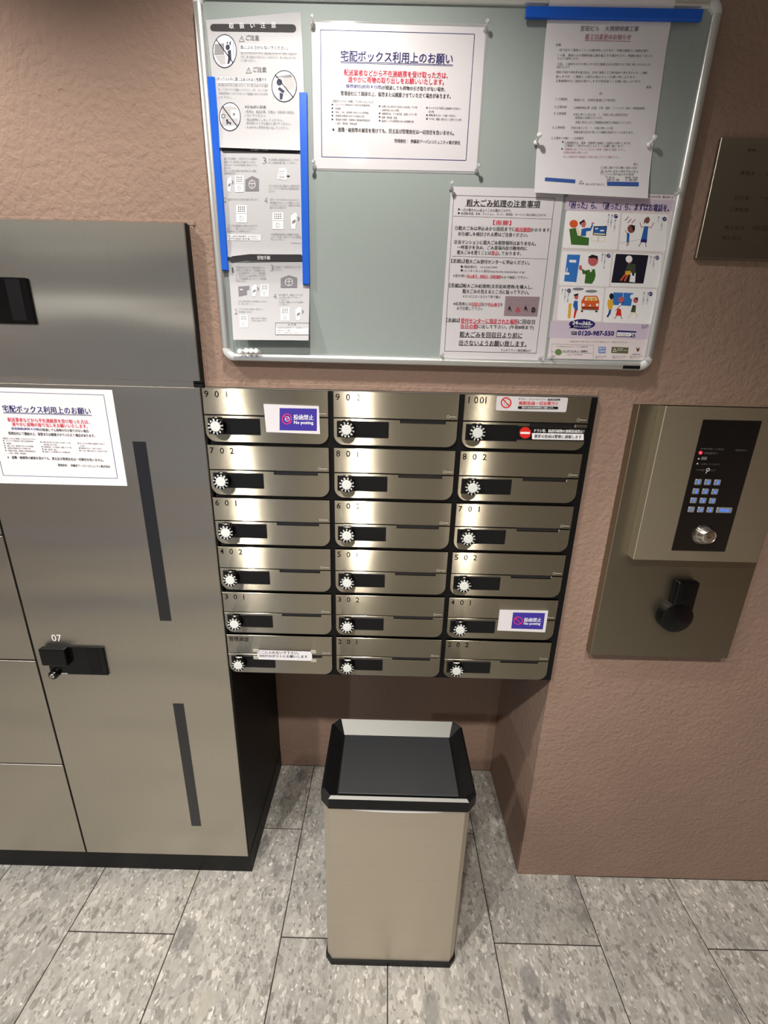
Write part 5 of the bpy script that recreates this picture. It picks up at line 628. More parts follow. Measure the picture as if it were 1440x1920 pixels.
  ('O',[(0.1045,0.1249),(0.104,0.1235),(0.103,0.1223),(0.1016,0.1217),(0.1001,0.1216),(0.0989,0.1222),(0.098,0.1234),(0.0978,0.1248),(0.0982,0.1262),(0.0993,0.1274),(0.1006,0.1281),(0.1021,0.1281),(0.1034,0.1275),(0.1042,0.1264)],[(0.1039,0.1249),(0.1035,0.1237),(0.1027,0.1227),(0.1015,0.1222),(0.1003,0.1222),(0.0993,0.1227),(0.0986,0.1236),(0.0984,0.1248),(0.0988,0.126),(0.0996,0.127),(0.1007,0.1275),(0.1019,0.1276),(0.103,0.1271),(0.1037,0.1261)],'G',3),
  ('P',[(0.1654,0.1298),(0.2332,0.131),(0.2332,0.1317),(0.1654,0.1305)],'G',2),
  ('P',[(0.2328,0.1313),(0.2322,0.1089),(0.2329,0.1089),(0.2336,0.1313)],'G',2),
  ('P',[(0.2326,0.1093),(0.1642,0.1081),(0.1642,0.1073),(0.2325,0.1085)],'G',2),
  ('P',[(0.1646,0.1077),(0.1658,0.1302),(0.165,0.1301),(0.1638,0.1077)],'G',2),
  ('P',[(0.1661,0.1211),(0.2318,0.1222),(0.2314,0.11),(0.1655,0.1088)],'W',2),
  ('T', '△ 注 意', 0.1903, 0.1277, 0.2071, 0.1279, 0.0036, 'G2', 0),
  ('T', '※暗証番号は個人情報です。保管期間は３日で', 0.1692, 0.1208, 0.229, 0.1218, 0.0027, 'G', 0),
  ('T', '管理会社までご連絡ください。', 0.169, 0.116, 0.207, 0.1166, 0.0028, 'G', 0),
  ('T', '受取ＢＯＸの保管品は速やかにお取り出し下さい', 0.1688, 0.1116, 0.222, 0.1125, 0.0027, 'G', 0),
  ('P',[(0.2079,0.0977),(0.2348,0.0976),(0.2348,0.0981),(0.2079,0.0983)],'G',2),
 ],
 'no_posting_sticker': [
  ('P',[(0.1651,-0.0376),(0.2452,-0.0372),(0.244,-0.0843),(0.1627,-0.0846)],'indigo',1),
  ('O',[(0.1905,-0.0601),(0.1902,-0.0627),(0.1893,-0.0652),(0.1879,-0.0674),(0.1861,-0.0693),(0.184,-0.0707),(0.1816,-0.0717),(0.1792,-0.072),(0.1768,-0.0718),(0.1745,-0.071),(0.1725,-0.0696),(0.1709,-0.0678),(0.1697,-0.0656),(0.169,-0.0632),(0.1689,-0.0606),(0.1693,-0.058),(0.1702,-0.0555),(0.1716,-0.0533),(0.1734,-0.0514),(0.1755,-0.05),(0.1778,-0.0491),(0.1802,-0.0487),(0.1826,-0.049),(0.1849,-0.0498),(0.1869,-0.0511),(0.1885,-0.0529),(0.1897,-0.055),(0.1904,-0.0575)],[(0.1886,-0.0601),(0.1883,-0.0623),(0.1875,-0.0644),(0.1864,-0.0662),(0.1849,-0.0678),(0.1832,-0.069),(0.1813,-0.0698),(0.1793,-0.0701),(0.1773,-0.0699),(0.1755,-0.0692),(0.1738,-0.0681),(0.1725,-0.0666),(0.1715,-0.0648),(0.171,-0.0627),(0.1708,-0.0605),(0.1712,-0.0584),(0.1719,-0.0563),(0.1731,-0.0544),(0.1745,-0.0529),(0.1763,-0.0517),(0.1782,-0.0509),(0.1802,-0.0506),(0.1821,-0.0508),(0.184,-0.0515),(0.1856,-0.0526),(0.1869,-0.0541),(0.1879,-0.0559),(0.1885,-0.058)],'pinkred',2),
  ('P',[(0.1722,-0.0527),(0.1861,-0.0697),(0.1877,-0.0684),(0.1738,-0.0514)],'pinkred',3),
  ('P',[(0.1767,-0.0566),(0.1822,-0.0554),(0.1821,-0.0546),(0.1766,-0.0558)],'W',2),
  ('P',[(0.1818,-0.0553),(0.1853,-0.0594),(0.186,-0.0588),(0.1825,-0.0547)],'W',2),
  ('P',[(0.1852,-0.059),(0.1834,-0.0648),(0.1843,-0.065),(0.186,-0.0592)],'W',2),
  ('P',[(0.1839,-0.0645),(0.1784,-0.0646),(0.1784,-0.0654),(0.1838,-0.0653)],'W',2),
  ('P',[(0.1788,-0.0648),(0.1764,-0.0606),(0.1756,-0.0611),(0.178,-0.0652)],'W',2),
  ('P',[(0.1764,-0.0609),(0.1771,-0.0562),(0.1762,-0.0561),(0.1756,-0.0608)],'W',2),
  ('P',[(0.1748,-0.0625),(0.185,-0.0581),(0.1847,-0.0573),(0.1745,-0.0618)],'W',2),
  ('T', '投函禁止', 0.1944, -0.056, 0.2376, -0.0558, 0.011, 'W', 0.7),
  ('T', 'No posting', 0.1948, -0.068, 0.2368, -0.0679, 0.0089, 'W', 0.3),
 ],
 'no_posting_sticker_low': [
  ('P',[(0.7206,-0.5173),(0.8,-0.5169),(0.8004,-0.5634),(0.721,-0.563)],'indigo',1),
  ('O',[(0.7472,-0.5399),(0.7472,-0.5424),(0.7467,-0.5449),(0.7456,-0.5471),(0.744,-0.549),(0.7419,-0.5504),(0.7396,-0.5513),(0.7371,-0.5517),(0.7345,-0.5515),(0.7319,-0.5507),(0.7296,-0.5494),(0.7275,-0.5476),(0.7259,-0.5455),(0.7248,-0.5431),(0.7242,-0.5405),(0.7242,-0.538),(0.7248,-0.5355),(0.7259,-0.5333),(0.7275,-0.5315),(0.7295,-0.5301),(0.7318,-0.5292),(0.7344,-0.5288),(0.7369,-0.529),(0.7395,-0.5298),(0.7418,-0.5311),(0.7438,-0.5328),(0.7455,-0.5349),(0.7466,-0.5373)],[(0.7453,-0.5399),(0.7453,-0.542),(0.7448,-0.544),(0.7439,-0.5458),(0.7425,-0.5473),(0.7409,-0.5485),(0.7389,-0.5492),(0.7368,-0.5495),(0.7346,-0.5493),(0.7325,-0.5487),(0.7306,-0.5477),(0.7289,-0.5462),(0.7275,-0.5445),(0.7266,-0.5425),(0.7261,-0.5405),(0.7261,-0.5384),(0.7266,-0.5364),(0.7276,-0.5347),(0.7289,-0.5331),(0.7306,-0.532),(0.7325,-0.5313),(0.7346,-0.531),(0.7368,-0.5311),(0.7389,-0.5318),(0.7408,-0.5328),(0.7425,-0.5342),(0.7439,-0.5359),(0.7448,-0.5379)],'pinkred',2),
  ('P',[(0.7265,-0.5331),(0.7438,-0.5495),(0.745,-0.5479),(0.7277,-0.5315)],'pinkred',3),
  ('P',[(0.732,-0.5365),(0.7378,-0.5352),(0.7376,-0.5342),(0.7317,-0.5354)],'N',2),
  ('P',[(0.7374,-0.535),(0.7415,-0.5398),(0.7422,-0.5391),(0.738,-0.5343)],'N',2),
  ('P',[(0.7414,-0.5392),(0.7392,-0.5448),(0.7401,-0.5453),(0.7423,-0.5398)],'N',2),
  ('P',[(0.7396,-0.5445),(0.7338,-0.5441),(0.7338,-0.5452),(0.7397,-0.5456)],'N',2),
  ('P',[(0.7343,-0.5446),(0.7323,-0.5359),(0.7314,-0.536),(0.7334,-0.5447)],'N',2),
  ('T', '投函禁止', 0.7502, -0.5371, 0.7931, -0.5363, 0.0114, 'W', 0.7),
  ('T', 'No posting', 0.7507, -0.5486, 0.7922, -0.5478, 0.0093, 'W', 0.3),
 ],
 'no_flyer_sticker': [
  ('O',[(0.6599,-0.0149),(0.6599,-0.0174),(0.6593,-0.0199),(0.6582,-0.022),(0.6566,-0.0239),(0.6545,-0.0253),(0.6522,-0.0262),(0.6497,-0.0265),(0.6471,-0.0263),(0.6446,-0.0255),(0.6422,-0.0242),(0.6402,-0.0225),(0.6386,-0.0203),(0.6375,-0.018),(0.637,-0.0155),(0.637,-0.0129),(0.6376,-0.0105),(0.6387,-0.0084),(0.6403,-0.0066),(0.6424,-0.0052),(0.6447,-0.0043),(0.6472,-0.0039),(0.6498,-0.0042),(0.6523,-0.0049),(0.6546,-0.0062),(0.6566,-0.008),(0.6582,-0.0101),(0.6593,-0.0124)],[(0.6573,-0.015),(0.6573,-0.017),(0.6569,-0.0188),(0.656,-0.0205),(0.6547,-0.022),(0.6532,-0.0231),(0.6514,-0.0238),(0.6494,-0.0241),(0.6474,-0.0239),(0.6454,-0.0233),(0.6436,-0.0222),(0.6421,-0.0209),(0.6408,-0.0192),(0.64,-0.0174),(0.6395,-0.0154),(0.6395,-0.0134),(0.64,-0.0116),(0.6409,-0.0099),(0.6421,-0.0084),(0.6437,-0.0073),(0.6455,-0.0067),(0.6475,-0.0064),(0.6495,-0.0066),(0.6514,-0.0072),(0.6532,-0.0082),(0.6548,-0.0095),(0.656,-0.0112),(0.6569,-0.013)],'red',2),
  ('P',[(0.6392,-0.0086),(0.6566,-0.0238),(0.6581,-0.0222),(0.6407,-0.007)],'red',3),
  ('P',[(0.6442,-0.0181),(0.6466,-0.0109),(0.6458,-0.0106),(0.6434,-0.0178)],'G',1),
  ('P',[(0.6465,-0.0111),(0.6521,-0.0079),(0.6516,-0.0072),(0.646,-0.0104)],'G',1),
  ('P',[(0.6516,-0.0078),(0.6567,-0.0118),(0.6572,-0.0112),(0.6521,-0.0072)],'G',1),
  ('P',[(0.6565,-0.0113),(0.6542,-0.0186),(0.655,-0.0189),(0.6573,-0.0117)],'G',1),
  ('P',[(0.6544,-0.0184),(0.6472,-0.0212),(0.6476,-0.022),(0.6548,-0.0191)],'G',1),
  ('P',[(0.6477,-0.0213),(0.6441,-0.0177),(0.6435,-0.0183),(0.6471,-0.0219)],'G',1),
  ('T', 'チラシ・フリーペーパー・', 0.6738, -0.0071, 0.7351, -0.0063, 0.0049, 'K', 0),
  ('T', '勧誘印刷物', 0.7356, -0.0067, 0.7618, -0.0063, 0.0049, 'K', 0.4),
  ('T', '無断投函一切お断り!!', 0.6754, -0.0154, 0.7575, -0.0143, 0.0082, 'red', 0.5),
  ('P',[(0.7574,-0.0207),(0.7584,-0.0208),(0.7594,-0.0214),(0.7601,-0.0223),(0.7605,-0.0233),(0.7606,-0.0237),(0.7605,-0.0247),(0.76,-0.0256),(0.7592,-0.0262),(0.7582,-0.0264),(0.6775,-0.0276),(0.6764,-0.0274),(0.6755,-0.0268),(0.6748,-0.0259),(0.6744,-0.0249),(0.6744,-0.0245),(0.6745,-0.0235),(0.675,-0.0226),(0.6758,-0.022),(0.6768,-0.0218)],'K',1),
  ('T', '悪質な投函は即刻警察に通報します。', 0.6829, -0.0246, 0.751, -0.0236, 0.0037, 'W', 0.3),
 ],
 'police_warning_sticker': [
  ('P',[(0.7089,-0.0768),(0.709,-0.0795),(0.7084,-0.0821),(0.7072,-0.0845),(0.7054,-0.0865),(0.7032,-0.088),(0.7007,-0.089),(0.6979,-0.0893),(0.6951,-0.0891),(0.6923,-0.0883),(0.6897,-0.0869),(0.6875,-0.085),(0.6857,-0.0827),(0.6845,-0.0801),(0.6839,-0.0774),(0.6839,-0.0747),(0.6845,-0.0721),(0.6857,-0.0698),(0.6874,-0.0678),(0.6896,-0.0663),(0.6922,-0.0653),(0.6949,-0.065),(0.6977,-0.0652),(0.7005,-0.066),(0.703,-0.0674),(0.7052,-0.0693),(0.707,-0.0715),(0.7083,-0.0741)],'red',1),
  ('P',[(0.6858,-0.0754),(0.7061,-0.0753),(0.7067,-0.0796),(0.6863,-0.0797)],'W',2),
  ('T', 'チラシ等、勧誘印刷物の無断投函禁止！', 0.7142, -0.0721, 0.8227, -0.0714, 0.0072, 'W', 0.5),
  ('P',[(0.8216,-0.0767),(0.8221,-0.0768),(0.8226,-0.0771),(0.823,-0.0775),(0.8231,-0.078),(0.8249,-0.0887),(0.8249,-0.0892),(0.8247,-0.0896),(0.8243,-0.0899),(0.8238,-0.09),(0.7142,-0.0907),(0.7137,-0.0906),(0.7132,-0.0903),(0.7129,-0.0899),(0.7127,-0.0894),(0.7113,-0.0787),(0.7114,-0.0782),(0.7116,-0.0778),(0.712,-0.0775),(0.7125,-0.0774)],'W',1),
  ('T', '悪質な投函は警察に通報します', 0.7168, -0.0839, 0.8188, -0.0832, 0.0077, 'K', 0.5),
 ],
 'handwritten_note': [
  ('T', 'ここに入れないで下さい。', 0.0791, -0.6503, 0.1839, -0.6496, 0.0087, 'K', 0.1),
  ('T', 'WESTのポストにお願いします', 0.0809, -0.6608, 0.2059, -0.6599, 0.0081, 'K', 0.3),
 ],
}
# ------------------------------------------------------------------ helpers
def srgb(r, g, b):
    f = lambda c: (c / 255) / 12.92 if c / 255 <= .04045 else ((c / 255 + .055) / 1.055) ** 2.4
    return (f(r), f(g), f(b), 1)

class Mat:
    def __init__(s, name):
        s.m = bpy.data.materials.new(name); s.m.use_nodes = True
        s.t = s.m.node_tree; s.b = s.t.nodes['Principled BSDF']
    def n(s, kind, **kw):
        x = s.t.nodes.new(kind)
        for k, v in kw.items():
            if k in x.inputs: x.inputs[k].default_value = v
            else: setattr(x, k, v)
        return x
    def l(s, a, b): s.t.links.new(a, b)
    def set(s, **kw):
        for k, v in kw.items(): s.b.inputs[k.replace('_', ' ')].default_value = v
        return s

def plain(name, col, rough=.5, metal=0, bump=0, scale=200, coat=0, spec=.5):
    m = Mat(name); m.set(Base_Color=col, Roughness=rough, Metallic=metal, Coat_Weight=coat)
    m.b.inputs['Specular IOR Level'].default_value = spec
    if coat: m.b.inputs['Coat Roughness'].default_value = .08
    tc = m.n('ShaderNodeTexCoord'); no = m.n('ShaderNodeTexNoise'); no.inputs['Scale'].default_value = scale; no.inputs['Detail'].default_value = 3
    m.l(tc.outputs['Object'], no.inputs['Vector'])
    mr = m.n('ShaderNodeMapRange'); mr.inputs['To Min'].default_value = max(rough - .04, .02); mr.inputs['To Max'].default_value = min(rough + .05, 1)
    m.l(no.outputs['Fac'], mr.inputs['Value']); m.l(mr.outputs[0], m.b.inputs['Roughness'])
    if bump:
        bp = m.n('ShaderNodeBump'); bp.inputs['Strength'].default_value = bump; bp.inputs['Distance'].default_value = .001
        m.l(no.outputs['Fac'], bp.inputs['Height']); m.l(bp.outputs[0], m.b.inputs['Normal'])
    return m.m

def brushed(name, col, rough, aniso, fine=1.0, wave=0.0, axis=(0, 0, 1), hair=0.0):
    m = Mat(name); m.set(Base_Color=col, Metallic=1.0, Roughness=rough, Anisotropic=aniso)
    tc = m.n('ShaderNodeTexCoord')
    mp = m.n('ShaderNodeMapping'); mp.inputs['Scale'].default_value = (6, 400, 900) if axis[2] else (900, 400, 6)
    m.l(tc.outputs['Object'], mp.inputs['Vector'])
    no = m.n('ShaderNodeTexNoise'); no.inputs['Scale'].default_value = 1.0; no.inputs['Detail'].default_value = 2
    m.l(mp.outputs[0], no.inputs['Vector'])
    mr = m.n('ShaderNodeMapRange'); mr.inputs['To Min'].default_value = .93; mr.inputs['To Max'].default_value = 1.06
    m.l(no.outputs['Fac'], mr.inputs['Value'])
    mx = m.n('ShaderNodeMix', data_type='RGBA', blend_type='MULTIPLY'); mx.inputs['Factor'].default_value = fine
    mx.inputs['A'].default_value = col; m.l(mr.outputs[0], mx.inputs['B']); m.l(mx.outputs['Result'], m.b.inputs['Base Color'])
    tv = m.n('ShaderNodeCombineXYZ'); tv.inputs[0].default_value, tv.inputs[1].default_value, tv.inputs[2].default_value = axis
    m.l(tv.outputs[0], m.b.inputs['Tangent'])
    if hair:      # hairlines too fine to see singly: each tilts the surface up or down a little
        ge = m.n('ShaderNodeNewGeometry'); wn = m.n('ShaderNodeTexWhiteNoise', noise_dimensions='3D'); m.l(tc.outputs['Object'], wn.inputs['Vector'])
        h1 = m.n('ShaderNodeMapRange'); h1.inputs['To Min'].default_value = -hair; h1.inputs['To Max'].default_value = hair; m.l(wn.outputs['Value'], h1.inputs['Value'])
        hv = m.n('ShaderNodeCombineXYZ'); m.l(h1.outputs[0], hv.inputs[2])
        ha = m.n('ShaderNodeVectorMath', operation='ADD'); m.l(ge.outputs['Normal'], ha.inputs[0]); m.l(hv.outputs[0], ha.inputs[1])
        hn_ = m.n('ShaderNodeVectorMath', operation='NORMALIZE'); m.l(ha.outputs[0], hn_.inputs[0]); m.l(hn_.outputs[0], m.b.inputs['Normal'])
    if wave:
        n2 = m.n('ShaderNodeTexNoise'); n2.inputs['Scale'].default_value = 1.0; n2.inputs['Detail'].default_value = 0.5
        mp2 = m.n('ShaderNodeMapping'); mp2.inputs['Scale'].default_value = (1.6, 1, 7)
        m.l(tc.outputs['Object'], mp2.inputs['Vector']); m.l(mp2.outputs[0], n2.inputs['Vector'])
        bp = m.n('ShaderNodeBump'); bp.inputs['Strength'].default_value = 1.0; bp.inputs['Distance'].default_value = wave
        m.l(n2.outputs['Fac'], bp.inputs['Height']); m.l(bp.outputs[0], m.b.inputs['Normal'])
    return m.m

def plaster():
    m = Mat('trowelled brown plaster'); m.set(Roughness=.82)
    m.b.inputs['Specular IOR Level'].default_value = .25
    tc = m.n('ShaderNodeTexCoord')
    n1 = m.n('ShaderNodeTexNoise'); n1.inputs['Scale'].default_value = 85; n1.inputs['Detail'].default_value = 4; n1.inputs['Roughness'].default_value = .55; n1.inputs['Distortion'].default_value = .25
    n2 = m.n('ShaderNodeTexNoise'); n2.inputs['Scale'].default_value = 24; n2.inputs['Detail'].default_value = 3
    n3 = m.n('ShaderNodeTexNoise'); n3.inputs['Scale'].default_value = 2.0; n3.inputs['Detail'].default_value = 2
    for n in (n1, n2, n3): m.l(tc.outputs['Object'], n.inputs['Vector'])
    rp = m.n('ShaderNodeValToRGB'); rp.color_ramp.elements[0].position = .3; rp.color_ramp.elements[1].position = .7
    rp.color_ramp.elements[0].color = srgb(142, 119, 105); rp.color_ramp.elements[1].color = srgb(153, 129, 114)
    m.l(n3.outputs['Fac'], rp.inputs['Fac']); m.l(rp.outputs[0], m.b.inputs['Base Color'])
    ad = m.n('ShaderNodeMath', operation='MULTIPLY_ADD'); ad.inputs[1].default_value = .5
    m.l(n2.outputs['Fac'], ad.inputs[0]); m.l(n1.outputs['Fac'], ad.inputs[2])
    bp = m.n('ShaderNodeBump'); bp.inputs['Strength'].default_value = .9; bp.inputs['Distance'].default_value = .0034
    m.l(ad.outputs[0], bp.inputs['Height']); m.l(bp.outputs[0], m.b.inputs['Normal'])
    return m.m

def stone():
    m = Mat('grey breccia stone tile'); m.set(Roughness=.42)
    tc = m.n('ShaderNodeTexCoord'); oi = m.n('ShaderNodeObjectInfo')
    sc = m.n('ShaderNodeVectorMath', operation='SCALE'); sc.inputs['Scale'].default_value = 37.0
    cx = m.n('ShaderNodeCombineXYZ')
    for i in range(3): m.l(oi.outputs['Random'], cx.inputs[i])
    m.l(cx.outputs[0], sc.inputs[0])
    ad = m.n('ShaderNodeVectorMath', operation='ADD'); m.l(tc.outputs['Object'], ad.inputs[0]); m.l(sc.outputs[0], ad.inputs[1])
    mp = m.n('ShaderNodeMapping'); mp.inputs['Rotation'].default_value = (0, 0, .5); mp.inputs['Scale'].default_value = (1.35, .85, 1); m.l(ad.outputs[0], mp.inputs['Vector'])
    # warp
    nw = m.n('ShaderNodeTexNoise'); nw.inputs['Scale'].default_value = 55; nw.inputs['Detail'].default_value = 3; m.l(mp.outputs[0], nw.inputs['Vector'])
    wv = m.n('ShaderNodeVectorMath', operation='MULTIPLY_ADD'); wv.inputs[1].default_value = (.019, .019, .019)
    m.l(nw.outputs['Color'], wv.inputs[0]); m.l(mp.outputs[0], wv.inputs[2])
    def vor(scale, rnd=1):
        v = m.n('ShaderNodeTexVoronoi'); v.inputs['Scale'].default_value = scale; v.inputs['Randomness'].default_value = rnd
        m.l(wv.outputs[0], v.inputs['Vector'])
        s = m.n('ShaderNodeSeparateColor'); m.l(v.outputs['Color'], s.inputs[0]); return v, s
    def ramp(src, stops, interp='LINEAR'):
        r = m.n('ShaderNodeValToRGB'); e = r.color_ramp.elements; r.color_ramp.interpolation = interp
        e[0].position = stops[0][0]; e[0].color = stops[0][1]; e[1].position = stops[-1][0]; e[1].color = stops[-1][1]
        for p, c in stops[1:-1]:
            x = e.new(p); x.color = c
        m.l(src, r.inputs['Fac']); return r
    def mix(f, a, b, fac=None, blend='MIX'):
        x = m.n('ShaderNodeMix', data_type='RGBA', blend_type=blend)
        if f is None: x.inputs['Factor'].default_value = fac
        else: m.l(f, x.inputs['Factor'])
        m.l(a, x.inputs['A']); m.l(b, x.inputs['B']); return x.outputs['Result']
    v1, s1 = vor(150); v2, s2 = vor(62); v3, s3 = vor(11)
    g = lambda v, d=0: srgb(v, v - 3 - d, v - 10 - 2 * d)
    fine = ramp(s1.outputs[0], [(0, g(128)), (.22, g(163)), (.6, g(173)), (.9, g(184)), (1, g(222))])
    med = ramp(s2.outputs[1], [(0, g(118)), (.25, g(162)), (.78, g(176)), (1, g(212, 2))])
    msel = ramp(s2.outputs[0], [(0, (0, 0, 0, 1)), (.55, (0, 0, 0, 1)), (.62, (.75, .75, .75, 1)), (1, (.75, .75, .75, 1))])
    c = mix(msel.outputs[0], fine.outputs[0], med.outputs[0])
    big = ramp(s3.outputs[1], [(0, srgb(96, 96, 97)), (.6, srgb(112, 110, 107)), (1, srgb(178, 172, 156))])
    bsel = ramp(s3.outputs[0], [(0, (0, 0, 0, 1)), (.82, (0, 0, 0, 1)), (.86, (.55, .55, .55, 1)), (1, (.55, .55, .55, 1))])
    dsel = ramp(v3.outputs['Distance'], [(0, (1, 1, 1, 1)), (.28, (1, 1, 1, 1)), (.42, (0, 0, 0, 1)), (1, (0, 0, 0, 1))])
    fm = m.n('ShaderNodeMath', operation='MULTIPLY'); m.l(bsel.outputs[0], fm.inputs[0]); m.l(dsel.outputs[0], fm.inputs[1])
    c = mix(fm.outputs[0], c, big.outputs[0])
    nl = m.n('ShaderNodeTexNoise'); nl.inputs['Scale'].default_value = 9; nl.inputs['Detail'].default_value = 4; m.l(ad.outputs[0], nl.inputs['Vector'])
    rl = ramp(nl.outputs['Fac'], [(0, (.72, .72, .74, 1)), (.35, (.84, .84, .85, 1)), (.6, (1, 1, 1, 1)), (1, (1.0, 1.0, 1.0, 1))])
    c = mix(None, c, rl.outputs[0], 1.0, 'MULTIPLY')
    tn = m.n('ShaderNodeMapRange'); tn.inputs['To Min'].default_value = .9; tn.inputs['To Max'].default_value = 1.06; m.l(oi.outputs['Random'], tn.inputs['Value'])
    c = mix(None, c, tn.outputs[0], 1.0, 'MULTIPLY')
    m.l(c, m.b.inputs['Base Color'])
    bp = m.n('ShaderNodeBump'); bp.inputs['Strength'].default_value = .25; bp.inputs['Distance'].default_value = .0006
    m.l(s1.outputs[0], bp.inputs['Height']); m.l(bp.outputs[0], m.b.inputs['Normal'])
    return m.m

def emit(name, col, strength, base=(.02, .02, .02, 1)):
    m = Mat(name); m.set(Base_Color=base, Roughness=.3, Emission_Color=col, Emission_Strength=strength); return m.m

M = dict(
    plaster=plaster(), stone=stone(),
    grout=plain('dark grout', srgb(58, 53, 47), .9, bump=.3),
    ceiling=plain('white ceiling paint', srgb(190, 188, 182), .9, bump=.2, scale=80),
    steel=brushed('brushed mailbox steel', srgb(172, 165, 148), .165, .8, hair=.72),
    doorsteel=brushed('brushed locker steel', srgb(194, 188, 175), .41, .75, wave=.018, axis=(1, .15, 0)),
    binsteel=brushed('satin bin steel', srgb(205, 196, 180), .5, .3, wave=.006),
    platesteel=brushed('hairline plate steel', srgb(196, 188, 168), .52, .4),
    backsteel=brushed('darker hairline plate steel', srgb(150, 143, 126), .42, .5),
    signsteel=brushed('etched sign steel', srgb(160, 155, 142), .38, .4),
    alu=plain('silver anodised aluminium', srgb(214, 216, 214), .32, .75),
    alucorner=plain('light grey corner plastic', srgb(205, 207, 206), .4),
    trim=plain('satin silver grey', srgb(128, 128, 124), .5, .6),
    black=plain('black powder coat', srgb(9, 9, 10), .5, spec=.25),
    gloss=plain('black gloss plastic', srgb(7, 7, 8), .2, spec=.3),
    glass=plain('smoked acrylic', srgb(16, 16, 17), .08, coat=.5),
    window=plain('dark name window', srgb(20, 20, 21), .4, spec=.2),
    slotdark=plain('dark slit window', srgb(30, 30, 32), .25),
    lid=plain('charcoal lid plastic', srgb(44, 45, 47), .42, bump=.15, scale=500),
    felt=plain('grey green board cloth', srgb(152, 162, 159), .85, bump=.3, scale=420),
    bluemag=plain('blue magnet rubber', srgb(2, 92, 210), .4),
    white=plain('white plastic', srgb(236, 236, 234), .3, coat=.3),
    cap=plain('pale grey dial cap', srgb(214, 217, 214), .4),
    paper=plain('white office paper', srgb(222, 220, 224), .75),
    film=plain('laminated white paper', srgb(218, 215, 219), .35, coat=.7),
    cream=plain('laminated poster paper', srgb(226, 216, 218), .35, coat=.6),
    greypaper=plain('pale grey print paper', srgb(196, 196, 199), .5, coat=.1),
    tape=plain('dull adhesive tape', srgb(170, 165, 152), .3, coat=.4),
    keylock=plain('nickel lock', srgb(220, 216, 206), .18, 1.0),
    keycap=plain('silver key cap', srgb(176, 182, 196), .3, .6),
    brownmark=plain('brown number print', srgb(26, 19, 14), .7, spec=.1),
    greymark=plain('grey panel print', srgb(104, 104, 104), .5),
    signmark=plain('sign print', srgb(66, 64, 58), .6),
    keymark=plain('pale etched logo', srgb(198, 194, 182), .35, .2),
    plasterwhite=plain('off white render', srgb(205, 202, 196), .9, bump=.2, scale=60),
    redled=emit('red lamp', (1, .03, .06, 1), 1.8), bluelight=emit('blue backlight', (.03, .22, 1, 1), 1.6),
    lampglow=emit('downlight lens', (1, .95, .88, 1), 30),
    coolglow=emit('added cool glow', (.55, .7, 1, 1), .55),  # glow of the added glazing behind the viewer
)
def clearplastic():
    m = Mat('clear pin plastic'); m.set(Base_Color=(.97, .98, .98, 1), Roughness=.08, IOR=1.4, Transmission_Weight=.72); return m.m
M['clear'] = clearplastic()
INK = {'K': (28, 26, 30), 'N': (38, 30, 104), 'R': (206, 24, 62), 'red': (214, 40, 30), 'B': (30, 50, 130), 'G': (132, 130, 136), 'G2': (92, 88, 94),
       'G3': (150, 150, 152), 'W': (240, 240, 242), 'pink': (176, 112, 122), 'mauve': (150, 130, 136), 'dk': (66, 64, 66), 'slate': (62, 60, 84), 'ltgrey': (188, 186, 188),
       'ltblue': (58, 88, 160), 'lilac': (204, 190, 208), 'green': (62, 106, 44), 'orange': (214, 92, 44), 'cream': (232, 222, 190), 'skin': (196, 110, 100),
       'skin2': (192, 96, 98), 'brownskin': (134, 78, 70), 'brownred': (150, 80, 70), 'brown': (96, 54, 36), 'blue': (44, 96, 168), 'blue2': (52, 116, 196),
       'night': (26, 26, 40), 'dkgreen': (60, 74, 56), 'yellow': (226, 172, 56), 'green2': (98, 130, 76), 'olive': (92, 96, 62), 'skyblue': (110, 140, 196),
       'indigo': (62, 50, 150), 'pinkred': (220, 50, 100)}
_ink = {}
def ink(k):
    if k not in _ink: _ink[k] = plain('print ink ' + k, srgb(*INK[k]), .6, spec=.25)
    return _ink[k]

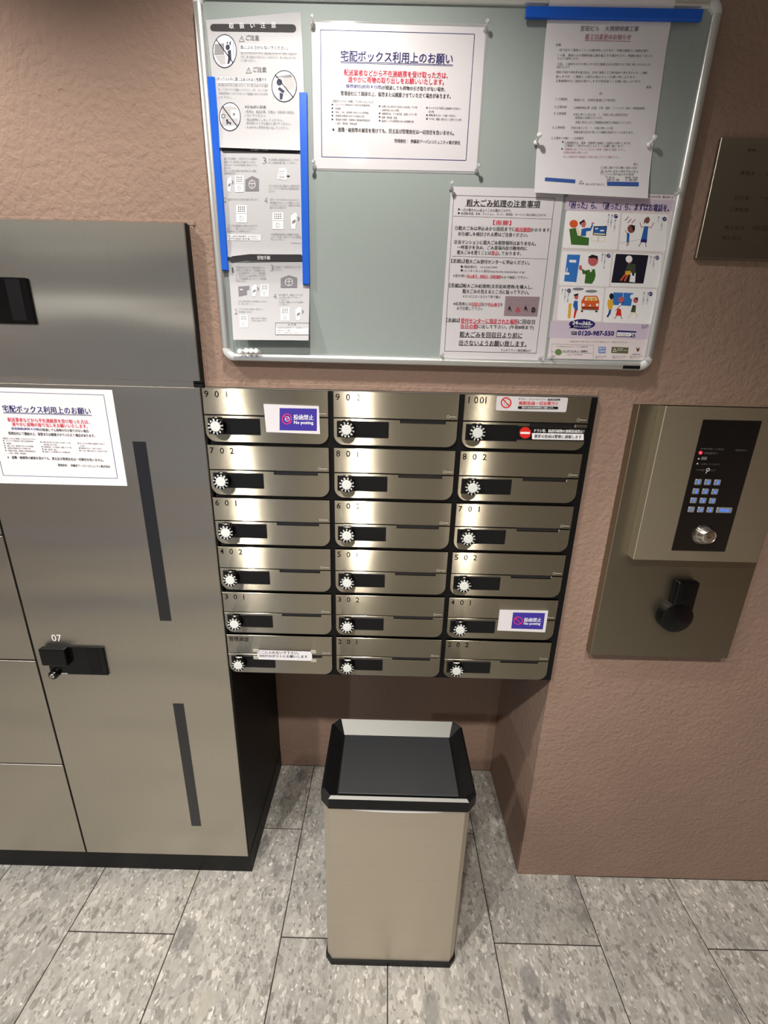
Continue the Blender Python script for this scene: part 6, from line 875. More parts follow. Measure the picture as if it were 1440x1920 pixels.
class MB:
    """collects geometry for one mesh object"""
    def __init__(s): s.v = []; s.f = []; s.mi = []; s.mats = []
    def mat(s, m):
        if m not in s.mats: s.mats.append(m)
        return s.mats.index(m)
    def add(s, vs, fs, m=None):
        o = len(s.v); s.v += [tuple(v) for v in vs]; k = s.mat(m) if m else 0
        for f in fs: s.f.append([i + o for i in f]); s.mi.append(k)
        return s
    def box(s, x0, x1, y0, y1, z0, z1, bev=0, seg=2, m=None):
        bm = bmesh.new(); bmesh.ops.create_cube(bm, size=1)
        for v in bm.verts: v.co = Vector(((x0 + x1) / 2 + v.co.x * (x1 - x0), (y0 + y1) / 2 + v.co.y * (y1 - y0), (z0 + z1) / 2 + v.co.z * (z1 - z0)))
        if bev: bmesh.ops.bevel(bm, geom=bm.edges[:], offset=bev, segments=seg, affect='EDGES', profile=.5)
        s.bm(bm, m); return s
    def bm(s, bm, m=None):
        bm.verts.index_update(); s.add([v.co for v in bm.verts], [[v.index for v in f.verts] for f in bm.faces], m); bm.free(); return s
    def prism(s, pts, y0, y1, bev=0, m=None, seg=1):
        """pts in the xz plane, extruded from y0 (front) to y1"""
        bm = bmesh.new(); vs = [bm.verts.new((x, y0, z)) for x, z in pts]; f = bm.faces.new(vs)
        bm.normal_update()
        if f.normal.y > 0: f.normal_flip()
        ext = bmesh.ops.extrude_face_region(bm, geom=[f])
        for e in ext['geom']:
            if isinstance(e, bmesh.types.BMVert): e.co.y = y1
        bmesh.ops.recalc_face_normals(bm, faces=bm.faces[:])
        if bev:
            ed = [e for e in bm.edges if all(abs(v.co.y - y0) < 1e-6 for v in e.verts)]
            bmesh.ops.bevel(bm, geom=ed, offset=bev, segments=seg, affect='EDGES', profile=.5)
        s.bm(bm, m); return s
    def lathe(s, cx, cz, prof, n=24, m=None, axis=(0, -1, 0), base=None):
        """prof: (radius, distance along axis) list; axis starts at base"""
        a = Vector(axis).normalized(); b = Vector(base) if base else Vector((cx, 0, cz))
        t = a.orthogonal().normalized(); q = a.cross(t)
        vs = []; fs = []
        for r, h in prof:
            for i in range(n):
                an = 2 * PI * i / n; vs.append(b + a * h + (t * math.cos(an) + q * math.sin(an)) * r)
        for j in range(len(prof) - 1):
            for i in range(n):
                k = (i + 1) % n; fs.append([j * n + i, j * n + k, (j + 1) * n + k, (j + 1) * n + i])
        fs.append(list(range(n))[::-1]); fs.append([(len(prof) - 1) * n + i for i in range(n)])
        s.add(vs, fs, m); return s
    def build(s, name, mat=None, parent=None, smooth=False, origin=None):
        me = bpy.data.meshes.new(name); o_ = Vector(origin) if origin else Vector((0, 0, 0))
        me.from_pydata([tuple(Vector(v) - o_) for v in s.v], [], s.f)
        for m in (s.mats or [mat]): me.materials.append(m)
        if s.mats: me.polygons.foreach_set('material_index', s.mi)
        if smooth:
            me.polygons.foreach_set('use_smooth', [True] * len(me.polygons)); me.set_sharp_from_angle(angle=math.radians(35))
        me.update()
        o = bpy.data.objects.new(name, me); C.objects.link(o); o.location = o_
        if parent:
            o.parent = parent; o.location = o_ - world_loc(parent)
        return o

def world_loc(o):
    l = Vector(o.location)
    while o.parent: o = o.parent; l = l + Vector(o.location)
    return l
def tag(o, label=None, cat=None, group=None, kind=None):
    if label: o['label'] = label
    if cat: o['category'] = cat
    if group: o['group'] = group
    if kind: o['kind'] = kind
    return o
def thing(name, label, cat, loc=(0, 0, 0), group=None):
    o = bpy.data.objects.new(name, None); C.objects.link(o); o.location = loc; o.empty_display_size = .05
    return tag(o, label, cat, group)
def place(o, parent, loc):
    o.parent = parent; o.location = loc; return o
def rounded(x0, x1, z0, z1, r, n=5, corners=(1, 1, 1, 1)):
    """corners: tr, br, bl, tl"""
    pts = []
    for (cx, cz, a0, on) in ((x1 - r, z1 - r, 90, corners[0]), (x1 - r, z0 + r, 0, corners[1]), (x0 + r, z0 + r, -90, corners[2]), (x0 + r, z1 - r, -180, corners[3])):
        if on:
            for i in range(n + 1):
                a = math.radians(a0 - 90 * i / n); pts.append((cx + r * math.cos(a), cz + r * math.sin(a)))
        else: pts.append((x1 if cx > (x0 + x1) / 2 else x0, z1 if cz > (z0 + z1) / 2 else z0))
    return pts

# ---- lettering: glyph outlines from Blender's built-in font, as flat print just above a surface
_txt = {}
def glyphs(body, bold=0.0, res=2):
    k = (body, bold, res)
    if k not in _txt:
        cu = bpy.data.curves.new('lettering', 'FONT'); cu.body = body; cu.resolution_u = res; cu.offset = bold * .05; cu.size = 1
        cu.fill_mode = 'FRONT' if hasattr(cu, 'fill_mode') else None
        o = bpy.data.objects.new('lettering', cu); C.objects.link(o)
        dg = bpy.context.evaluated_depsgraph_get(); me = o.evaluated_get(dg).to_mesh()
        vs = [(v.co.x, v.co.y) for v in me.vertices]; fs = [list(p.vertices) for p in me.polygons]
        o.evaluated_get(dg).to_mesh_clear(); bpy.data.objects.remove(o); bpy.data.curves.remove(cu)
        xs = [v[0] for v in vs] or [0, 1]; ys = [v[1] for v in vs] or [0, 1]
        _txt[k] = (vs, fs, min(xs), max(xs), min(ys), max(ys))
    return _txt[k]
def lettering(mb, body, x0, z0, x1, z1, h, m, y=0.0, bold=0.0, yf=None, res=2, mapf=None, twice=True):
    """run of text whose ink box spans from (x0,z0) to (x1,z1) along its middle line, h tall"""
    wide = any(ord(q) > 0x2fff for q in body)
    if wide and twice and (bold > .05 or h > .0075):       # heavier kanji: the same strokes laid twice, a hair apart
        L0 = math.hypot(x1 - x0, z1 - z0); e = min(.012 + .03 * bold, .022) * h; ux, uz = (x1 - x0) / L0, (z1 - z0) / L0
        for k in (-1, 1): lettering(mb, body, x0 + k * e * ux, z0 + k * e * uz, x1 + k * e * ux, z1 + k * e * uz, h, m, y - (k + 1) * .00001, 0.0, (lambda X, Z, k=k: yf(X, Z) - (k + 1) * .00001) if yf else None, res, mapf, False)
        return
    vs, fs, a, b, c, d = glyphs(body, 0.0 if wide else bold, res)
    if not vs: return
    dx, dz = x1 - x0, z1 - z0; L = math.hypot(dx, dz) or 1; px, pz = -dz / L, dx / L
    out = []
    for vx, vy in vs:
        u = (vx - a) / (b - a or 1); t = ((vy - c) / (d - c or 1) - .5) * h
        if len(body) == 1 and body == 'ー': t *= .1
        X = x0 + dx * u + px * t; Z = z0 + dz * u + pz * t
        if mapf: X, Z = mapf(X, Z)
        out.append((X, (yf(X, Z) if yf else y), Z))
    mb.add(out, fs, m)

def dense_poly(pts, step):
    out = []
    for i, p in enumerate(pts):
        q = pts[(i + 1) % len(pts)]; L = math.hypot(q[0] - p[0], q[1] - p[1]); k = max(1, int(L / step))
        for j in range(k): out.append((p[0] + (q[0] - p[0]) * j / k, p[1] + (q[1] - p[1]) * j / k))
    return out
def print_on(name, parent, y, yf=None, mapf=None, res=1):
    """print lettering and figures of one sheet as two flat meshes on its face"""
    let = MB(); fig = MB()
    Y = lambda X, Z, l: (yf(X, Z) if yf else y) - (.0003 if yf else .0001) - .00006 * l
    for r in PRINTS[name]:
        if r[0] == 'T':
            _, t, x0, z0, x1, z1, h, c, b = r
            lettering(let, t, x0, z0, x1, z1, h, ink(c), bold=b, res=2 if h > .006 else 1, yf=lambda X, Z: Y(X, Z, 7), mapf=mapf)
        elif r[0] == 'P':
            pts = r[1]; 
            if mapf: pts = [mapf(*p) for p in pts]
            if yf:
                bm = bmesh.new(); fc = bm.faces.new([bm.verts.new((a, 0, b)) for a, b in pts])
                zs = [p[1] for p in pts]; xs = [p[0] for p in pts]
                for k in range(int(min(zs) / .004), int(max(zs) / .004) + 1):
                    bmesh.ops.bisect_plane(bm, geom=bm.verts[:] + bm.edges[:] + bm.faces[:], plane_co=(0, 0, k * .004), plane_no=(0, 0, 1))
                for k in range(int(min(xs) / .02), int(max(xs) / .02) + 1):
                    bmesh.ops.bisect_plane(bm, geom=bm.verts[:] + bm.edges[:] + bm.faces[:], plane_co=(k * .02, 0, 0), plane_no=(1, 0, 0))
                for v in bm.verts: v.co.y = Y(v.co.x, v.co.z, r[3])
                fig.bm(bm, ink(r[2])); continue
            fig.add([(a, Y(a, b, r[3]), b) for a, b in pts], [list(range(len(pts)))], ink(r[2]))
        elif r[0] == 'O':
            A, B = r[1], r[2]
            if mapf: A = [mapf(*p) for p in A]; B = [mapf(*p) for p in B]
            n = len(A); fig.add([(a, Y(a, b, r[4]), b) for a, b in A + B], [[i, (i + 1) % n, n + (i + 1) % n, n + i] for i in range(n)], ink(r[3]))
    o = world_loc(parent)
    if let.v: let.build('lettering', None, parent, origin=o)['kind'] = 'stuff'
    if fig.v: fig.build('printed_figures', None, parent, origin=o)['kind'] = 'stuff'

def sheet(name, label, cat, q, y, mat, yf=None, thick=.0003, nx=1, nz=1, group=None):
    """q: corners tl, tr, br, bl in world xz; a thin curved sheet with real thickness"""
    nx = max(nx, 1); nz = max(nz, 1); vs = []; fs = []
    for s_ in (0, 1):
        for j in range(nz + 1):
            for i in range(nx + 1):
                u, v = i / nx, j / nz
                X = (1 - v) * ((1 - u) * q[0][0] + u * q[1][0]) + v * ((1 - u) * q[3][0] + u * q[2][0])
                Z = (1 - v) * ((1 - u) * q[0][1] + u * q[1][1]) + v * ((1 - u) * q[3][1] + u * q[2][1])
                vs.append((X, (yf(X, Z) if yf else y) + s_ * thick, Z))
    W = nx + 1; N = W * (nz + 1)
    for j in range(nz):
        for i in range(nx):
            a = j * W + i; fs.append([a, a + W, a + W + 1, a + 1]); fs.append([N + a, N + a + 1, N + a + W + 1, N + a + W])
    per = [i for i in range(W)] + [j * W + nx for j in range(1, nz + 1)] + [nz * W + i for i in range(nx - 1, -1, -1)] + [j * W for j in range(nz - 1, 0, -1)]
    for a, b in zip(per, per[1:] + per[:1]): fs.append([a, b, b + N, a + N])
    c = ((q[0][0] + q[2][0]) / 2, y, (q[0][1] + q[2][1]) / 2)
    o = MB().add(vs, fs).build(name, mat, origin=c, smooth=bool(yf))
    return tag(o, label, cat, group)

# ------------------------------------------------------------------ the setting
def struct(o): o['kind'] = 'structure'; return o
NR = 0.395    # back of the niche
XL, XR, YB_ = -2.4, 2.6, -2.8
for nm, x0, x1, y0, z0, z1 in (('wall_front', XL, XR, WALL, .3125, CEIL), ('wall_front_middle', .0025, XR, WALL, .0005, .3125), ('wall_front_right', .85, XR, WALL, FLOOR, .0005), ('wall_front_left', XL, -1.035, WALL, FLOOR, .3125),
                           ('wall_niche_back', -1.035, .85, NR, FLOOR, .0005), ('wall_locker_back', -1.035, .0025, NR, .0005, .3125)):
    struct(MB().box(x0, x1, y0, .6, z0, z1).build(nm, M['plaster']))
struct(MB().box(XL - .1, XL, YB_, .6, FLOOR, CEIL).build('wall_left', M['plaster']))
struct(MB().box(XR, XR + .1, YB_, .6, FLOOR, CEIL).build('wall_right', M['plaster']))
rb = MB(); rb.box(XL, -1.9, YB_ - .1, YB_, FLOOR, CEIL); rb.box(-.4, XR, YB_ - .1, YB_, FLOOR, CEIL); rb.box(-1.9, -.4, YB_ - .1, YB_, .65, CEIL)
struct(rb.build('wall_back', M['plasterwhite']))
dg_ = struct(MB().box(-1.9, -.4, YB_ - .07, YB_ - .05, FLOOR, .65).build('added_window_1', M['coolglow']))  # unseen glazing, added to give the locker doors a cool reflection
fr_ = MB()
for x in (-1.9, -1.17, -.44): fr_.box(x, x + .04, YB_ - .05, YB_ + .0, FLOOR, .65)
fr_.box(-1.9, -.4, YB_ - .05, YB_, .61, .65)
fr_.build('added_window_frame', M['black'], dg_)
struct(MB().box(XL, XR, YB_, .6, CEIL, CEIL + .1).build('ceiling', M['ceiling']))
fl = struct(MB().box(XL, XR, YB_, .6, FLOOR - .1, FLOOR - .003).build('floor', M['grout']))
PX, PYL, G = .2995, .6, .0028
tile_me = None
col = -9
while .1345 + col * PX < XR:
    x0 = .1345 + col * PX; off = -.1545 if col % 2 == 0 else .1423
    for n in range(-6, 3):
        y0 = off - PYL + n * PYL; y1 = y0 + PYL
        xa, xb, ya, yb = max(x0, XL), min(x0 + PX, XR), max(y0, YB_), y1
        lim = NR if (xb > 0 and xa < .85) else WALL
        yb = min(yb, lim)
        if yb - ya < .02 or xb - xa < .02: continue
        bx = MB().box(xa + G / 2, xb - G / 2, ya + G / 2, yb - G / 2, FLOOR - .003, FLOOR, .0008, 1)
        bx.build('tile', M['stone'], fl, origin=((xa + xb) / 2, (ya + yb) / 2, FLOOR))
    col += 1
# sealant bead where the plaster meets the lockers and the mailbox bank
bead = MB(); bead.box(-1.03, .012, WALL - .0022, WALL + .001, .303, .312, .001, 1); bead.box(.0, .0095, WALL - .0022, WALL + .001, .011, .303, .001, 1)
bead.box(.0, .85, WALL - .0022, WALL + .001, .002, .013, .001, 1)
struct(bead.build('trim_1', M['plaster']))

# ceiling downlights; the last two are added fill lamps
for i, (x, y, p, ang, colr, rad) in enumerate(LAMPS):
    t = thing('ceiling_downlight', ['recessed downlight close to the wall above the notice board', 'recessed downlight above and behind the viewer, toward the lockers', 'recessed downlight in the middle of the row behind the viewer', 'recessed downlight behind the viewer, toward the entry intercom', 'added unseen fill lamp close to the wall above the lockers', 'added unseen fill lamp at the far left rear of the lobby'][i], 'ceiling light', (x, y, CEIL), 'recessed ceiling downlights')
    rg = MB().lathe(x, CEIL, [(.055, 0), (.055, .004), (.045, .006), (.042, .001)], 28, axis=(0, 0, -1), base=(x, y, CEIL)).build('trim_ring', M['white'], t, origin=(x, y, CEIL))
    ln = MB().lathe(x, CEIL, [(.036, 0), (.036, .0015)], 24, axis=(0, 0, -1), base=(x, y, CEIL)).build('lens', M['lampglow'], t, origin=(x, y, CEIL))
    ld = bpy.data.lights.new('downlight_lamp', 'SPOT'); ld.energy = p; ld.color = colr; ld.spot_size = math.radians(ang); ld.spot_blend = .6; ld.shadow_soft_size = rad
    lo = bpy.data.objects.new('downlight_lamp', ld); C.objects.link(lo); lo.parent = t; lo.location = (0, 0, -.008 - rad)

# ------------------------------------------------------------------ parcel lockers
def handle_unit(parent, x0, z0, dx=0):
    """recessed black latch plate, as sub-parts of a door. x0,z0: left bottom"""
    o = world_loc(parent); W, H = .152, .085
    m = MB(); m.box(x0, x0 + W, -.006, .002, z0, z0 + H, .0025, 2); m.build('latch_plate', M['gloss'], parent, origin=o)
    MB().box(x0 + .108, x0 + .137, -.0065, -.0055, z0 + .006, z0 + H - .004).build('finger_groove', M['black'], parent, origin=o)
    MB().box(x0 - .004, x0 + .062, -.020, -.004, z0 + .036, z0 + H + .001, .003, 2).build('turn_knob', M['gloss'], parent, origin=o)
    k = MB().lathe(x0 + .014, z0 + .004, [(.012, 0), (.012, .012), (.0105, .014)], 20, base=(x0 + .014, -.003, z0 + .004), m=M['gloss'])
    k.lathe(0, 0, [(.0062, 0), (.0062, .0015), (.005, .0025)], 16, base=(x0 + .014, -.0172, z0 + .004), m=M['keylock'])
    k.box(x0 + .0132, x0 + .0148, -.0202, -.0190, z0 + .001, z0 + .007, m=M['black'])
    k.build('key_cylinder', None, parent, True, origin=o)
    b = MB(); b.box(x0 + .030, x0 + .046, -.0066, -.0058, z0 + .003, z0 + .0045); b.build('maker_mark', M['cap'], parent, origin=o)
def steel_door(parent, x0, x1, z0, z1, mat, label=None):
    d = MB().prism([(x0, z0), (x1, z0), (x1, z1), (x0, z1)], 0, .0036, .0010).build('door', mat, parent, origin=((x0 + x1) / 2, 0, (z0 + z1) / 2))
    if label: d['label'] = label
    return d
lk = thing('parcel_locker', 'tall steel parcel locker standing on the floor left of the mailboxes', 'locker', (-.51, .2, FLOOR))
o_ = world_loc(lk)
MB().box(-1.03, .0015, .0040, .39, FLOOR + .078, .008).build('cabinet_body', M['black'], lk, origin=o_)
MB().box(-1.03, .0030, .006, .39, FLOOR, FLOOR + .0785, .001, 1).build('plinth', M['black'], lk, origin=o_)
DB = -1.398
dr = steel_door(lk, -.5045, -.003, DB, .0, M['doorsteel'], 'tall right-hand door numbered 07 with two slit windows')
for z1, z0 in ((-.117, -.567), (-.822, -1.273)):
    MB().box(-.1640, -.1350, -.0006, .001, z0, z1).build('slit_window', M['slotdark'], dr, origin=world_loc(dr))
handle_unit(dr, -.4720, -.7330)
n7 = MB(); lettering(n7, '07', -.4505, -.6255, -.4258, -.6255, .0195, M['white'], y=-.0004, bold=.05, res=3); n7.build('door_number', None, dr, origin=world_loc(dr))
zz = 0.0
for z1, z0 in ((0, -.3455), (-.3495, -.6945), (-.6985, -1.0465), (-1.0505, DB)):
    d = steel_door(lk, -1.029, -.5105, z0, z1, M['doorsteel'])
up = thing('wall_locker', 'wide steel locker unit on top of the tall parcel locker', 'locker', (-.51, .2, .0095))
MB().box(-1.03, .0015, .0040, .39, .0095, .303).build('cabinet_body', M['black'], up, origin=world_loc(up))
ud = steel_door(up, -.5045, -.001, .0135, .302, M['doorsteel']); steel_door(up, -1.029, -.5105, .0135, .302, M['doorsteel'])
handle_unit(ud, -.4730, .1165)
MB().box(-.5045, -.016, .0014, .0038, .0, .0133).build('filler_strip', M['doorsteel'], up, origin=world_loc(up))

# ------------------------------------------------------------------ mailboxes
PW, PH, FW = .28, .1206, .2695
bank = thing('mailbox_cabinet', 'black cabinet holding the bank of eighteen steel mailboxes', 'mailbox cabinet', (.425, .2, -.72))
bf = MB(); bf.box(.006, .846, .0080, .36, -.7225, -.0005)
bf.build('housing', M['black'], bank, origin=world_loc(bank))
MB().box(.004, .8475, .0078, .03, .0, .0016).build('top_strip', M['trim'], bank, origin=world_loc(bank))
# one mailbox at the origin (top left corner of its flap)
FZ = -.0545                     # lower edge of the flap
mfl = MB().prism([(0, FZ), (FW, FZ), (FW, 0), (0, 0)], 0, .007, .0009)
mflap = mfl.build('flap', M['steel'])
dp = rounded(0.0, FW, -.1135, -.0568, .022, 8, (0, 1, 1, 0))
# notch for the take-out slot in the top edge of the lower door
top = [(FW, -.0568)]
pts = []
for p in dp:
    if abs(p[0]) < 1e-9 and abs(p[1] + .0568) < 1e-9: pts.append(p)
    else: pts.append(p)
i_tr = [i for i, p in enumerate(pts) if abs(p[0] - FW) < 1e-6 and abs(p[1] + .0568) < 1e-6][0]
pts = pts[i_tr:] + pts[:i_tr]
pts += [(.1455, -.0568), (.1455, -.0632), (.2425, -.0632), (.2425, -.0568)]
mdoor = MB().prism(pts, .0004, .007, .0009).build('door', M['steel'])
mslot = MB().box(.146, .242, .0035, .0068, -.063, -.0555).build('slot_lip', M['slotdark'])
mwin = MB().box(.0075, .1205, -.0012, .001, -.0965, -.0615, .0008, 1).build('name_window', M['window'])
mlog = MB()
def ring(mb, cx, cz, r, rw, y, n=14, m=None):
    vs = [(cx + q * math.cos(2 * PI * i / n), y, cz + q * math.sin(2 * PI * i / n)) for q in (r, r - rw) for i in range(n)]
    mb.add(vs, [[i, (i + 1) % n, n + (i + 1) % n, n + i] for i in range(n)], m)
ring(mlog, .2475, -.0475, .0033, .0008, -.0003)
mlog.add([(.2505, -.0003, -.0482), (.2650, -.0003, -.0482), (.2650, -.0003, -.0468), (.2505, -.0003, -.0468)], [[0, 1, 2, 3]])
mlogo = mlog.build('key_emblem', M['keymark'])
DX, DZ = .0302, -.0785
mbase = MB().lathe(0, 0, [(.0178, 0), (.0178, .0165), (.0170, .0180)], 28, base=(0, 0, 0)).build('dial', M['gloss'], None, True)
dn = MB()
for i, ch in enumerate('0123456789AB'):
    a = PI / 2 - 2 * PI * i / 12; vs, fs, xa, xb, ya, yb = glyphs(ch, .35, 2)
    s_ = .0052 / (yb - ya); out = []
    for vx, vy in vs:
        lx = (vx - (xa + xb) / 2) * s_ * 1.1; ly = (vy - (ya + yb) / 2) * s_ + .01405
        out.append((lx * math.sin(a) + ly * math.cos(a), -.0183, -lx * math.cos(a) + ly * math.sin(a)))
    dn.add(out, fs)
mdn = dn.build('dial_numerals', M['white'])
mcap = MB().lathe(0, 0, [(.0108, 0), (.0108, .0008), (.0100, .0014)], 28, base=(0, -.0178, 0)).build('dial_cap', M['cap'], None, True)
mmark = MB().add([(DX - .003, -.0125, -.0601), (DX + .003, -.0125, -.0601), (DX + .002, -.0105, -.0590), (DX - .002, -.0105, -.0590)], [[0, 1, 2, 3]]).build('index_mark', M['keymark'])
mhood = MB().box(DX - .0095, DX + .0095, -.0100, .001, -.0640, -.0592, .0015, 1).build('index_hood', M['gloss'])
rooms = [['901', '902', '1001'], ['702', '801', '802'], ['601', '602', '701'], ['402', '501', '502'], ['301', '302', '401'], ['管理員室', '201', '202']]
extra = {'901': 'with a purple and white sticker, top left of the bank', '1001': 'with two warning stickers, top right of the bank', '401': 'with a small blue no posting sticker', '管理員室': ''}
protos = [mflap, mdoor, mslot, mwin, mlogo, mmark, mhood]
turn = [.35, -1.9, .9, 1.2, .2, 2.2, .3, 2.6, 1.1, .9, .2, .5, .4, 1.3, .6, 1.0, .7, 2.4]
k = 0
for r, row in enumerate(rooms):
    for c, num in enumerate(row):
        lab = 'brushed steel mailbox numbered %s, %s' % (num, extra.get(num) or 'in the %s row, %s column' % (['top', 'second', 'third', 'fourth', 'fifth', 'bottom'][r], ['left', 'middle', 'right'][c]))
        if r == 5 and c == 0: lab = 'steel mailbox of the caretaker office with a taped handwritten note, bottom left'
        t = thing('mailbox', lab, 'mailbox', (c * PW, 0, -r * PH), 'steel mailboxes in the bank')
        for p in protos:
            q = p if k == 0 else p.copy()
            if k: C.objects.link(q)
            q.parent = t; q.location = (0, 0, 0)
        dl = mbase if k == 0 else mbase.copy(); nm = mdn if k == 0 else mdn.copy(); cp = mcap if k == 0 else mcap.copy()
        if k:
            for q in (dl, nm, cp): C.objects.link(q)
        dl.parent = t; dl.location = (DX, 0, DZ); nm.parent = dl; nm.location = (0, 0, 0); nm.rotation_euler = (0, turn[k], 0); cp.parent = dl; cp.location = (0, 0, 0)
        nb = MB()
        if r == 5 and c == 0: lettering(nb, num, .006, -.0118, .0565, -.0122, .0132, M['brownmark'], y=-.0003, res=2)
        elif len(num) == 4:
            for i, ch in enumerate(num): lettering(nb, ch, .0085 + i * .0120, -.0113, (.0085 + i * .0120) + (.0022 if ch == '1' else .0085), -.0113, .0132, M['brownmark'], y=-.0003, bold=.18, res=3)
        else:
            for i, ch in enumerate(num): lettering(nb, ch, .0056 + i * .0222 + (.002 if ch == '1' else 0), -.0120, (.0056 + i * .0222) + (.0042 if ch == '1' else .0085), -.0120, .0132, M['brownmark'], y=-.0003, bold=.18, res=3)
        nbo = nb.build('room_number', None); nbo.parent = t; nbo.location = (0, 0, 0)
        k += 1

# stickers on the mailboxes
def sticker(key, name, label, q, mat=None, rnd=0, y=-.0013, th=.0012):
    cx = (q[0][0] + q[2][0]) / 2; cz = (q[0][1] + q[2][1]) / 2
    pts = q if not rnd else rounded(q[0][0], q[2][0], q[2][1], q[0][1], rnd)
    o = MB().prism(pts, y, y + th).build(name, mat or M['film'], origin=(cx, y, cz)); tag(o, label, 'sticker')
    print_on(key, o, y, res=2); return o
sticker('no_posting_sticker', 'sticker', 'larger white and purple no posting sticker on mailbox 901', [(.131, -.0301), (.2495, -.0318), (.2508, -.0909), (.1335, -.0893)])
sticker('no_posting_sticker_low', 'sticker', 'small white and blue no posting sticker on mailbox 401', [(.6872, -.5116), (.8069, -.5108), (.8075, -.5717), (.6868, -.5700)])
sticker('no_flyer_sticker', 'sticker', 'white sticker with red lettering beside the number 1001', [(.6277, -.002), (.7783, -.002), (.7783, -.0318), (.6277, -.0318)], rnd=.003)
sticker('police_warning_sticker', 'sticker', 'black sticker with a red no entry disc on mailbox 1001', [(.6760, -.0640), (.8300, -.0650), (.8290, -.0925), (.6760, -.0925)], M['black'], y=-.0021, th=.0020)
hn = sticker('handwritten_note', 'paper_note', 'small handwritten paper note taped over the caretaker mailbox slot', [(.0765, -.6440), (.2178, -.6450), (.2182, -.6728), (.0763, -.6722)], M['paper'], y=-.0034, th=.0003)
hn['category'] = 'note'
for a, b, z0, z1 in ((.0660, .0800, -.6500, -.6430), (.0660, .0790, -.6720, -.6640), (.2150, .2285, -.6500, -.6420), (.2150, .2290, -.6760, -.6690)):
    MB().box(a, b, -.0037, -.0006, z0, z1).build('tape_strip', M['tape'], hn, origin=world_loc(hn))

# ------------------------------------------------------------------ notice board
BX0, BX1, BZ0, BZ1 = .0505, .9425, .0560, .6480
YP = .0080
nb = thing('notice_board', 'large grey-green notice board with silver frame above the mailboxes', 'notice board', ((BX0 + BX1) / 2, .01, (BZ0 + BZ1) / 2))
oB = world_loc(nb)
MB().box(BX0 + .010, BX1 - .010, YP, .0195, BZ0 + .010, BZ1 - .010).build('board_panel', M['felt'], nb, origin=oB)
prof = [(0, .0190), (0, .006), (.0015, .0022), (.005, .0003), (.0095, 0), (.0135, .0015), (.0160, .0045), (.0165, .0079), (.0165, .0190)]   # (inward, y)
def bar(a, b, inward):
    a = Vector(a); b = Vector(b); n = len(prof); vs = []
    for p in (a, b):
        for d, y in prof: vs.append((p.x + inward[0] * d, y, p.z + inward[1] * d))
    return vs, [[i, (i + 1) % n, n + (i + 1) % n, n + i] for i in range(n)] + [list(range(n)), list(range(n, 2 * n))[::-1]]
RC = .024
for a, b, inn in (((BX0, 0, BZ0 + RC), (BX0, 0, BZ1 - RC), (1, 0)), ((BX1, 0, BZ0 + RC), (BX1, 0, BZ1 - RC), (-1, 0)), ((BX0 + RC, 0, BZ0), (BX1 - RC, 0, BZ0), (0, 1)), ((BX0 + RC, 0, BZ1), (BX1 - RC, 0, BZ1), (0, -1))):
    MB().add(*bar(a, b, inn)).build('frame_bar', M['alu'], nb, True, origin=oB)
for cx, cz, a0 in ((BX0 + RC, BZ0 + RC, 180), (BX1 - RC, BZ0 + RC, 270), (BX1 - RC, BZ1 - RC, 0), (BX0 + RC, BZ1 - RC, 90)):
    vs = []; fs = []; n = len(prof); S_ = 8
    for i in range(S_ + 1):
        a = math.radians(a0 + 90 * i / S_)
        for d, y in prof:
            rr = RC - d + .0003; vs.append((cx + rr * math.cos(a), y - .0004 if y < .019 else y, cz + rr * math.sin(a)))
    for i in range(S_):
        for j in range(n): fs.append([i * n + j, i * n + (j + 1) % n, (i + 1) * n + (j + 1) % n, (i + 1) * n + j])
    fs += [list(range(n)), list(range(S_ * n, S_ * n + n))[::-1]]
    MB().add(vs, fs).build('frame_corner', M['alucorner'], nb, True, origin=oB)
tg = MB().box(.8825, .9175, -.0012, .001, .0585, .0650, .0005, 1).build('maker_tag', M['black'], nb, origin=oB)

# sheets on the board
YS = .0072
o = sheet('request_notice', 'laminated landscape notice with navy title pinned top centre of the board', 'notice', [(.2501, .6053), (.5487, .6034), (.5504, .3974), (.2492, .3966)], YS, M['film'])
print_on('request_notice', o, YS)
MB().box(.2470, .5525, YS + .0003, YS + .0006, .3935, .6080).build('laminate_border', M['clear'], o, origin=world_loc(o))
o = sheet('bulky_waste_notice', 'portrait black-bordered waste notice pinned at the bottom of the board', 'notice', [(.5056, .3731), (.7172, .3730), (.7205, .0713), (.5023, .0726)], YS, M['film'])
print_on('bulky_waste_notice', o, YS)
o = sheet('help_line_poster', 'colour cartoon poster pinned in the lower right corner of the board', 'poster', [(.7260, .3700), (.9290, .3678), (.9310, .0761), (.7265, .0745)], YS, M['cream'])
print_on('help_line_poster', o, YS)
def cf(X, Z):
    if Z < .44: return .0066 - (.44 - Z) ** 2 * 1.1
    if Z < .585: return .0066
    if Z < .612: return .0066 - .0030 * (Z - .585) / .027
    if Z < .628: return .0036
    return max(.0036 - (Z - .628) * .75, -.0012)
o = sheet('repair_work_letter', 'white office letter hanging from the horizontal blue magnet bar', 'notice', [(.6490, .6560), (.8580, .6560), (.8715, .3585), (.6600, .3640)], .0066, M['paper'], yf=lambda X, Z: cf(X, Z), nx=1, nz=80)
for v in o.data.vertices: pass
print_on('repair_work_letter', o, .0066, yf=cf)
